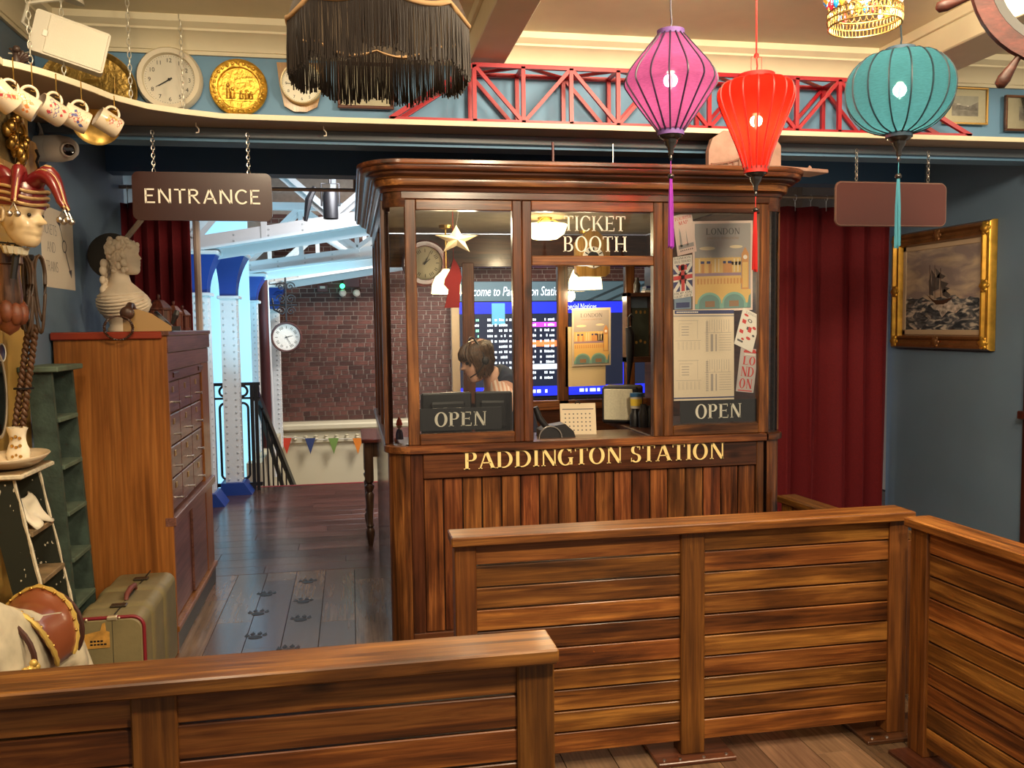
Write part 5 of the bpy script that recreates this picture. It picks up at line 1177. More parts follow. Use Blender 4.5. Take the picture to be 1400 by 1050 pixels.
ladder('black stepladder splashed with white paint in front of the green one', c.x, 3.40, 3.655, zt, .185, [zt-.20-.175*k for k in range(5)], splat('black_splattered', (.012,.016,.010), (.6,.55,.42), 55, .69), mat('worn_tread', (.20,.13,.06), .7, var=.5, vscale=12), .10, WPT)
lt = (c.x, zt)
b = B(); b.grid(lambda u, v: (c.x-.045+(.045+.075*v)*cos(2*pi*u), 3.52+(.06+.12*v)*sin(2*pi*u), zt+.026+.045*v*v), 28, 6, True); b.lathe([(.0001,.0),(.06,.0)], (c.x-.045,3.52,zt+.026), 28); o = single('cream_dish', b, mat('cream_glaze', (.66,.52,.34), .3, coat=.4), 'shallow cream dish on top of the black stepladder', 'dish', smooth=60)
o.modifiers.new('thick', 'SOLIDIFY').thickness = .004
q = P(14,618,3.56); b = B(); rr = random.Random(3)
rings = []
for k in range(9):
    u = k/8; r = .028+.006*sin(u*7); rings.append([(c.x-.06+r*1.25*cos(a)*(1+.10*rr.uniform(-1,1)), 3.62+r*.7*sin(a), zt+.03+.135*u+.008*rr.uniform(-1,1)*(k == 8)) for a in [2*pi*j/16 for j in range(16)]])
b.loft(rings); v = single('white_ornament', b, mat('white_glaze', (.80,.72,.55), .35), 'white frilled vase with gold flowers standing by the dish', 'vase', smooth=60)
b = B()
for k in range(9): b.sphere((c.x-.06+.014*(k % 3-1), 3.60, zt+.055+.035*(k//3)+.006*(k % 2)), .007, seg=6, rings=4)
part('gold_flowers', b, BRASS, v)
zt2 = zt-.20; X2 = lt[0]+.2*.185
b = B(); b.grid(lambda u, v: (X2-.075+.085*v+.012*sin(u*9), 3.45+.17*u+.01*sin(v*8), zt2+.010+.10*(1-v)+.012*sin(u*7+v*5)), 12, 8); o = single('broken_crock', b, MC['white_glaze'], 'jagged piece of cream crockery propped on the black ladder tread', 'crockery', smooth=60); o.modifiers.new('thick', 'SOLIDIFY').thickness = .006

# ================================================================== SUITCASE
ys, ye = 3.72, 4.42; sx0, sx1 = P(97,870,ys).x, P(196,870,ys).x; sz = P(150,846,ys).z
t = thing('suitcase', 'old olive suitcase with red piping standing against the drawer cabinet', 'suitcase', ((sx0+sx1)/2, (ys+ye)/2, 0))
OLV = mat('olive_canvas', (.205,.165,.075), .6, var=.12, vscale=9, bump=.1)
def rrect(x0, x1, z0, z1, r, n=6):
    o = []
    for cx_, cz_, a0 in ((x1-r,z0+r,-pi/2),(x1-r,z1-r,0),(x0+r,z1-r,pi/2),(x0+r,z0+r,pi)):
        o += [(cx_+r*cos(a0+pi/2*k/n), cz_+r*sin(a0+pi/2*k/n)) for k in range(n+1)]
    return o
b = B(); rings = [[(u, y, w_) for u, w_ in rrect(sx0+i, sx1-i, .0+i*.5, sz-i, .045)] for y, i in ((ys,.008),(ys+.008,0),(ye-.03,0),(ye,.02))]; b.loft(rings); part('case', b, OLV, t, smooth=35)
RED_P = mat('red_piping', (.20,.012,.020), .4)
b = B(); b.tube([(u, ys+.008, w_) for u, w_ in rrect(sx0-.002, sx1+.002, 0.006, sz+.002, .045)], .0075, 8, closed=True); part('piping', b, RED_P, t, smooth=60)
for k in (.28,.62): y = ys+(ye-ys)*k; b = B(); b.loft([[(u, yy, w_) for u, w_ in rrect(sx0-e, sx1+e, 0, sz+e, .047)] for yy, e in ((y-.045,0),(y-.03,.006),(y+.03,.006),(y+.045,0))], caps=False); part('rib', b, OLV, t, smooth=50)
mx_ = (sx0+sx1)/2+.02
b = B(); b.box(mx_-.001, mx_+.001, ys-.0005, ys+.01, .0, sz); b.box(mx_-.001, mx_+.001, ys+.008, ye, sz-.0005, sz+.0072); part('seam', b, BLACK, t)
ymid = ys+(ye-ys)*.45; b = B(); b.tube([(mx_,ymid-.085,sz+.004),(mx_,ymid-.07,sz+.026),(mx_,ymid,sz+.032),(mx_,ymid+.07,sz+.026),(mx_,ymid+.085,sz+.004)], [.009,.011,.013,.011,.009], 8); part('handle', b, mat('worn_red_leather', (.15,.035,.025), .6), t, smooth=60)
for y in (ys+.16, ye-.14): b = B(); b.box(mx_-.045, mx_+.02, y-.02, y+.02, sz+.001, sz+.010, .003); part('latch', b, mat('dark_metal', (.06,.045,.03), .4, .6), t)
b = B(); b.box(mx_-.02, mx_+.02, ys-.005, ys+.02, sz-.008, sz+.010, .004); b.sphere((sx0+.06, ys-.001, sz), .006, seg=8); b.sphere((sx1-.09, ys, sz+.002), .005, seg=8); part('corner_fitting', b, mat('pale_metal', (.75,.66,.45), .3, .7), t)
lx = P(108,815,ys).x; O = Vector((P(110,824,ys).x, ys-.001, P(110,888,ys).z)); b = B(); b.quads([[(0,0),(.105,0),(.105,.065),(.092,.07),(.09,.105),(.078,.10),(.07,.072),(.01,.06)]], O, (1,0,0), (0,0,1), .001, (0,-1,0)); q = part('luggage_label', b, mat('orange_label', (.55,.28,.05), .7, var=.3, vscale=30), t)
b = B(); b.quads([rect(.03+.013*k,.04+.013*k,.025,.033) for k in range(4)]+[rect(.03+.013*k,.04+.013*k,.012,.019) for k in range(5)], O+Vector((0,-.0015,0)), (1,0,0), (0,0,1)); part('label_print', b, BLACK, q)
b = B(); b.quads([[(0,0),(.025,.0),(.03,.05),(.02,.075),(0,.07)]], (sx0+.008, ys-.001, O.z-.03), (1,0,0), (0,0,1), .001, (0,-1,0)); part('luggage_label', b, MC['orange_label'], t)
b = B(); c = (mx_, ys-.002, P(150,918,ys).z); b.lathe([(.0001,.006),(.03,.005),(.034,0)], c, 16, Matrix.Rotation(pi/2,3,'X')); part('lower_lock', b, MC['dark_metal'], t)

# ================================================================== CAROUSEL HORSE
R0 = P(64,868,3.14); C0 = P(-22,893,2.80); mid = (R0+C0)/2
t = thing('carousel_horse', 'small white carved horse with brown saddle and gold trimmings', 'carved horse', (mid.x, mid.y, 0))
HWM = mat('horse_grey_white', (.56,.50,.36), .45, var=.5, vscale=6)
fw = (C0-R0); fw.z = 0; fw.normalize(); sd = Vector((-fw.y, fw.x, 0))
zb = R0.z
N_ = [(R0+Vector((0,0,-.01)),.115),(mid+Vector((0,0,-.03)),.105),(C0+Vector((0,0,-.01)),.115),(C0+fw*.09+Vector((0,0,.13)),.085),(C0+fw*.14+Vector((0,0,.26)),.06),(C0+fw*.26+Vector((0,0,.25)),.042),(C0+fw*.36+Vector((0,0,.17)),.03)]
E_ = [(0,1),(1,2),(2,3),(3,4),(4,5),(5,6)]
for s_ in (-1, 1):
    i = len(N_); N_ += [(R0-fw*.02+sd*.07*s_+Vector((0,0,-.12)),.06),(R0+fw*.06+sd*.08*s_+Vector((0,0,-.22)),.04),(R0-fw*.06+sd*.08*s_+Vector((0,0,-.36)),.026),(R0-fw*.02+sd*.08*s_+Vector((0,0,.035-zb)),.026)]; E_ += [(0,i),(i,i+1),(i+1,i+2),(i+2,i+3)]
    i = len(N_); N_ += [(C0+sd*.06*s_+Vector((0,0,-.12)),.055),(C0+fw*.08+sd*.07*s_+Vector((0,0,-.24)),.034),(C0+fw*.02+sd*.07*s_+Vector((0,0,-.36)),.025),(C0+fw*.03+sd*.07*s_+Vector((0,0,.035-zb)),.026)]; E_ += [(2,i),(i,i+1),(i+1,i+2),(i+2,i+3)]
i = len(N_); N_ += [(R0-fw*.12+Vector((0,0,.02)),.035),(R0-fw*.17+Vector((.0,0,-.10)),.04),(R0-fw*.19+Vector((0.02,0,-.22)),.045),(R0-fw*.25+Vector((.03,0,-.30)),.02)]; E_ += [(0,i),(i,i+1),(i+1,i+2),(i+2,i+3)]
b = skin([(tuple(a), r) for a, r in N_], E_, root=1); part('body', b, HWM, t, smooth=80)
Mh = Matrix(((fw.x,sd.x,0,mid.x),(fw.y,sd.y,0,mid.y),(0,0,1,mid.z-.03),(0,0,0,1)))
b = B()
def sad(u, v):
    a = radians(-15+210*u); L_ = .108*(1-.55*abs(2*u-1)**2.2)
    x = -.03+(v-.5)*2*L_; r = .138+.04*max(0,(abs(2*v-1)-.55))*max(0, 1-abs(2*u-1)*1.6)*2
    return Mh @ Vector((x, r*1.02*cos(a), r*sin(a)))
b.grid(sad, 26, 12); o = part('saddle', b, mat('saddle_leather', (.20,.055,.022), .3, coat=.5), t, smooth=80); o.modifiers.new('thick','SOLIDIFY').thickness = .012
TRIM = mat('gold_trim', (.62,.42,.10), .4, .4)
for v in (0, 1): b = B(); b.tube([sad(k/30, v)*1 for k in range(31)], [.006+.003*(k % 2) for k in range(31)], 6); part('saddle_fringe', b, TRIM, t, smooth=50)
b = B()
for k in range(4, 27, 2):
    for v in (.04, .96): b.sphere(sad(k/30, v)+Vector((0,0,.006)), .0055, seg=8, rings=5)
part('brass_studs', b, BRASS, t, smooth=60, kind='stuff')
for x, r in ((.13,.136),(-.17,.130)): b = B(); b.tube([Mh @ Vector((x+.03*cos(a)*.5, r*cos(a), r*sin(a)+.02)) for a in [2*pi*k/28 for k in range(28)]], .009, 6, closed=True); part('strap', b, mat('dark_strap', (.055,.018,.012), .5), t, smooth=50)
b = B(); rr = random.Random(9)
for k in range(110): a = -3.1+.029*k; q = Mh @ Vector((.18+.03*rr.uniform(-1,1), .142*cos(a), .142*sin(a)+.02)); b.sphere(q, rr.uniform(.008,.014), seg=6, rings=4)
part('floral_band', b, TRIM, t, smooth=60, label='gold floral breast band')
b = B()
for k in range(12): p0 = N_[4][0]*(1-k/11)+N_[3][0]*(k/11); b.tube([p0-fw*.05+Vector((0,0,.03)), p0-fw*.09+sd*.02, p0-fw*.09+sd*.05+Vector((0,0,-.10))], [.012,.016,.006], 6)
part('mane', b, mat('mane_grey', (.34,.30,.20), .5), t, smooth=60)
b = B(); b.box(-.30,.36,-.13,.13,0,.035,.008); b.mul(Matrix(((fw.x,sd.x,0,mid.x),(fw.y,sd.y,0,mid.y),(0,0,1,0),(0,0,0,1)))); part('stand_board', b, BD_X, t)
b = B(); q = Mh @ Vector((-.14,-.11,-.03)); b.lathe([(.0001,.0),(.02,.004),(.028,.02),(.0001,.035)], q, 10); part('green_rosette', b, mat('leaf_green', (.20,.28,.03), .5), t)
# ================================================================== HANGING SIGNS
def hang_sign(label, tl, br, Y, text, refl_mat):
    a, c = P(*tl, Y), P(*br, Y); zt, zb_ = (a.z+P(br[0],tl[1],Y).z)/2-.004, (c.z+P(tl[0],br[1],Y).z)/2
    cx_, W_, H_ = (a.x+c.x)/2, (c.x-a.x), zt-zb_
    t = thing('hanging_sign', label, 'sign', (cx_, Y, zb_))
    b = B(); b.prism([(cx_+u, zb_+w_) for u, w_ in rrect(-W_/2, W_/2, 0, H_, .03)], Y-.008, Y+.008); pn = part('sign_board', b, refl_mat, t)
    return t, cx_, W_, H_, zb_
t, cx_, W_, H_, zb_ = hang_sign('dark maroon hanging sign reading ENTRANCE', (180,235), (373,302), 4.36, 'ENTRANCE', DARKRED)
l, r_, zl = P(198,276,4.35), P(357,276,4.35), zb_+H_*.30
g, _ = words('ENTRANCE', P(198,257,4.35).z-P(198,277,4.35).z, .11, .11, False, .13, width=r_.x-l.x)
b = B(); b.quads([q for gl in g for q in gl], (l.x, 4.3515, zl+.012), (1,0,0), (0,0,1), .001, (0,-1,0)); part('lettering', b, LETW, t, kind='stuff')
for x in (209, 339): q = P(x,205,4.36); b = chain(q.x, 4.36, zb_+H_-.004, 2.525, '', '', CHROME, .022); part('chain', b, CHROME, t, kind='stuff', smooth=40)
t, cx_, W_, H_, zb_ = hang_sign('blank maroon back of a hanging sign in front of the red curtain', (1143,250), (1291,308), 4.36, '', mat('sign_maroon_gloss', (.12,.040,.032), .2, coat=.5))
b = B(); b.tube([(cx_+u, 4.36, zb_+w_) for u, w_ in rrect(-W_/2, W_/2, 0, H_, .03)], .0085, 6, closed=True); part('pale_edge', b, mat('pale_edge', (.22,.12,.09), .4), t)
for x in (1171, 1269): q = P(x,225,4.36); b = chain(q.x, 4.36, zb_+H_-.004, 2.525, '', '', CHROME, .022); part('chain', b, CHROME, t, kind='stuff', smooth=40)
for x, y in ((266,158),(442,165)): q = P(x,y,4.3); b = B(); b.tube([(q.x,4.33,2.562),(q.x,4.33,2.545),(q.x+.012,4.33,2.53),(q.x+.012,4.325,2.515),(q.x,4.32,2.512)], .003, 6); single('cup_hook', b, mat('pale_hook', (.8,.72,.6), .4), 'small pale hook under the shelf, %s' % ('left of the ENTRANCE sign chain' if x < 300 else 'below the wooden clock'), 'hook', smooth=50)

# ================================================================== LANTERNS
def lantern(label, px, ytop, ybot, Y, rpx, prof, clothcol, ribcol, capcol, tascol, yt_bead, yt_end, power, lampcol, fin=.05, nrib=16, loop=False, zc=3.05, tl=.6, trans=.12):
    a, c = P(px, ytop, Y), P(px, ybot, Y); H_ = a.z-c.z; R_ = rpx/1195*(Vector((a.x,a.y,a.z))-CAM).dot(FW)
    cx_, z0 = a.x, c.z; t = thing('silk_lantern', label, 'lantern', (cx_, Y, z0))
    pr_ = [(r*R_, h*H_) for r, h in prof]
    # refine profile
    def cat(p0, p1, p2, p3, u): return tuple(.5*(2*p1[i]+(p2[i]-p0[i])*u+(2*p0[i]-5*p1[i]+4*p2[i]-p3[i])*u*u+(3*p1[i]-p0[i]-3*p2[i]+p3[i])*u**3) for i in (0, 1))
    fine = []
    for i in range(len(pr_)-1):
        for k in range(5): fine.append(cat(pr_[max(0,i-1)], pr_[i], pr_[i+1], pr_[min(len(pr_)-1,i+2)], k/5))
    fine.append(pr_[-1])
    ns = nrib*4; vs = []
    b = B(); o = 0
    for r, z in fine:
        for k in range(ns): an = 2*pi*k/ns; rr_ = r*(1-.035*abs(sin(an*nrib/2))); b.v.append((rr_*cos(an), rr_*sin(an), z))
    for i in range(len(fine)-1):
        for k in range(ns): l_ = (k+1) % ns; b.face(i*ns+k, i*ns+l_, (i+1)*ns+l_, (i+1)*ns+k)
    part('silk_cover', b, clothglow('silk_'+label[:6], clothcol, trans, tl), t, local=True, smooth=60)
    rm = mat('rib_'+label[:6], ribcol, .5)
    for k in range(nrib): an = 2*pi*k/nrib; b = B(); b.tube([(r*1.004*cos(an), r*1.004*sin(an), z) for r, z in fine[::2]], .0034, 5); part('rib', b, rm, t, local=True, smooth=60)
    cm = mat('cap_'+label[:6], capcol, .7)
    r1, r0 = pr_[-1][0], pr_[0][0]
    b = B(); b.lathe([(r1*.93,H_-.012),(r1*1.03,H_-.012),(r1*1.03,H_+.016),(r1*.93,H_+.016),(r1*.93,H_-.012)], seg=28); part('top_ring', b, cm, t, local=True, smooth=30)
    b = B(); b.lathe([(r0*.9,.012),(r0*1.04,.012),(r0*1.04,-.014),(.0001,-.014)], seg=24); part('bottom_ring', b, cm, t, local=True, smooth=30)
    b = B(); b.lathe([(r0*.95,-.014),(r0*.9,-.02),(r0*.55,-.03),(r0*.5,-.042),(r0*.22,-.062),(r0*.2,-.082),(.0001,-.09)], seg=18); part('finial', b, mat('black_lacquer', (.010,.009,.009), .2, coat=.6), t, local=True, smooth=40)
    zb1, zb2 = P(px,yt_bead,Y).z-z0, P(px,yt_end,Y).z-z0
    tm = mat('tassel_'+label[:6], tascol, .7)
    b = B(); b.tube([(0,0,-.08),(0,0,zb1)], .0016, 5); part('tassel_cord', b, tm, t, local=True)
    b = B(); b.sphere((0,0,zb1), .0125, 1, 1, .85, 12); b.lathe([(.004,.0),(.007,.012),(.004,.02)], (0,0,-.105), 8); part('bead', b, MC['black_lacquer'], t, local=True, smooth=60)
    b = B(); rr = random.Random(px)
    for k in range(34): an = rr.uniform(0,6.28); q = rr.uniform(.2,1); b.tube([(.005*q*cos(an),.005*q*sin(an),zb1-.008),(.010*q*cos(an),.010*q*sin(an),zb1*.6+zb2*.4),(.012*q*cos(an+.2),.012*q*sin(an+.2),zb2+rr.uniform(0,.012))], .0016, 4)
    part('tassel', b, tm, t, local=True, kind='stuff')
    b = B()
    if loop:
        b.tube([(-.022,0,H_+.01),(-.022,0,H_+.085),(.022,0,H_+.085),(.022,0,H_+.01)], .0012, 5); b.sphere((0,0,H_+.09), .011, seg=8)
    b.tube([(0,0,H_*.62),(-.002,0,H_),(.004,0,H_+.05),(0,0,H_+.09),(0,0,zc-z0)], .0035, 6)
    if not loop: b.sphere((0,0,H_+.16), .008, seg=8); b.tube([(-.008,0,H_+.15),(.0,0,H_+.16),(.01,0,H_+.175)], .004, 5)
    part('cord', b, rm if not loop else cm, t, local=True, smooth=50)
    b = B(); b.lathe([(.05,zc-z0-.001),(.048,zc-z0-.02),(.03,zc-z0-.028),(.0001,zc-z0-.03)], seg=20); part('ceiling_rose', b, WHITE, t, local=True, smooth=40)
    b = B(); b.sphere((0,0,H_*.54), .009, 1, 1, 3.6, 14); b.lathe([(.012,H_*.54+.028),(.014,H_*.62),(.0001,H_*.63)], seg=10); part('bulb', b, emis('bulb_glow', (1,.80,.45), 8), t, local=True, smooth=60)
    lamp('lantern_bulb', 'POINT', (cx_, Y, z0+H_*.54), power, lampcol, .022)
    return t
lantern('purple silk diamond shaped lantern with violet tassel', 917, 48, 180, 3.10, 63, [(.28,0),(.62,.22),(.92,.43),(1.0,.52),(.90,.64),(.60,.82),(.29,1.0)], (.27,.075,.165), (.015,.008,.03), (.11,.05,.20), (.22,.02,.30), 241, 340, 8.5, (1,.62,.62), trans=.34)
lantern('red silk top shaped lantern with red tassel', 1034, 108, 232, 3.30, 51.5, [(.30,0),(.46,.22),(.70,.47),(.93,.70),(1.0,.83),(.90,.94),(.47,1.0)], (.40,.007,.004), (.12,.006,.004), (.45,.01,.006), (.50,.01,.008), 287, 372, 80, (1,.27,.13), loop=True, trans=.36)
lantern('teal silk round pumpkin lantern with blue tassel', 1231, 72, 183, 3.05, 70.5, [(.24,0),(.60,.08),(.90,.28),(1.0,.52),(.93,.75),(.66,.94),(.27,1.0)], (.05,.175,.20), (.004,.02,.03), (.035,.07,.11), (.03,.19,.26), 241, 340, 9, (1,.85,.65), trans=.34)

# ================================================================== FRINGED LAMPSHADE, BEAD LAMP, SHIP'S WHEEL
c = P(519,62,2.30); zt = PZ(519,62,2.40).z; zt = 2.375; Rr = .222
t = thing('fringed_lampshade', 'dark brown scalloped lampshade with tan braid and long black fringe', 'lampshade', (c.x, 2.30, zt))
sc = lambda a: -.022*abs(sin(a*4))**1.0*1.0
SHD2 = mat('shade_brown_silk', (.045,.028,.018), .7); b = B()
def shade(u, v):
    a = 2*pi*u; r = Rr*(1-.62*v**1.6)*(1+.02*abs(sin(a*4))); z = (1-v)*sc(a)+.19*v
    return (r*cos(a), r*sin(a), z)
b.grid(shade, 96, 12, True); o = part('silk_shade', b, SHD2, t, local=True, smooth=70); 
b = B(); b.grid(lambda u, v: tuple(Vector(shade(u, v*.96))*.985), 64, 8, True); part('lining', b, mat('shade_lining', (.060,.040,.020), .7), t, local=True, smooth=70)
b = B(); b.tube([(Rr*1.025*cos(2*pi*k/96), Rr*1.025*sin(2*pi*k/96), sc(2*pi*k/96)) for k in range(96)], .0065, 6, closed=True); part('braid', b, mat('tan_braid', (.48,.29,.13), .7), t, local=True, smooth=60)
b = B(); rr = random.Random(2); nf = 600
for k in range(nf):
    a = 2*pi*k/nf+rr.uniform(-.003,.003); r = Rr*1.02; z = sc(a); L_ = .134+rr.uniform(-.012,.006); dx = rr.uniform(-.004,.004)
    b.tube([(r*cos(a), r*sin(a), z),((r+dx)*cos(a+.004), (r+dx)*sin(a+.004), z-L_*.6),((r+dx)*cos(a+rr.uniform(-.012,.012)), (r+dx)*sin(a), z-L_)], [.0013,.0013,.0019], 4)
part('fringe', b, mat('black_fringe', (.018,.011,.007), .6), t, local=True, kind='stuff')
b = B(); b.lathe([(.03,.19),(.085,.195),(.08,.2),(.0001,.21)], seg=20); b.tube([(0,0,.2),(0,0,3.05-zt)], .005, 6); part('fitting', b, BRASS, t, local=True, smooth=40)
b = B(); b.lathe([(.0001,-.055),(.05,-.045),(.075,-.01),(.08,.03)], seg=20); part('amber_bowl', b, mat('amber_glass', (.26,.17,.06), .3), t, local=True, smooth=50)
lamp('shade_bulb', 'POINT', (c.x, 2.30, zt+.08), 3, WARM, .03)

c = P(1182,40,2.55); t = thing('beaded_lamp', 'gold filigree drum lamp with coloured bead drops', 'lamp', (c.x, 2.55, c.z)); Rb = 49/1195*2.62; LG = mat('gold_filigree', (.34,.22,.07), .35, .8)
zbt = P(1182,36,2.55).z-c.z
b = B()
for z, k in ((zbt,1),(zbt+.022,1.03),(zbt+.045,1.02),(zbt+.17,1.0)): b.tube([(Rb*k*cos(a), Rb*k*sin(a), z) for a in [2*pi*j/40 for j in range(40)]], .0028, 6, closed=True)
part('hoops', b, LG, t, local=True, smooth=50, kind='stuff')
b = B()
for j in range(60): a = 2*pi*j/60; b.bar((Rb*cos(a),Rb*sin(a),zbt),(Rb*1.03*cos(a),Rb*1.03*sin(a),zbt+.022), .004, .0025); b.tube([(Rb*1.03*cos(a+.05*cos(q)),Rb*1.03*sin(a+.05*cos(q)),zbt+.034+.010*sin(q)) for q in [2*pi*m_/8 for m_ in range(8)]], .0014, 4, closed=True)
for j in range(36):
    a = 2*pi*j/36
    for h in range(3): b.tube([(Rb*1.0*cos(a+.08*cos(q)),Rb*1.0*sin(a+.08*cos(q)),zbt+.062+.03*h+.013*sin(q)) for q in [2*pi*m_/8 for m_ in range(8)]], .0013, 4, closed=True)
part('filigree_band', b, LG, t, local=True, kind='stuff')
for nm, col, off in (('red_beads',(.7,.03,.05),0),('blue_beads',(.02,.25,.65),1),('amber_beads',(.9,.5,.05),2),('clear_beads',(.85,.8,.7),3)):
    b = B()
    for j in range(8):
        a = 2*pi*(j*4+off)/32; b.lathe([(.0001,-.02),(.009,-.008),(.0085,.004),(.0001,.018)], (Rb*1.06*cos(a), Rb*1.06*sin(a), zbt+.062+.032*(j % 2)), 8)
    part(nm, b, mat('bead_'+nm, col, .1, emit=.25), t, local=True, kind='stuff', smooth=50)
b = B(); b.tube([(0,0,zbt+.12),(0,0,3.05-c.z)], .004, 6)
for j in range(3): a = 2.1*j; b.tube([(Rb*cos(a),Rb*sin(a),zbt+.17),(0,0,zbt+.30)], .002, 5)
part('suspension', b, BRASS, t, local=True)
b = B(); b.sphere((0,0,zbt+.10), .028, seg=12); part('bulb', b, emis('bead_bulb', (1,.8,.45), 8), t, local=True, smooth=60)
lamp('bead_lamp_bulb', 'POINT', (c.x, 2.55, c.z+zbt+.04), 1.6, WARM, .03)

c = P(1483,-57,2.35); WH = wood('wheel_mahogany', (.018,.005,.003), (.045,.012,.007), (.075,.02,.012), 0, rough=.5, coat=0, knots=0, rnd=0)
t = thing('ships_wheel', "dark mahogany ship's wheel hanging at the top right corner", "ship's wheel", (c.x, 2.35, c.z))
axis = Vector((-.45,-.85,-.1)).normalized(); Uw = Vector((0,0,1)).cross(axis).normalized(); Wz = axis.cross(Uw); Mw = Matrix((Uw, Wz, axis)).transposed(); Rw = 142/1195*(c-CAM).dot(FW)-.022
b = B(); b.lathe([(Rw-.028,-.02),(Rw+.022,-.02),(Rw+.026,0),(Rw+.022,.02),(Rw-.028,.02),(Rw-.032,0),(Rw-.028,-.02)], (0,0,0), 48, Mw); part('rim', b, WH, t, local=True, smooth=35)
b = B(); b.lathe([(Rw-.055,-.012),(Rw-.03,-.016),(Rw-.03,.016),(Rw-.055,.012),(Rw-.055,-.012)], (0,0,0), 48, Mw); part('inner_band', b, mat('wheel_dark_band', (.02,.02,.018), .6), t, local=True)
b = B(); b.lathe([(.0001,.04),(.04,.035),(.05,.0),(.04,-.035),(.0001,-.04)], (0,0,0), 20, Mw); part('hub', b, WH, t, local=True, smooth=40)
dh = P(1383,105,2.35)-c; a_h = atan2(dh.dot(Wz), dh.dot(Uw))
for k in range(8):
    a = a_h+2*pi*k/8; d = Uw*cos(a)+Wz*sin(a); b = B(); b.tube([d*.045,d*.09,d*.13,d*(Rw-.025)], [.011,.015,.010,.013], 8); part('spoke', b, WH, t, local=True, smooth=50)
    b = B(); b.tube([d*(Rw+.020),d*(Rw+.035),d*(Rw+.060),d*(Rw+.095),d*(Rw+.118),d*(Rw+.126)], [.010,.010,.014,.020,.017,.004], 10); part('handle', b, WH, t, local=True, smooth=60)
b = B(); b.tube([tuple(Wz*0+Vector((0,0,Rw))),(0,0,3.05-c.z)], .004, 6); part('hanging_wire', b, CHROME, t, local=True)

# ================================================================== THINGS ON THE SHELF
ZS = 2.577
# red box-truss bridge
RDB = mat('bridge_red', (.40,.006,.018), .4)
t = thing('model_bridge', 'long red lattice girder bridge model standing on the shelf', 'model bridge', (1.8, 4.35, ZS))
ya, yb = 4.262, 4.425; xa, xb = P(533,155,ya).x, P(1327,176,ya).x; xt0, xt1 = P(648,90,ya).x, P(1205,103,ya).x; z0, z1 = ZS+.0115, P(800,95,ya).z
nb_ = 9; bw2 = (xt1-xt0)/nb_; w2 = .020
for y in (ya, yb):
    side = 'front' if y == ya else 'rear'
    b = B(); b.bar((xa,y,z0),(xb,y,z0), w2, w2); part('bottom_chord', b, RDB, t); b = B(); b.bar((xt0,y,z1),(xt1,y,z1), w2, w2); part('top_chord', b, RDB, t)
    for p_, q_ in (((xa,z0),(xt0,z1)),((xb,z0),(xt1,z1))): b = B(); b.bar((p_[0],y,p_[1]),(q_[0],y,q_[1]), w2, w2*1.1); part('end_brace', b, RDB, t)
    for k in range(nb_+1):
        x = xt0+k*bw2; b = B(); b.bar((x,y,z0),(x,y,z1), w2, w2, up=(0,1,0)); part('upright', b, RDB, t)
        if k < nb_: up_ = (k % 2 == 0); b = B(); b.bar((x,y,z1 if up_ else z0),(x+bw2,y,z0 if up_ else z1), w2*.9, w2*.9); part('diagonal', b, RDB, t)
for k in range(nb_+1):
    x = xt0+k*bw2; 
    for z in (z0, z1): b = B(); b.bar((x,ya,z),(x,yb,z), w2*.8, w2*.8); part('cross_tie', b, RDB, t)
    if k < nb_: b = B(); b.bar((x,ya if k % 2 else yb,z1),(x+bw2,yb if k % 2 else ya,z1), w2*.7, w2*.7); part('top_brace', b, RDB, t)
# clocks and plates
yp = 4.39
c = P(230,110,yp); clock('white_wall_clock', 'plain white round wall clock on the shelf under a chain', (c.x, 4.44, c.z+.012), .150, .035, mat('white_clock_rim', (.74,.66,.50), .4), mat('white_clock_dial', (.70,.66,.55), .6), hands=((238,.5),(240,.62)), size=.24, depth=.045, handm=BLACK)
c = P(325,117,yp); t = thing('brass_plate', 'bright round brass plate with an embossed tavern scene on the shelf', 'plate', (c.x, 4.44, c.z)); BR2 = mat('embossed_brass', (.80,.46,.07), .32, .75, var=.35, vscale=28, bump=.6, bscale=55)
M = Matrix.Rotation(pi/2, 3, 'X'); c.y = 4.44; b = B(); b.lathe([(.0001,.0),(.095,.0),(.10,.012),(.125,.016),(.131,.022),(.134,.018),(.132,.0)], c, 48, M); part('dish', b, BR2, t, smooth=40)
b = B(); rr = random.Random(8)
for k in range(28): a = 2*pi*k/28; b.sphere((c.x+.113*cos(a), c.y-.018, c.z+.113*sin(a)), .0075, 1, .6, 1, 8, 5)
for x, h in ((-.05,.07),(-.03,.05),(.01,.035),(.035,.04),(.055,.03)): b.lathe([(.011,0),(.009,h*.7),(.003,h*.75)], (c.x+x, c.y-.004, c.z-.05), 8); b.sphere((c.x+x, c.y-.006, c.z-.05+h*.9), .0085, seg=8)
b.box(c.x-.01, c.x+.07, c.y-.01, c.y, c.z-.025, c.z-.018); b.box(c.x-.085, c.x+.085, c.y-.006, c.y, c.z-.06, c.z-.052); part('relief_figures', b, BR2, t, smooth=50)
c = P(121,124,4.36); t = thing('brass_ship_charger', 'oval antique brass charger with an embossed galleon behind the loudspeaker', 'plate', (c.x, 4.36, c.z)); BR3 = mat('antique_brass', (.42,.27,.07), .38, .75, var=.4, vscale=22, bump=.7, bscale=45)
Me = Matrix.Rotation(pi/2, 3, 'X') @ Matrix.Diagonal((1.06,.94,1)); c.y = 4.36; b = B(); b.lathe([(.0001,.0),(.175,.0),(.188,.014),(.198,.018),(.202,.01),(.198,.0)], c, 48, Me); part('dish', b, BR3, t, smooth=40)
b = B()
for k, (x, z_, s_) in enumerate(((-.03,.02,.045),(.02,.025,.05),(-.03,-.03,.05),(.025,-.03,.05),(.07,-.05,.04))): b.grid(lambda u, v: (c.x+x+(u-.5)*s_*1.2, c.y-.006-.014*sin(pi*v), c.z+z_+(v-.5)*s_), 6, 6)
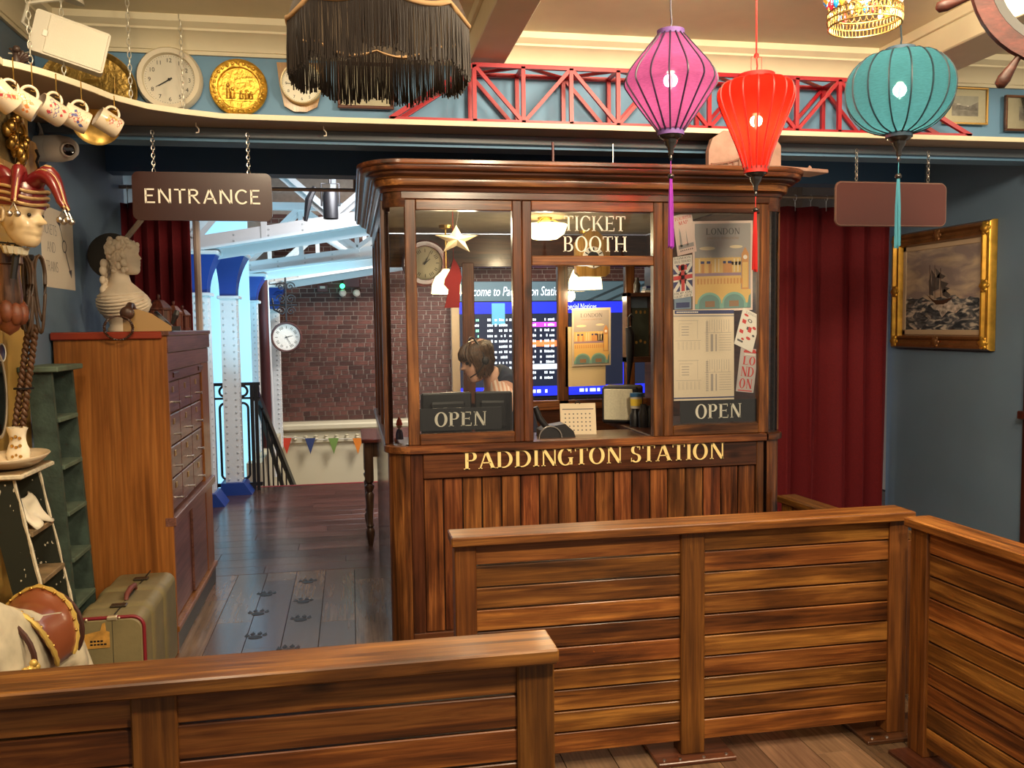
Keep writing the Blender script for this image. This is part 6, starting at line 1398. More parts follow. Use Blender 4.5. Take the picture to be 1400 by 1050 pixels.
b.tube([(c.x-.07,c.y-.01,c.z-.07),(c.x,c.y-.016,c.z-.10),(c.x+.09,c.y-.01,c.z-.075),(c.x+.14,c.y-.008,c.z-.02)], [.012,.022,.012,.005], 8); b.tube([(c.x+.11,c.y-.008,c.z-.10),(c.x+.115,c.y-.008,c.z+.06)], .005, 6); part('galleon_relief', b, BR3, t, smooth=60)
# wooden clock
c = P(412,114,yp); t = clock('wooden_wall_clock', 'white dialled clock on a tapering light wood back beside the brass plate', (c.x, 4.42, c.z+.004), .100, .008, mat('gilt_rim', (.75,.62,.35), .35, .5), mat('cream_dial', (.80,.77,.62), .5), hands=((115,.55),(268,.8)), size=.22, depth=.03)
pol = [(-.115,.105),(.115,.11),(.10,-.0),(.07,-.10),(.02,-.125),(-.04,-.125),(-.085,-.10),(-.105,0)]
b = B(); b.prism([(c.x+u, c.z+v) for u, v in pol], 4.425, 4.445); part('wooden_back', b, wood('clock_light_wood', (.30,.15,.04), (.42,.23,.07), (.5,.3,.1), 2, knots=0, rnd=0), t)
def framed(name, label, c, W_, H_, fwid, fm, mount, pic, U=(1,0,0), N=(0,-1,0), dep=.02, mw=.12, cat='picture'):
    c = Vector(c); U = Vector(U).normalized(); N = Vector(N).normalized(); Wv = Vector((0,0,1)); t = thing(name, label, cat, c)
    Mx = Matrix(((U.x,-N.x,0,c.x),(U.y,-N.y,0,c.y),(0,0,1,c.z),(0,0,0,1)))
    b = B()
    for bx in ((-W_/2,W_/2,H_/2-fwid,H_/2),(-W_/2,W_/2,-H_/2,-H_/2+fwid),(-W_/2,-W_/2+fwid,-H_/2+fwid,H_/2-fwid),(W_/2-fwid,W_/2,-H_/2+fwid,H_/2-fwid)): b.box(bx[0],bx[1],-dep,0,bx[2],bx[3],min(.004,fwid*.2))
    b.mul(Mx); part('frame', b, fm, t)
    b = B(); b.box(-W_/2+fwid, W_/2-fwid, -dep*.4, 0, -H_/2+fwid, H_/2-fwid); b.mul(Mx); part('mount', b, mount, t)
    iw, ih = W_-2*fwid, H_-2*fwid; x0, y0 = -iw/2+mw*iw, -ih/2+mw*ih*1.1
    if pic:
        b = B(); ms = []
        for k, (m, polys) in enumerate(pic):
            if m not in ms: ms.append(m)
            b.cur = ms.index(m); b.quads(polys, c+U*x0+Wv*y0+N*(dep*.42+.0003*k), U*(iw*(1-2*mw)), Wv*(ih*(1-2.2*mw)), 0, N)
        part('image', b, ms, t)
    b = B(); b.box(-W_/2+fwid, W_/2-fwid, -dep*.72, -dep*.68, -H_/2+fwid, H_/2-fwid); b.mul(Mx); part('glazing', b, GLASS, t)
    return t
MT = mat('mount_cream', (.80,.70,.48), .7)
a, e = P(460,82,4.4), P(539,149,4.4)
framed('framed_print', 'brown framed pale print on the shelf behind the lamp fringe', ((a.x+e.x)/2,4.43,(a.z+e.z)/2), e.x-a.x, a.z-e.z, .016, wood('frame_brown', (.05,.018,.01), (.11,.04,.018), (.16,.06,.03), 0, knots=0), mat('mount_pale', (.62,.54,.38), .7, var=.15, vscale=6), [(GREY_, [rect(.2,.8,.02,.035)]), (mat('print_wash', (.58,.53,.40), .7, var=.2), [rect(.1,.9,.15,.95)])])
ski = [(mat('sketch_sky', (.50,.47,.40), .7, var=.2, vscale=20), [rect(0,1,0,1)]), (mat('sketch_hill', (.26,.23,.21), .7, var=.5, vscale=40), [[(0,.25),(0,.68),(.2,.6),(.4,.5),(.7,.52),(1,.72),(1,.2),(.5,.32)]]), (mat('sketch_water', (.36,.32,.28), .7, var=.4, vscale=30), [rect(0,1,0,.28)]), (WHT_, [ell(.25,.58,.08,.03), ell(.6,.5,.05,.025)])]
a, e = P(1293,117,4.4), P(1353,170,4.4)
framed('framed_sketch', 'gilt framed grey landscape sketch at the right end of the red bridge', ((a.x+e.x)/2,4.43,(a.z+e.z)/2), e.x-a.x, a.z-e.z, .010, mat('gilt_frame', (.55,.33,.09), .35, .5), MT, ski, mw=.18)
a, e = P(1378,126,4.4), P(1450,178,4.4)
framed('framed_sketch', 'brown framed small sketch cut by the right edge of the view', ((a.x+e.x)/2,4.43,(a.z+e.z)/2-.01), e.x-a.x, a.z-e.z, .014, MC['frame_brown'], MT, ski, mw=.25)
# loudspeaker and bracket
c = P(96,60,3.85); t = thing('loudspeaker', 'white wedge shaped loudspeaker hung from the ceiling bracket at left', 'loudspeaker', c, rot=(radians(8), radians(14), radians(18)))
b = B(); b.prism(rrect(-.135,.135,-.08,.08,.012), -.06, .07); part('cabinet', b, WHITE, t, local=True, smooth=30)
b = B(); b.box(-.085,.128,-.064,-.058,-.074,.074,.003); part('grille', b, mat('speaker_grille', (.74,.70,.58), .6, bump=.2, bscale=400), t, local=True)
b = B(); b.box(-.10,-.075,-.064,-.058,-.014,.012,.003); part('badge', b, mat('pale_badge', (.85,.8,.7), .4), t, local=True)
b = B(); b.tube([(-.13,.02,.0),(-.175,.02,.02),(-.17,.02,.10),(-.10,.02,.14),(-.06,.02,.16)], .008, 6); b.lathe([(.06,.165),(.05,.185),(.0001,.19)], (-.04,.02,0), 18); part('bracket', b, WHITE, t, local=True, smooth=50)
b = B(); b.tube([(-.12,.03,-.07),(-.16,.03,-.10),(-.20,.03,-.11)], .003, 5); part('cable', b, WHITE, t, local=True)
# partly hidden figure on the shelf
c = P(29,84,3.65); t = thing('dark_figurine', 'small dark figurine standing on the shelf left of the loudspeaker', 'figurine', (c.x-.02, 3.66, ZS))
b = B(); b.lathe([(.0001,0),(.026,0),(.024,.012),(.012,.02),(.0001,.02)], seg=14); rr = random.Random(6)
b.lathe([(.010,.018),(.020,.035),(.014,.062),(.008,.075)], seg=10); b.sphere((.004,-.004,.088), .014, seg=10)
for k in range(7): a = -1.2+.5*k; b.tube([(.012*cos(a),.006,.045+.012*sin(a)),(.034*cos(a),.004,.062+.022*sin(a)),(.046*cos(a+.3),0,.066+.026*sin(a))], [.008,.010,.004], 6)
part('figure', b, mat('figurine_brown', (.045,.024,.018), .45, var=.4, vscale=40), t, local=True, smooth=70)
# wooden scroll end at far left of shelf
c = P(-8,60,3.4); b = B(); b.prism([(3.30,ZS),(3.44,ZS),(3.45,ZS+.06),(3.42,ZS+.10),(3.36,ZS+.11),(3.30,ZS+.10)], -1.235, -1.215, 'yz'); single('scroll_bookend', b, CREAMP, 'cream rounded upright panel at the far left of the shelf', 'bookend')

# ================================================================== MUGS
MUG = mat('mug_cream', (.74,.62,.46), .25, coat=.4); MUGI = mat('mug_inside', (.50,.42,.36), .4)
DEC = [mat('decal_orange', (.62,.22,.06), .4), mat('decal_red', (.45,.05,.05), .4), mat('decal_blue', (.08,.10,.28), .4), mat('decal_gold', (.55,.36,.10), .35)]
mugspec = [((4,132),3.38,(-.55,-.5,.62),'leftmost cream mug cut by the left edge'),((33,143),3.46,(-.75,-.25,.45),'mug with orange crest, second from the left'),((70,151),3.58,(-.55,-.55,.35),'middle mug of the five, with small red and blue flowers'),((104,162),3.68,(-.80,-.35,.38),'mug with blue and red crest, second from the right'),((148,168),3.88,(-.55,-.35,.35),'rightmost cream mug, with a brown crest')]
for k, ((x, y), Y, ax, lab) in enumerate(mugspec):
    c = P(x, y, Y); A = Vector(ax).normalized(); s_ = (0,0,1); Yv = Vector((0,0,1)).cross(A).normalized(); hv = A.cross(Yv)   # handle direction: upward
    Mm = Matrix(((hv.x,Yv.x,A.x,c.x),(hv.y,Yv.y,A.y,c.y),(hv.z,Yv.z,A.z,c.z),(0,0,0,1)))
    t = thing('souvenir_mug', lab, 'mug', c, group='souvenir mugs hooked under the shelf'); r, h = .043, .092
    b = B(); b.lathe([(.0001,-h/2),(r*.93,-h/2),(r,-h/2+.008),(r,h/2),(r-.003,h/2+.001)], seg=28); b.mul(Mm); part('cup', b, MUG, t, smooth=40)
    b = B(); b.lathe([(r-.003,h/2+.001),(r-.005,-h/2+.01),(.0001,-h/2+.01)], seg=28); b.mul(Mm); part('inside', b, MUGI, t, smooth=40)
    b = B(); b.tube([(r-.002+.030*sin(pi*j/12), 0, -.028*cos(pi*j/12)+.004) for j in range(13)], .0055, 8); b.mul(Mm); part('handle', b, MUG, t, smooth=60)
    b = B(); sgn = -1
    for j in range(15):
        a = (-pi/2 if (Mm.to_3x3() @ Vector((0,-1,0))).dot(CAM-c) > 0 else pi/2)+.10+random.Random(k*50+j).uniform(-.55,.55); z = random.Random(k*70+j).uniform(-.03,.025); b.cur = j % 3
        u0, v0 = .007+.005*(j % 3), .006+.004*(j % 2); b.add([((r+.0006)*cos(a+du), (r+.0006)*sin(a+du), z+dv) for du, dv in ((-u0/r,0),(0,-v0),(u0/r,0),(0,v0))], [(0,1,2,3)])
    b.mul(Mm); part('painted_crest', b, [[DEC[q_] for q_ in ((1,3,0),(0,3,0),(1,2,1),(2,1,3),(3,1,3))[k]][j_] for j_ in range(3)], t)
    hk = Mm @ Vector((r+.022,0,.004)); b = B(); b.tube([(hk.x,hk.y,2.563),(hk.x,hk.y,hk.z+.014),(hk.x+.010,hk.y,hk.z+.002),(hk.x+.006,hk.y,hk.z-.010),(hk.x-.006,hk.y,hk.z-.006)], .0022, 6)
    single('mug_hook', b, BRASS, 'brass hook holding the '+lab, 'hook', smooth=50, group='hooks holding the mugs')
c = P(132,166,4.15); A = Vector((.25,-.85,-.45)).normalized(); Yv = Vector((0,0,1)).cross(A).normalized(); Mm = Matrix((Yv, A.cross(Yv), A)).transposed(); b = B(); b.lathe([(.0001,0),(.07,0),(.085,.014),(.10,.018),(.10,.012)], c, 32, Mm); single('brass_dish', b, BRASS, 'brass dish hanging behind the two rightmost mugs', 'dish', smooth=50)

# ================================================================== LEFT WALL THINGS
xw = XL+.001
t1, t2, t3, t4 = PX(54,280,xw), PX(98.5,293.5,xw), PX(103,397,xw), PX(54.5,391,xw); t1.z = t2.z = (t1.z+t2.z)/2; t3.z = t4.z = (t3.z+t4.z)/2; t3.y = t2.y; t4.y = t1.y-.0
kn = [(.68+.10*cos(a)*.8, .55+.10*sin(a)) for a in [2*pi*k/16 for k in range(16)]]
ar = [[(.52,.86),(.545,.86),(.67,.62),(.655,.61)], [(.70,.49),(.72,.50),(.865,.22),(.84,.215)], [(.80,.245),(.90,.27),(.885,.15)], [(.50,.90),(.60,.83),(.57,.80),(.475,.84)]]+[[(.69+.075*cos(a),.555+.085*sin(a)),(.69+.075*cos(a2),.555+.085*sin(a2)),(.69+.055*cos(a2),.555+.065*sin(a2)),(.69+.055*cos(a),.555+.065*sin(a))] for a, a2 in [(2*pi*k/14,2*pi*(k+1)/14) for k in range(14)]]
sheetbox('wall_notice', 'large paper notice reading TICKETS AND TRAINS with a looped arrow on the left wall', 'notice', t1, t2, t3, t4, mat('notice_cream', (.66,.57,.46), .7), [(INK_, wfit('TICKETS', .04,.46,.66,.79,.07,False)+wfit('AND', .16,.40,.44,.57,.07,False)+wfit('TRAINS', .10,.46,.20,.33,.07,False)+ar)])
# security camera
c = PX(50,203,XL+.0); t = thing('security_camera', 'white bullet security camera on the left wall above the notice', 'camera', (XL, c.y, c.z))
c = P(72,205,3.95); A = Vector((.93,-.34,-.05)).normalized(); Yv = Vector((0,0,1)).cross(A).normalized(); Mm = Matrix((Yv, A.cross(Yv), A)).transposed(); k0 = Vector((XL+.002, PX(50,203,XL).y, PX(50,203,XL).z))
WHC = mat('camera_white', (.66,.60,.52), .4)
b = B(); b.lathe([(.0001,0),(.058,0),(.06,.03),(.06,.075),(.0001,.075)], k0, 28, Mm); part('mount', b, WHC, t, smooth=40)
b = B(); b.lathe([(.0001,.077),(.061,.077),(.061,.12),(.052,.165),(.035,.19),(.0001,.195)], k0, 28, Mm); part('dome', b, WHC, t, smooth=50)
q = k0+A*.165+Vector((.005,-.035,-.012)); A2 = Vector((.45,-.85,-.15)).normalized(); Yv = Vector((0,0,1)).cross(A2).normalized(); M2 = Matrix((Yv, A2.cross(Yv), A2)).transposed()
b = B(); b.lathe([(.034,-.03),(.036,.0),(.032,.012),(.026,.014)], q, 24, M2); part('lens_hood', b, WHC, t, smooth=50)
b = B(); b.lathe([(.0001,.010),(.018,.010),(.026,.014),(.027,.004)], q, 24, M2); part('lens', b, mat('lens_black', (.006,.006,.008), .08, coat=1), t, smooth=50)
b = B(); b.tube([k0+Vector((.02,0,.06)),k0+Vector((.02,0,.09)),k0+Vector((.0,-.01,.15)),k0+Vector((-.0,-.03,.20))], [.012,.006,.0045,.0045], 8); part('cable', b, WHC, t, smooth=50)
# pine plaque and gilt ornament frame
PINE = wood('pine', (.34,.17,.04), (.48,.27,.08), (.56,.34,.12), 2, knots=.3, rnd=.05)
c = PX(37,220,XL+.02); y0, y1 = PX(28,220,XL+.02).y, PX(45,220,XL+.02).y; z0, z1 = P(37,245,c.y).z, P(37,193,c.y).z
b = B(); b.prism([(y0,z0),(y1,z0),(y1,z1-.03),(y1-.03,z1),(y0,z1)], XL+.019, XL+.045, 'yz'); pq = single('pine_plaque', b, PINE, 'pine plaque with a dark curled hook shape above the jester', 'plaque')
b = B(); ym = (y0+y1)/2+.03; zm = (z0+z1)/2; b.tube([(XL+.05,ym,zm+.05),(XL+.05,ym+.03,zm+.03),(XL+.05,ym,zm),(XL+.05,ym+.03,zm-.03),(XL+.05,ym,zm-.055)], .006, 6); part('curled_hook', b, BLACK, pq, smooth=50)
ya_, yb_ = 3.30, PX(25,180,XL+.02).y; zt_, zb_ = P(22,120,3.8).z, P(22,232,3.8).z
t = thing('shadow_box', 'pine frame holding a gilt ornament at the far left edge', 'frame', (XL+.02, (ya_+yb_)/2, zb_))
b = B(); b.box(XL+.019, XL+.06, yb_-.05, yb_, zb_, zt_, .005); b.box(XL+.019, XL+.06, ya_, yb_-.05, zb_, zb_+.05, .005); b.box(XL+.019, XL+.06, ya_, yb_-.05, zt_-.05, zt_, .005); part('frame', b, PINE, t)
b = B(); b.box(XL+.019, XL+.03, ya_, yb_-.05, zb_+.05, zt_-.05); part('backing', b, mat('aged_backing', (.24,.17,.07), .7, var=.4, vscale=20), t)
b = B(); rr = random.Random(12); ym = yb_-.12
for k in range(40): b.sphere((XL+.06+rr.uniform(-.01,.02), ym+rr.uniform(-.10,.05), zb_+.07+rr.random()*(zt_-zb_-.14)), rr.uniform(.008,.02), 1, 1, rr.uniform(.7,1.6), 8, 6)
b.tube([(XL+.07,ym+.06*cos(a),zb_+.15+.08*sin(a)) for a in [2*pi*k/20 for k in range(20)]], .010, 6, closed=True); part('gilt_ornament', b, BRASS, t, smooth=60)
# jester head
c = P(30,292,3.45); t = thing('jester_head', 'jester head with pale long nosed face, red horned cap and bells', 'ornament', c)
JF = mat('jester_face', (.66,.50,.28), .35, var=.15, vscale=14, coat=.3); M = basis((.90,-.42,-.12), (.05,0,1), (c.x-.02, c.y, c.z-.115)); b = B(); head(b, M, .92, .046); part('face', b, JF, t, smooth=70)
JR = mat('jester_red', (.14,.006,.008), .35, coat=.3); JG = mat('jester_gold', (.55,.36,.16), .4, .4)
b = B()
for (x, y, s0) in ((-.03,.055,1),(-.03,-.055,1)): q = M @ Vector((x+.100, y*.55, .122*.92)); b.sphere(q, .007, seg=8)
part('eyes', b, BLACK, t, smooth=60)
b = B(); rings = []
for k in range(8):
    u = k/7; z = .150+.10*u; r = .090*(1+.10*sin(pi*u)-.3*u*u); rings.append([M @ Vector(((-.005+r*cos(a))*.92*1.1, r*.92*sin(a)*.95, z*.92+.01*u)) for a in [2*pi*j/24 for j in range(24)]])
b.loft(rings); part('cap', b, JR, t, smooth=60)
horns = []
for dirx, diry, L_, dz in ((1,-.15,.17,.06),(.75,.4,.14,.09),(.45,-.65,.12,.075),(-.8,-.3,.13,.07)):
    pts7 = [M @ Vector((dirx*.045+dirx*L_*u, diry*.045+diry*L_*u, (.215+dz*.8*sin(pi*min(1,u*1.1))-.065*u*u))) for u in [k/9 for k in range(10)]]; horns.append(pts7)
    b = B(); b.tube(pts7, [.028*(1-.80*k/9)+.004 for k in range(10)], 10); part('horn', b, JR, t, smooth=60)
    b = B(); b.tube([q+Vector((0,0,.027*(1-.80*k/9)+.003)) for k, q in enumerate(pts7)], .0055, 6); b.tube([q+Vector((.005,-.026*(1-.8*k/9),-.004)) for k, q in enumerate(pts7)], .005, 6); part('gold_piping', b, JG, t, smooth=60)
    e = pts7[-1]; b = B()
    for dx in (-.012,.014): b.sphere(e+Vector((dx,-.01,-.045)), .0115, seg=10); b.tube([e+Vector((0,0,-.005)), e+Vector((dx,-.01,-.035))], .0025, 5)
    part('bells', b, CHROME, t, smooth=60)
b = B()
for zz in (.165,.19,.215): b.tube([M @ Vector((-.004+.097*cos(a), .086*sin(a), zz*.92+.006*sin(a*3))) for a in [2*pi*j/28 for j in range(28)]], .0058, 6, closed=True)
part('cap_bands', b, JG, t, smooth=60)
b = B(); 
for k in range(10): a = 2*pi*k/10; b.lathe([(.018,0),(.010,-.025),(.0001,-.03)], M @ Vector((.03*cos(a)-.01, .03*sin(a), -.005)), 6)
part('ruff', b, mat('pale_lace', (.62,.56,.40), .8), t)
b = B(); b.tube([M @ Vector((0,0,.01)), M @ Vector((-.01,0,-.12))], .012, 8); part('stick', b, BLACK, t)
# carved castle pillar and straps
c = P(10,385,3.55); t = thing('carved_pillar', 'carved dark wooden tower with leafy red base hanging at the left edge', 'carving', c); CWD = wood('carved_dark', (.03,.012,.006), (.12,.05,.02), (.24,.11,.05), 2, knots=0, rnd=0, bump=.4)
b = B(); b.lathe([(.0001,-.09),(.045,-.09),(.05,-.05),(.042,.04),(.045,.06),(.055,.065),(.055,.10),(.045,.10),(.045,.07),(.0001,.07)], c, 16); part('tower', b, CWD, t, smooth=30)
b = B()
for k in range(6): a = 2*pi*k/6; b.lathe([(.014,.09),(.012,.125),(.0001,.145)], c+Vector((.045*cos(a),.045*sin(a),0)), 6)
part('battlements', b, CWD, t)
b = B()
for k in range(9): a = 2*pi*k/9; b.sphere(c+Vector((.045*cos(a),.045*sin(a),-.12+.01*(k % 2))), .035, .7, .7, 1.2, 8, 6)
b.lathe([(.0001,-.20),(.03,-.18),(.055,-.13),(.05,-.09)], c, 14); part('leafy_base', b, mat('carved_red_brown', (.16,.045,.018), .5, var=.3, vscale=25), t, smooth=60)
b = B(); b.box(XL+.018, c.x, c.y-.015, c.y+.015, c.z-.02, c.z+.02); part('wall_bracket', b, CWD, t)
c = P(40,395,3.72); t = thing('leather_straps', 'bundle of looped dark leather straps hanging beside the carved tower', 'straps', c); STM = mat('strap_leather', (.07,.038,.020), .5, var=.3, vscale=30)
rr = random.Random(21)
for k in range(9):
    x = rr.uniform(-.045,.055); w2 = rr.uniform(.010,.028); L0 = rr.uniform(.12,.20); b = B(); yy = rr.uniform(-.04,.04)
    pts8 = [(c.x+x+w2*cos(a)*(1), c.y+yy+.01*sin(a*2), c.z+.02+(L0*sin(a) if sin(a) < 0 else .11*sin(a))+rr.uniform(-.004,.004)) for a in [2*pi*j/24 for j in range(24)]]; b.tube(pts8, .006, 6, closed=True); part('strap', b, STM, t, smooth=60)
b = B(); b.tube([(c.x-.06,c.y,c.z+.06),(c.x-.03,c.y,c.z+.13),(c.x+.02,c.y,c.z+.12)], .012, 6); b.tube([(c.x,c.y,c.z+.13),(c.x,c.y,c.z+.17),(c.x-.10,c.y,c.z+.18)], .004, 6); part('hanger', b, BLACK, t, smooth=60)
# twisted canes
t = None
p0, p1 = P(44,445,3.80), P(22,610,3.80); t = thing('twisted_canes', 'two spirally twisted dark canes tied together behind the cream dish', 'canes', (p1.x, p1.y, p1.z)); TWM = mat('cane_brown', (.11,.05,.022), .5, var=.3, vscale=40)
for off in (-.016, .018):
    b = B()
    for q_ in (0, pi): b.tube([p0.lerp(p1, u)+Vector((off*.8+.006*cos(40*u*1.6+q_), .009*sin(40*u*1.6+q_), 0)) for u in [k/90 for k in range(91)]], .008, 6)
    part('cane', b, TWM, t, smooth=60)
b = B(); q = p0.lerp(p1,.52); b.tube([q+Vector((.036*cos(a),.022*sin(a),0)) for a in [2*pi*k/16 for k in range(16)]], .004, 5, closed=True); part('tie', b, BLACK, t)
c = PX(0,540,XL+.02); t = thing('oval_mirror', 'dark oval mirror with thin pale rim cut by the left edge', 'mirror', (XL+.02, c.y-.05, c.z)); Mo = Matrix(((0,0,1),(1,0,0),(0,1,0))); cc = (XL+.02, PX(-8,540,XL+.02).y, PX(-8,540,XL+.02).z)
Sx = Matrix.Diagonal((.6,1.2,1)); b = B(); b.lathe([(.0001,.014),(.135,.014)], cc, 36, Mo @ Sx); part('glass', b, mat('mirror_dark', (.03,.03,.035), .1, .9), t); b = B(); b.lathe([(.135,.0),(.135,.018),(.145,.018),(.147,.0)], cc, 36, Mo @ Sx); part('rim', b, mat('mirror_rim', (.45,.36,.25), .4), t, smooth=40)
q = PX(2,482,XL+.03); b = B(); b.lathe([(.0001,.012),(.025,.012),(.032,.016),(.036,.0)], (XL+.02, q.y-.01, q.z), 24, Mo); md_ = single('blue_badge', b, mat('badge_navy', (.03,.03,.08), .3), 'round navy badge with pale edge above the oval mirror', 'badge', smooth=40)
b = B(); b.lathe([(.030,.014),(.037,.018),(.040,.002)], (XL+.02, q.y-.01, q.z), 24, Mo); part('pale_edge', b, WHITE, md_, smooth=40)
# ================================================================== GILT FRAMED SHIP PAINTING
def seamat(name, kind):
    m, nt, b, N, L = newmat(name); tc = N.new('ShaderNodeTexCoord'); mp = N.new('ShaderNodeMapping'); n = N.new('ShaderNodeTexNoise'); r = N.new('ShaderNodeValToRGB'); b.inputs['Roughness'].default_value = .35
    L.new(tc.outputs['Object'], mp.inputs[0]); L.new(mp.outputs[0], n.inputs['Vector']); L.new(n.outputs[0], r.inputs[0]); L.new(r.outputs[0], b.inputs['Base Color']); e = r.color_ramp.elements; n.inputs['Detail'].default_value = 6
    if kind == 'sky': mp.inputs['Scale'].default_value = (1,2.2,7); n.inputs['Scale'].default_value = 1.6; n.inputs['Distortion'].default_value = .6; e[0].position = .42; e[0].color = (.27,.21,.20,1); e[1].position = .66; e[1].color = (.58,.44,.31,1)
    else: mp.inputs['Scale'].default_value = (1,3.5,9); n.inputs['Scale'].default_value = 2.4; n.inputs['Distortion'].default_value = 1.4; e[0].position = .40; e[0].color = (.03,.04,.05,1); e[1].position = .64; e[1].color = (.60,.52,.44,1); q = e.new(.52); q.color = (.13,.135,.15,1)
    return m
xr = XR-.004; tl, tr, bl_, br_ = PX(1229,321,xr), PX(1364,300,xr), PX(1221,474,xr), PX(1360,481,xr)
yL, yR_ = min(5.92, (tl.y+bl_.y)/2), (tr.y+br_.y)/2; zT, zB = (tl.z+tr.z)/2, (bl_.z+br_.z)/2; W_, H_ = yL-yR_, zT-zB; cY, cZ = (yL+yR_)/2, (zT+zB)/2
t = thing('ship_painting', 'large gilt framed oil painting of a sailing ship in rough seas on the right wall', 'painting', (XR, cY, cZ))
GF = mat('gilt_moulding', (.72,.40,.06), .28, .75, var=.25, vscale=14); GD = mat('gilt_dark', (.20,.085,.030), .3, .4, var=.25, vscale=12)
def bar_prof(b, p0, p1, inw, prof):
    # prof: (inward, out of the wall)
    p0 = Vector(p0); p1 = Vector(p1); inw = Vector(inw); d = (p1-p0).normalized(); o = len(b.v); n = len(prof)
    for p, s_ in ((p0, 1), (p1, -1)): b.v += [tuple(p+inw*a+d*(s_*a)+Vector((-h,0,0))) for a, h in prof]
    for k in range(n-1): b.face(o+k, o+n+k, o+n+k+1, o+k+1)
pf = [(0,0),(0,.03),(.012,.048),(.03,.05),(.045,.032),(.06,.030),(.075,.045),(.088,.045),(.098,.02),(.10,0)]
pts9 = [(XR-.002,yL,zT),(XR-.002,yR_,zT),(XR-.002,yR_,zB),(XR-.002,yL,zB)]
for k, (inw, m, nm) in enumerate((((0,0,-1),GD,'top_moulding'),((0,1,0),GF,'side_moulding'),((0,0,1),GD,'bottom_moulding'),((0,-1,0),GF,'side_moulding'))):
    b = B(); bar_prof(b, pts9[k], pts9[(k+1) % 4], inw, pf); part(nm, b, m, t, smooth=35)
for k, (y, z) in enumerate(((yL-.05,zT-.05),(yR_+.05,zT-.05),(yL-.05,zB+.05),(yR_+.05,zB+.05),(cY,zT-.05),(cY,zB+.05),(yL-.05,cZ),(yR_+.05,cZ))):
    b = B(); b.sphere((XR-.05,y,z), .034, .5, 1, 1, 10, 6)
    for j in range(6): a = 2*pi*j/6; b.sphere((XR-.05,y+.03*cos(a),z+.03*sin(a)), .016, .6, 1, 1, 8, 5)
    part('corner_ornament', b, GF if k not in (4,5) else GD, t, smooth=60)
b = B(); f_ = .098
for bx in ((yR_+f_,yL-f_,zT-f_-.035,zT-f_),(yR_+f_,yL-f_,zB+f_,zB+f_+.035),(yR_+f_,yR_+f_+.035,zB+f_,zT-f_),(yL-f_-.035,yL-f_,zB+f_,zT-f_)): b.box(XR-.016, XR-.004, bx[0], bx[1], bx[2], bx[3], .003)
part('slip', b, mat('linen_slip', (.50,.36,.24), .6), t)
i0, i1, j0, j1 = yR_+f_+.033, yL-f_-.033, zB+f_+.033, zT-f_-.033; hz = j0+(j1-j0)*.39
b = B(); b.box(XR-.010, XR-.003, i0, i1, j0, j1); part('sky', b, seamat('painted_sky','sky'), t)
b = B(); pol = [(i0,j0),(i1,j0)]+[(i1+(i0-i1)*k/16, hz+.012*sin(k*1.9)+.01*sin(k*.8)) for k in range(17)]; b.prism(pol, XR-.0108, XR-.0101, 'yz'); part('sea', b, seamat('painted_sea','sea'), t)
# ship: u from left (far) to right (near)
S = lambda u, v: (i1+(i0-i1)*u, j0+(j1-j0)*v)
b = B(); SAIL = mat('painted_sail', (.10,.085,.08), .5, var=.3, vscale=30)
for pol in ([(.34,.44),(.40,.42),(.36,.60),(.37,.76),(.33,.60)], [(.37,.74),(.43,.64),(.48,.70),(.47,.50),(.38,.47)], [(.42,.76),(.50,.68),(.56,.65),(.52,.62),(.44,.64)], [(.49,.60),(.60,.56),(.56,.52),(.62,.50),(.52,.44)], [(.54,.50),(.63,.42),(.60,.38),(.52,.42)]): b.prism([S(*q) for q in pol], XR-.0114, XR-.0109, 'yz')
part('sails', b, SAIL, t)
b = B(); b.prism([S(*q) for q in [(.30,.44),(.40,.37),(.52,.36),(.66,.395),(.64,.37),(.54,.31),(.44,.31),(.38,.36)]], XR-.0118, XR-.0113, 'yz')
for u, v0, v1 in ((.35,.4,.80),(.42,.38,.79),(.50,.40,.75)): p_, q_ = S(u,v0), S(u-.01,v1); b.bar((XR-.0116,*p_),(XR-.0116,*q_), .004, .001)
part('hull', b, mat('painted_hull', (.075,.035,.022), .5), t)
b = B(); b.prism([S(*q) for q in [(.36,.30),(.42,.325),(.47,.31),(.52,.345),(.57,.32),(.64,.36),(.68,.30),(.80,.31),(.88,.27),(.76,.25),(.70,.20),(.60,.23),(.52,.15),(.47,.24),(.40,.26)]], XR-.0116, XR-.0111, 'yz'); part('foam', b, mat('painted_foam', (.46,.39,.34), .5, var=.6, vscale=30), t)

# ================================================================== THE CLERK
H0 = P(655,515,5.02)
t = thing('person', 'person with brown bobbed hair, navy waistcoat and peach striped shirt bending over the booth counter', 'person', (H0.x+.27, 5.05, .02))
hx, hy, hz_ = H0.x, 5.02, H0.z
SK = mat('skin', (.62,.34,.24), .5); SHIRT = None
nb0 = Vector((hx+.070, hy+.01, hz_+.015)); chest = Vector((hx+.155, hy+.03, hz_-.035)); belly = Vector((hx+.22, hy+.05, hz_-.30)); pel = Vector((hx+.27, hy+.05, hz_-.55))
shR, shL = Vector((hx+.105,hy-.165,hz_-.140)), Vector((hx+.105,hy+.19,hz_-.140))
elR, elL = shR+Vector((-.05,-.035,-.26)), shL+Vector((-.05,.03,-.26)); haR, haL = elR+Vector((-.23,.06,.02)), elL+Vector((-.23,-.04,.02))
hiR, hiL = pel+Vector((-.02,-.09,-.03)), pel+Vector((-.02,.09,-.03)); knR, knL = hiR+Vector((-.38,-.02,-.04)), hiL+Vector((-.38,.02,-.04)); anR, anL = Vector((knR.x+.06,knR.y,.33)), Vector((knL.x+.06,knL.y,.33))
nod = [pel, belly, chest, nb0, Vector((hx+.055,hy,hz_+.045)), shR, elR, haR, shL, elL, haL, hiR, knR, anR, anR+Vector((-.15,0,-.04)), hiL, knL, anL, anL+Vector((-.15,0,-.04))]
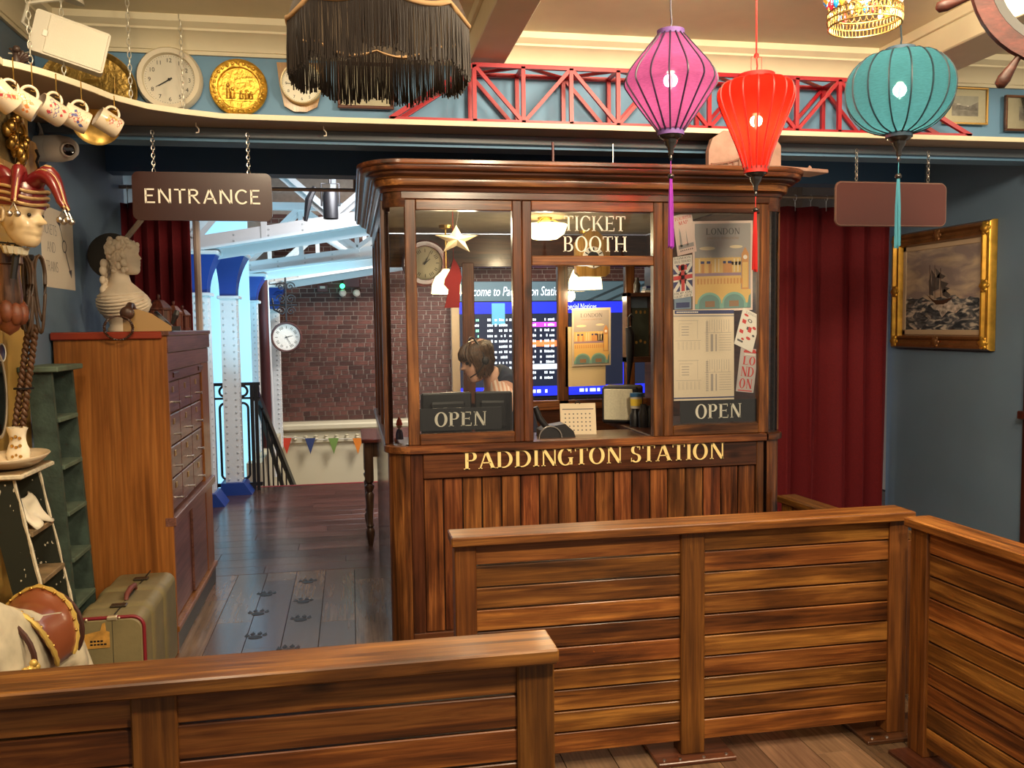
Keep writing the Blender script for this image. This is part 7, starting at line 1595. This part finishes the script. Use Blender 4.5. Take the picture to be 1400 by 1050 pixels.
rad = [.125,.115,.125,.058,.052,.058,.042,.028,.058,.042,.028,.085,.058,.042,.034,.085,.058,.042,.034]
ed = [(0,1),(1,2),(2,3),(3,4),(2,5),(5,6),(6,7),(2,8),(8,9),(9,10),(0,11),(11,12),(12,13),(13,14),(0,15),(15,16),(16,17),(17,18)]
b = skin([(tuple(n_), r) for n_, r in zip(nod, rad)], ed)
M = basis((-.91,-.25,-.33), (-.33,-.05,.94), (hx+.028, hy, hz_-.012)); s = 1.02; head(b, M, s, .024)
for ha, sg in ((haR, 1), (haL, -1)):
    d = Vector((-1,0,-.12)).normalized(); sdv = Vector((0,1,0))
    b.sphere(ha+d*.045, .04, 1.15, .95, .42, 12, 8)
    for k, (o_, L_) in enumerate(((-.03,.062),(-.010,.074),(.010,.068),(.030,.052))): p_ = ha+d*.085+sdv*o_; b.tube([p_-d*.02, p_+d*L_*.45+Vector((0,0,-.004)), p_+d*L_*.8+Vector((0,0,-.02)), p_+d*L_*.9+Vector((0,0,-.032))], [.009,.0085,.0075,.006], 8)
    p_ = ha+d*.03+sdv*(.035*sg); b.tube([p_, p_+d*.035+sdv*(.018*sg), p_+d*.06+sdv*(.016*sg)+Vector((0,0,-.012))], [.011,.009,.007], 8)
part('body', b, SK, t, smooth=80)
m, nt, bb, N, L = newmat('striped_shirt'); tc = N.new('ShaderNodeTexCoord'); wv = N.new('ShaderNodeTexWave'); wv.bands_direction = 'X'; wv.inputs['Scale'].default_value = 14; r = N.new('ShaderNodeValToRGB'); r.color_ramp.elements[0].color = (.72,.36,.24,1); r.color_ramp.elements[1].color = (.86,.72,.62,1); L.new(tc.outputs['Object'], wv.inputs['Vector']); L.new(wv.outputs[0], r.inputs[0]); L.new(r.outputs[0], bb.inputs['Base Color']); bb.inputs['Roughness'].default_value = .8
idx = [0,1,2,3,5,6,7,8,9,10]; mp_ = {v: i for i, v in enumerate(idx)}; nodS = [(tuple(nod[i] if i not in (7,10,3) else (nod[i]*.8+nod[i-1]*.2 if i != 3 else nod[3]*.85+nod[2]*.15)), rad[i]+(.016 if i in (5,6,8,9) else -.03)) for i in idx]
b = skin(nodS, [(mp_[a], mp_[c_]) for a, c_ in ed if a in mp_ and c_ in mp_]); part('shirt', b, m, t, smooth=80)
NVY = mat('navy_waistcoat', (.022,.032,.062), .8); b = skin([(tuple(pel+Vector((0,0,.03))),.143),(tuple(belly),.145),(tuple(chest+Vector((0,0,.02))),.168),(tuple(chest+(nb0-chest)*.68),.098),(tuple(shR*.60+chest*.40+Vector((.03,0,.045))),.082),(tuple(shL*.60+chest*.40+Vector((.03,0,.045))),.082)], [(0,1),(1,2),(2,3),(2,4),(2,5)]); part('waistcoat', b, NVY, t, smooth=80)
b = skin([(tuple(pel),.138),(tuple(hiR),.098),(tuple(knR),.07),(tuple(anR),.055),(tuple(hiL),.098),(tuple(knL),.07),(tuple(anL),.055)], [(0,1),(1,2),(2,3),(0,4),(4,5),(5,6)]); part('trousers', b, mat('black_trousers', (.012,.012,.016), .8), t, smooth=80)
b = B()
for an in (anR, anL): b.sphere(an+Vector((-.08,0,-.045)), .055, 1.9, .8, .8, 12, 8)
part('shoes', b, BLACK, t, smooth=70)
b = B(); b.tube([nb0+Vector((-.055+.05*cos(a)*.6, .058*sin(a), .02-.03*cos(a))) for a in [2*pi*k/20 for k in range(20)]], .014, 6, closed=True); part('collar', b, mat('pale_collar', (.78,.66,.58), .8), t, smooth=60)
# hair: cap of locks
HR = mat('brown_hair', (.070,.034,.016), .5, var=.45, vscale=60)
b = B(); rr = random.Random(31)
def hp(az, z, k):
    f, kk, wd = lerp_tab(HTAB, max(.03, min(.228, z))); cx_ = (f+kk)/2
    if z < .10: f, kk, wd = f*.9+.0, kk-.03*(1-z/.10)-.012, wd+.012; cx_ = (f+kk)/2
    return M @ Vector(((cx_+(f-kk)/2*k*cos(az))*s, wd*k*1.04*sin(az)*s, z*s))
shell = []
b.grid(lambda u, v: hp(.30*pi+1.40*pi*u, .228-(.228-.035-.01*sin(u*31))*v, 1.05+.015*sin(u*90)), 60, 12)
b.grid(lambda u, v: hp(-.32*pi+.64*pi*u, .228-.083*v, 1.05+.012*sin(u*50)), 24, 5)
for k in range(150):
    az = rr.uniform(.20*pi, 1.80*pi); zend = rr.uniform(.010,.05) if .29*pi < az < 1.71*pi else rr.uniform(.10,.13)
    n_ = 8; k1 = rr.uniform(1.04,1.10); b.tube([hp(az+rr.uniform(-.01,.01), .226-(.226-zend)*(j/(n_-1))**.8, k1+(.03 if j > n_-3 else 0)) for j in range(n_)], [.004]+[rr.uniform(.005,.008)]*(n_-2)+[.002], 5)
for k in range(40):
    az = rr.uniform(-.30*pi, .30*pi); b.tube([hp(az, .226-(.226-rr.uniform(.132,.148))*(j/6), 1.05+.012*j/6) for j in range(7)], [.004,.006,.006,.006,.006,.005,.002], 5)
part('hair', b, HR, t, smooth=70)
b = B()
for y in (-.031,.031): b.sphere(M @ Vector((.078*s, y*s, .122*s)), .0085, seg=10)
part('eyes', b, mat('eye_dark', (.03,.02,.015), .2), t, smooth=60)
b = B(); b.tube([M @ Vector((.094*s, (y)*s, (.062-.0)*s)) for y in (-.020,-.010,0,.010,.020)], [.002,.0035,.0035,.0035,.002], 6); part('lips', b, mat('lips', (.45,.14,.12), .4), t, smooth=60)
b = B(); e = M @ Vector((-.008*s, .092*s, .105*s)); e2 = M @ Vector((-.008*s, -.092*s, .105*s))
for q in (e, e2): b.sphere(q, .022, 1, .55, 1.1, 12)
b.tube([M @ Vector((-.01*s, .09*s*cos(a), (.12+.125*sin(a))*s)) for a in [pi*k/16 for k in range(17)]], .005, 6)
b.tube([e, M @ Vector((.05*s,.085*s,.06*s)), M @ Vector((.095*s,.05*s,.045*s))], .003, 6); part('headset', b, BLACK, t, smooth=60)
# stool
c = pel; tt_ = thing('bar_stool', 'black round stool the clerk sits on inside the booth', 'stool', (c.x, c.y, .02)); zs = c.z-.18
b = B(); b.lathe([(.0001,zs-.02),(.16,zs-.02),(.17,zs),(.165,zs+.03),(.0001,zs+.04)], (c.x,c.y,0), 24); part('seat', b, BLACK, tt_, smooth=40)
for k in range(4): a = pi/4+pi/2*k; b = B(); b.tube([(c.x+.12*cos(a),c.y+.12*sin(a),zs-.02),(c.x+.20*cos(a),c.y+.20*sin(a),.02)], .014, 8); part('leg', b, CHROME, tt_, smooth=40)
b = B(); b.tube([(c.x+.175*cos(a),c.y+.175*sin(a),.26) for a in [2*pi*k/24 for k in range(24)]], .009, 6, closed=True); part('foot_ring', b, CHROME, tt_, smooth=40)
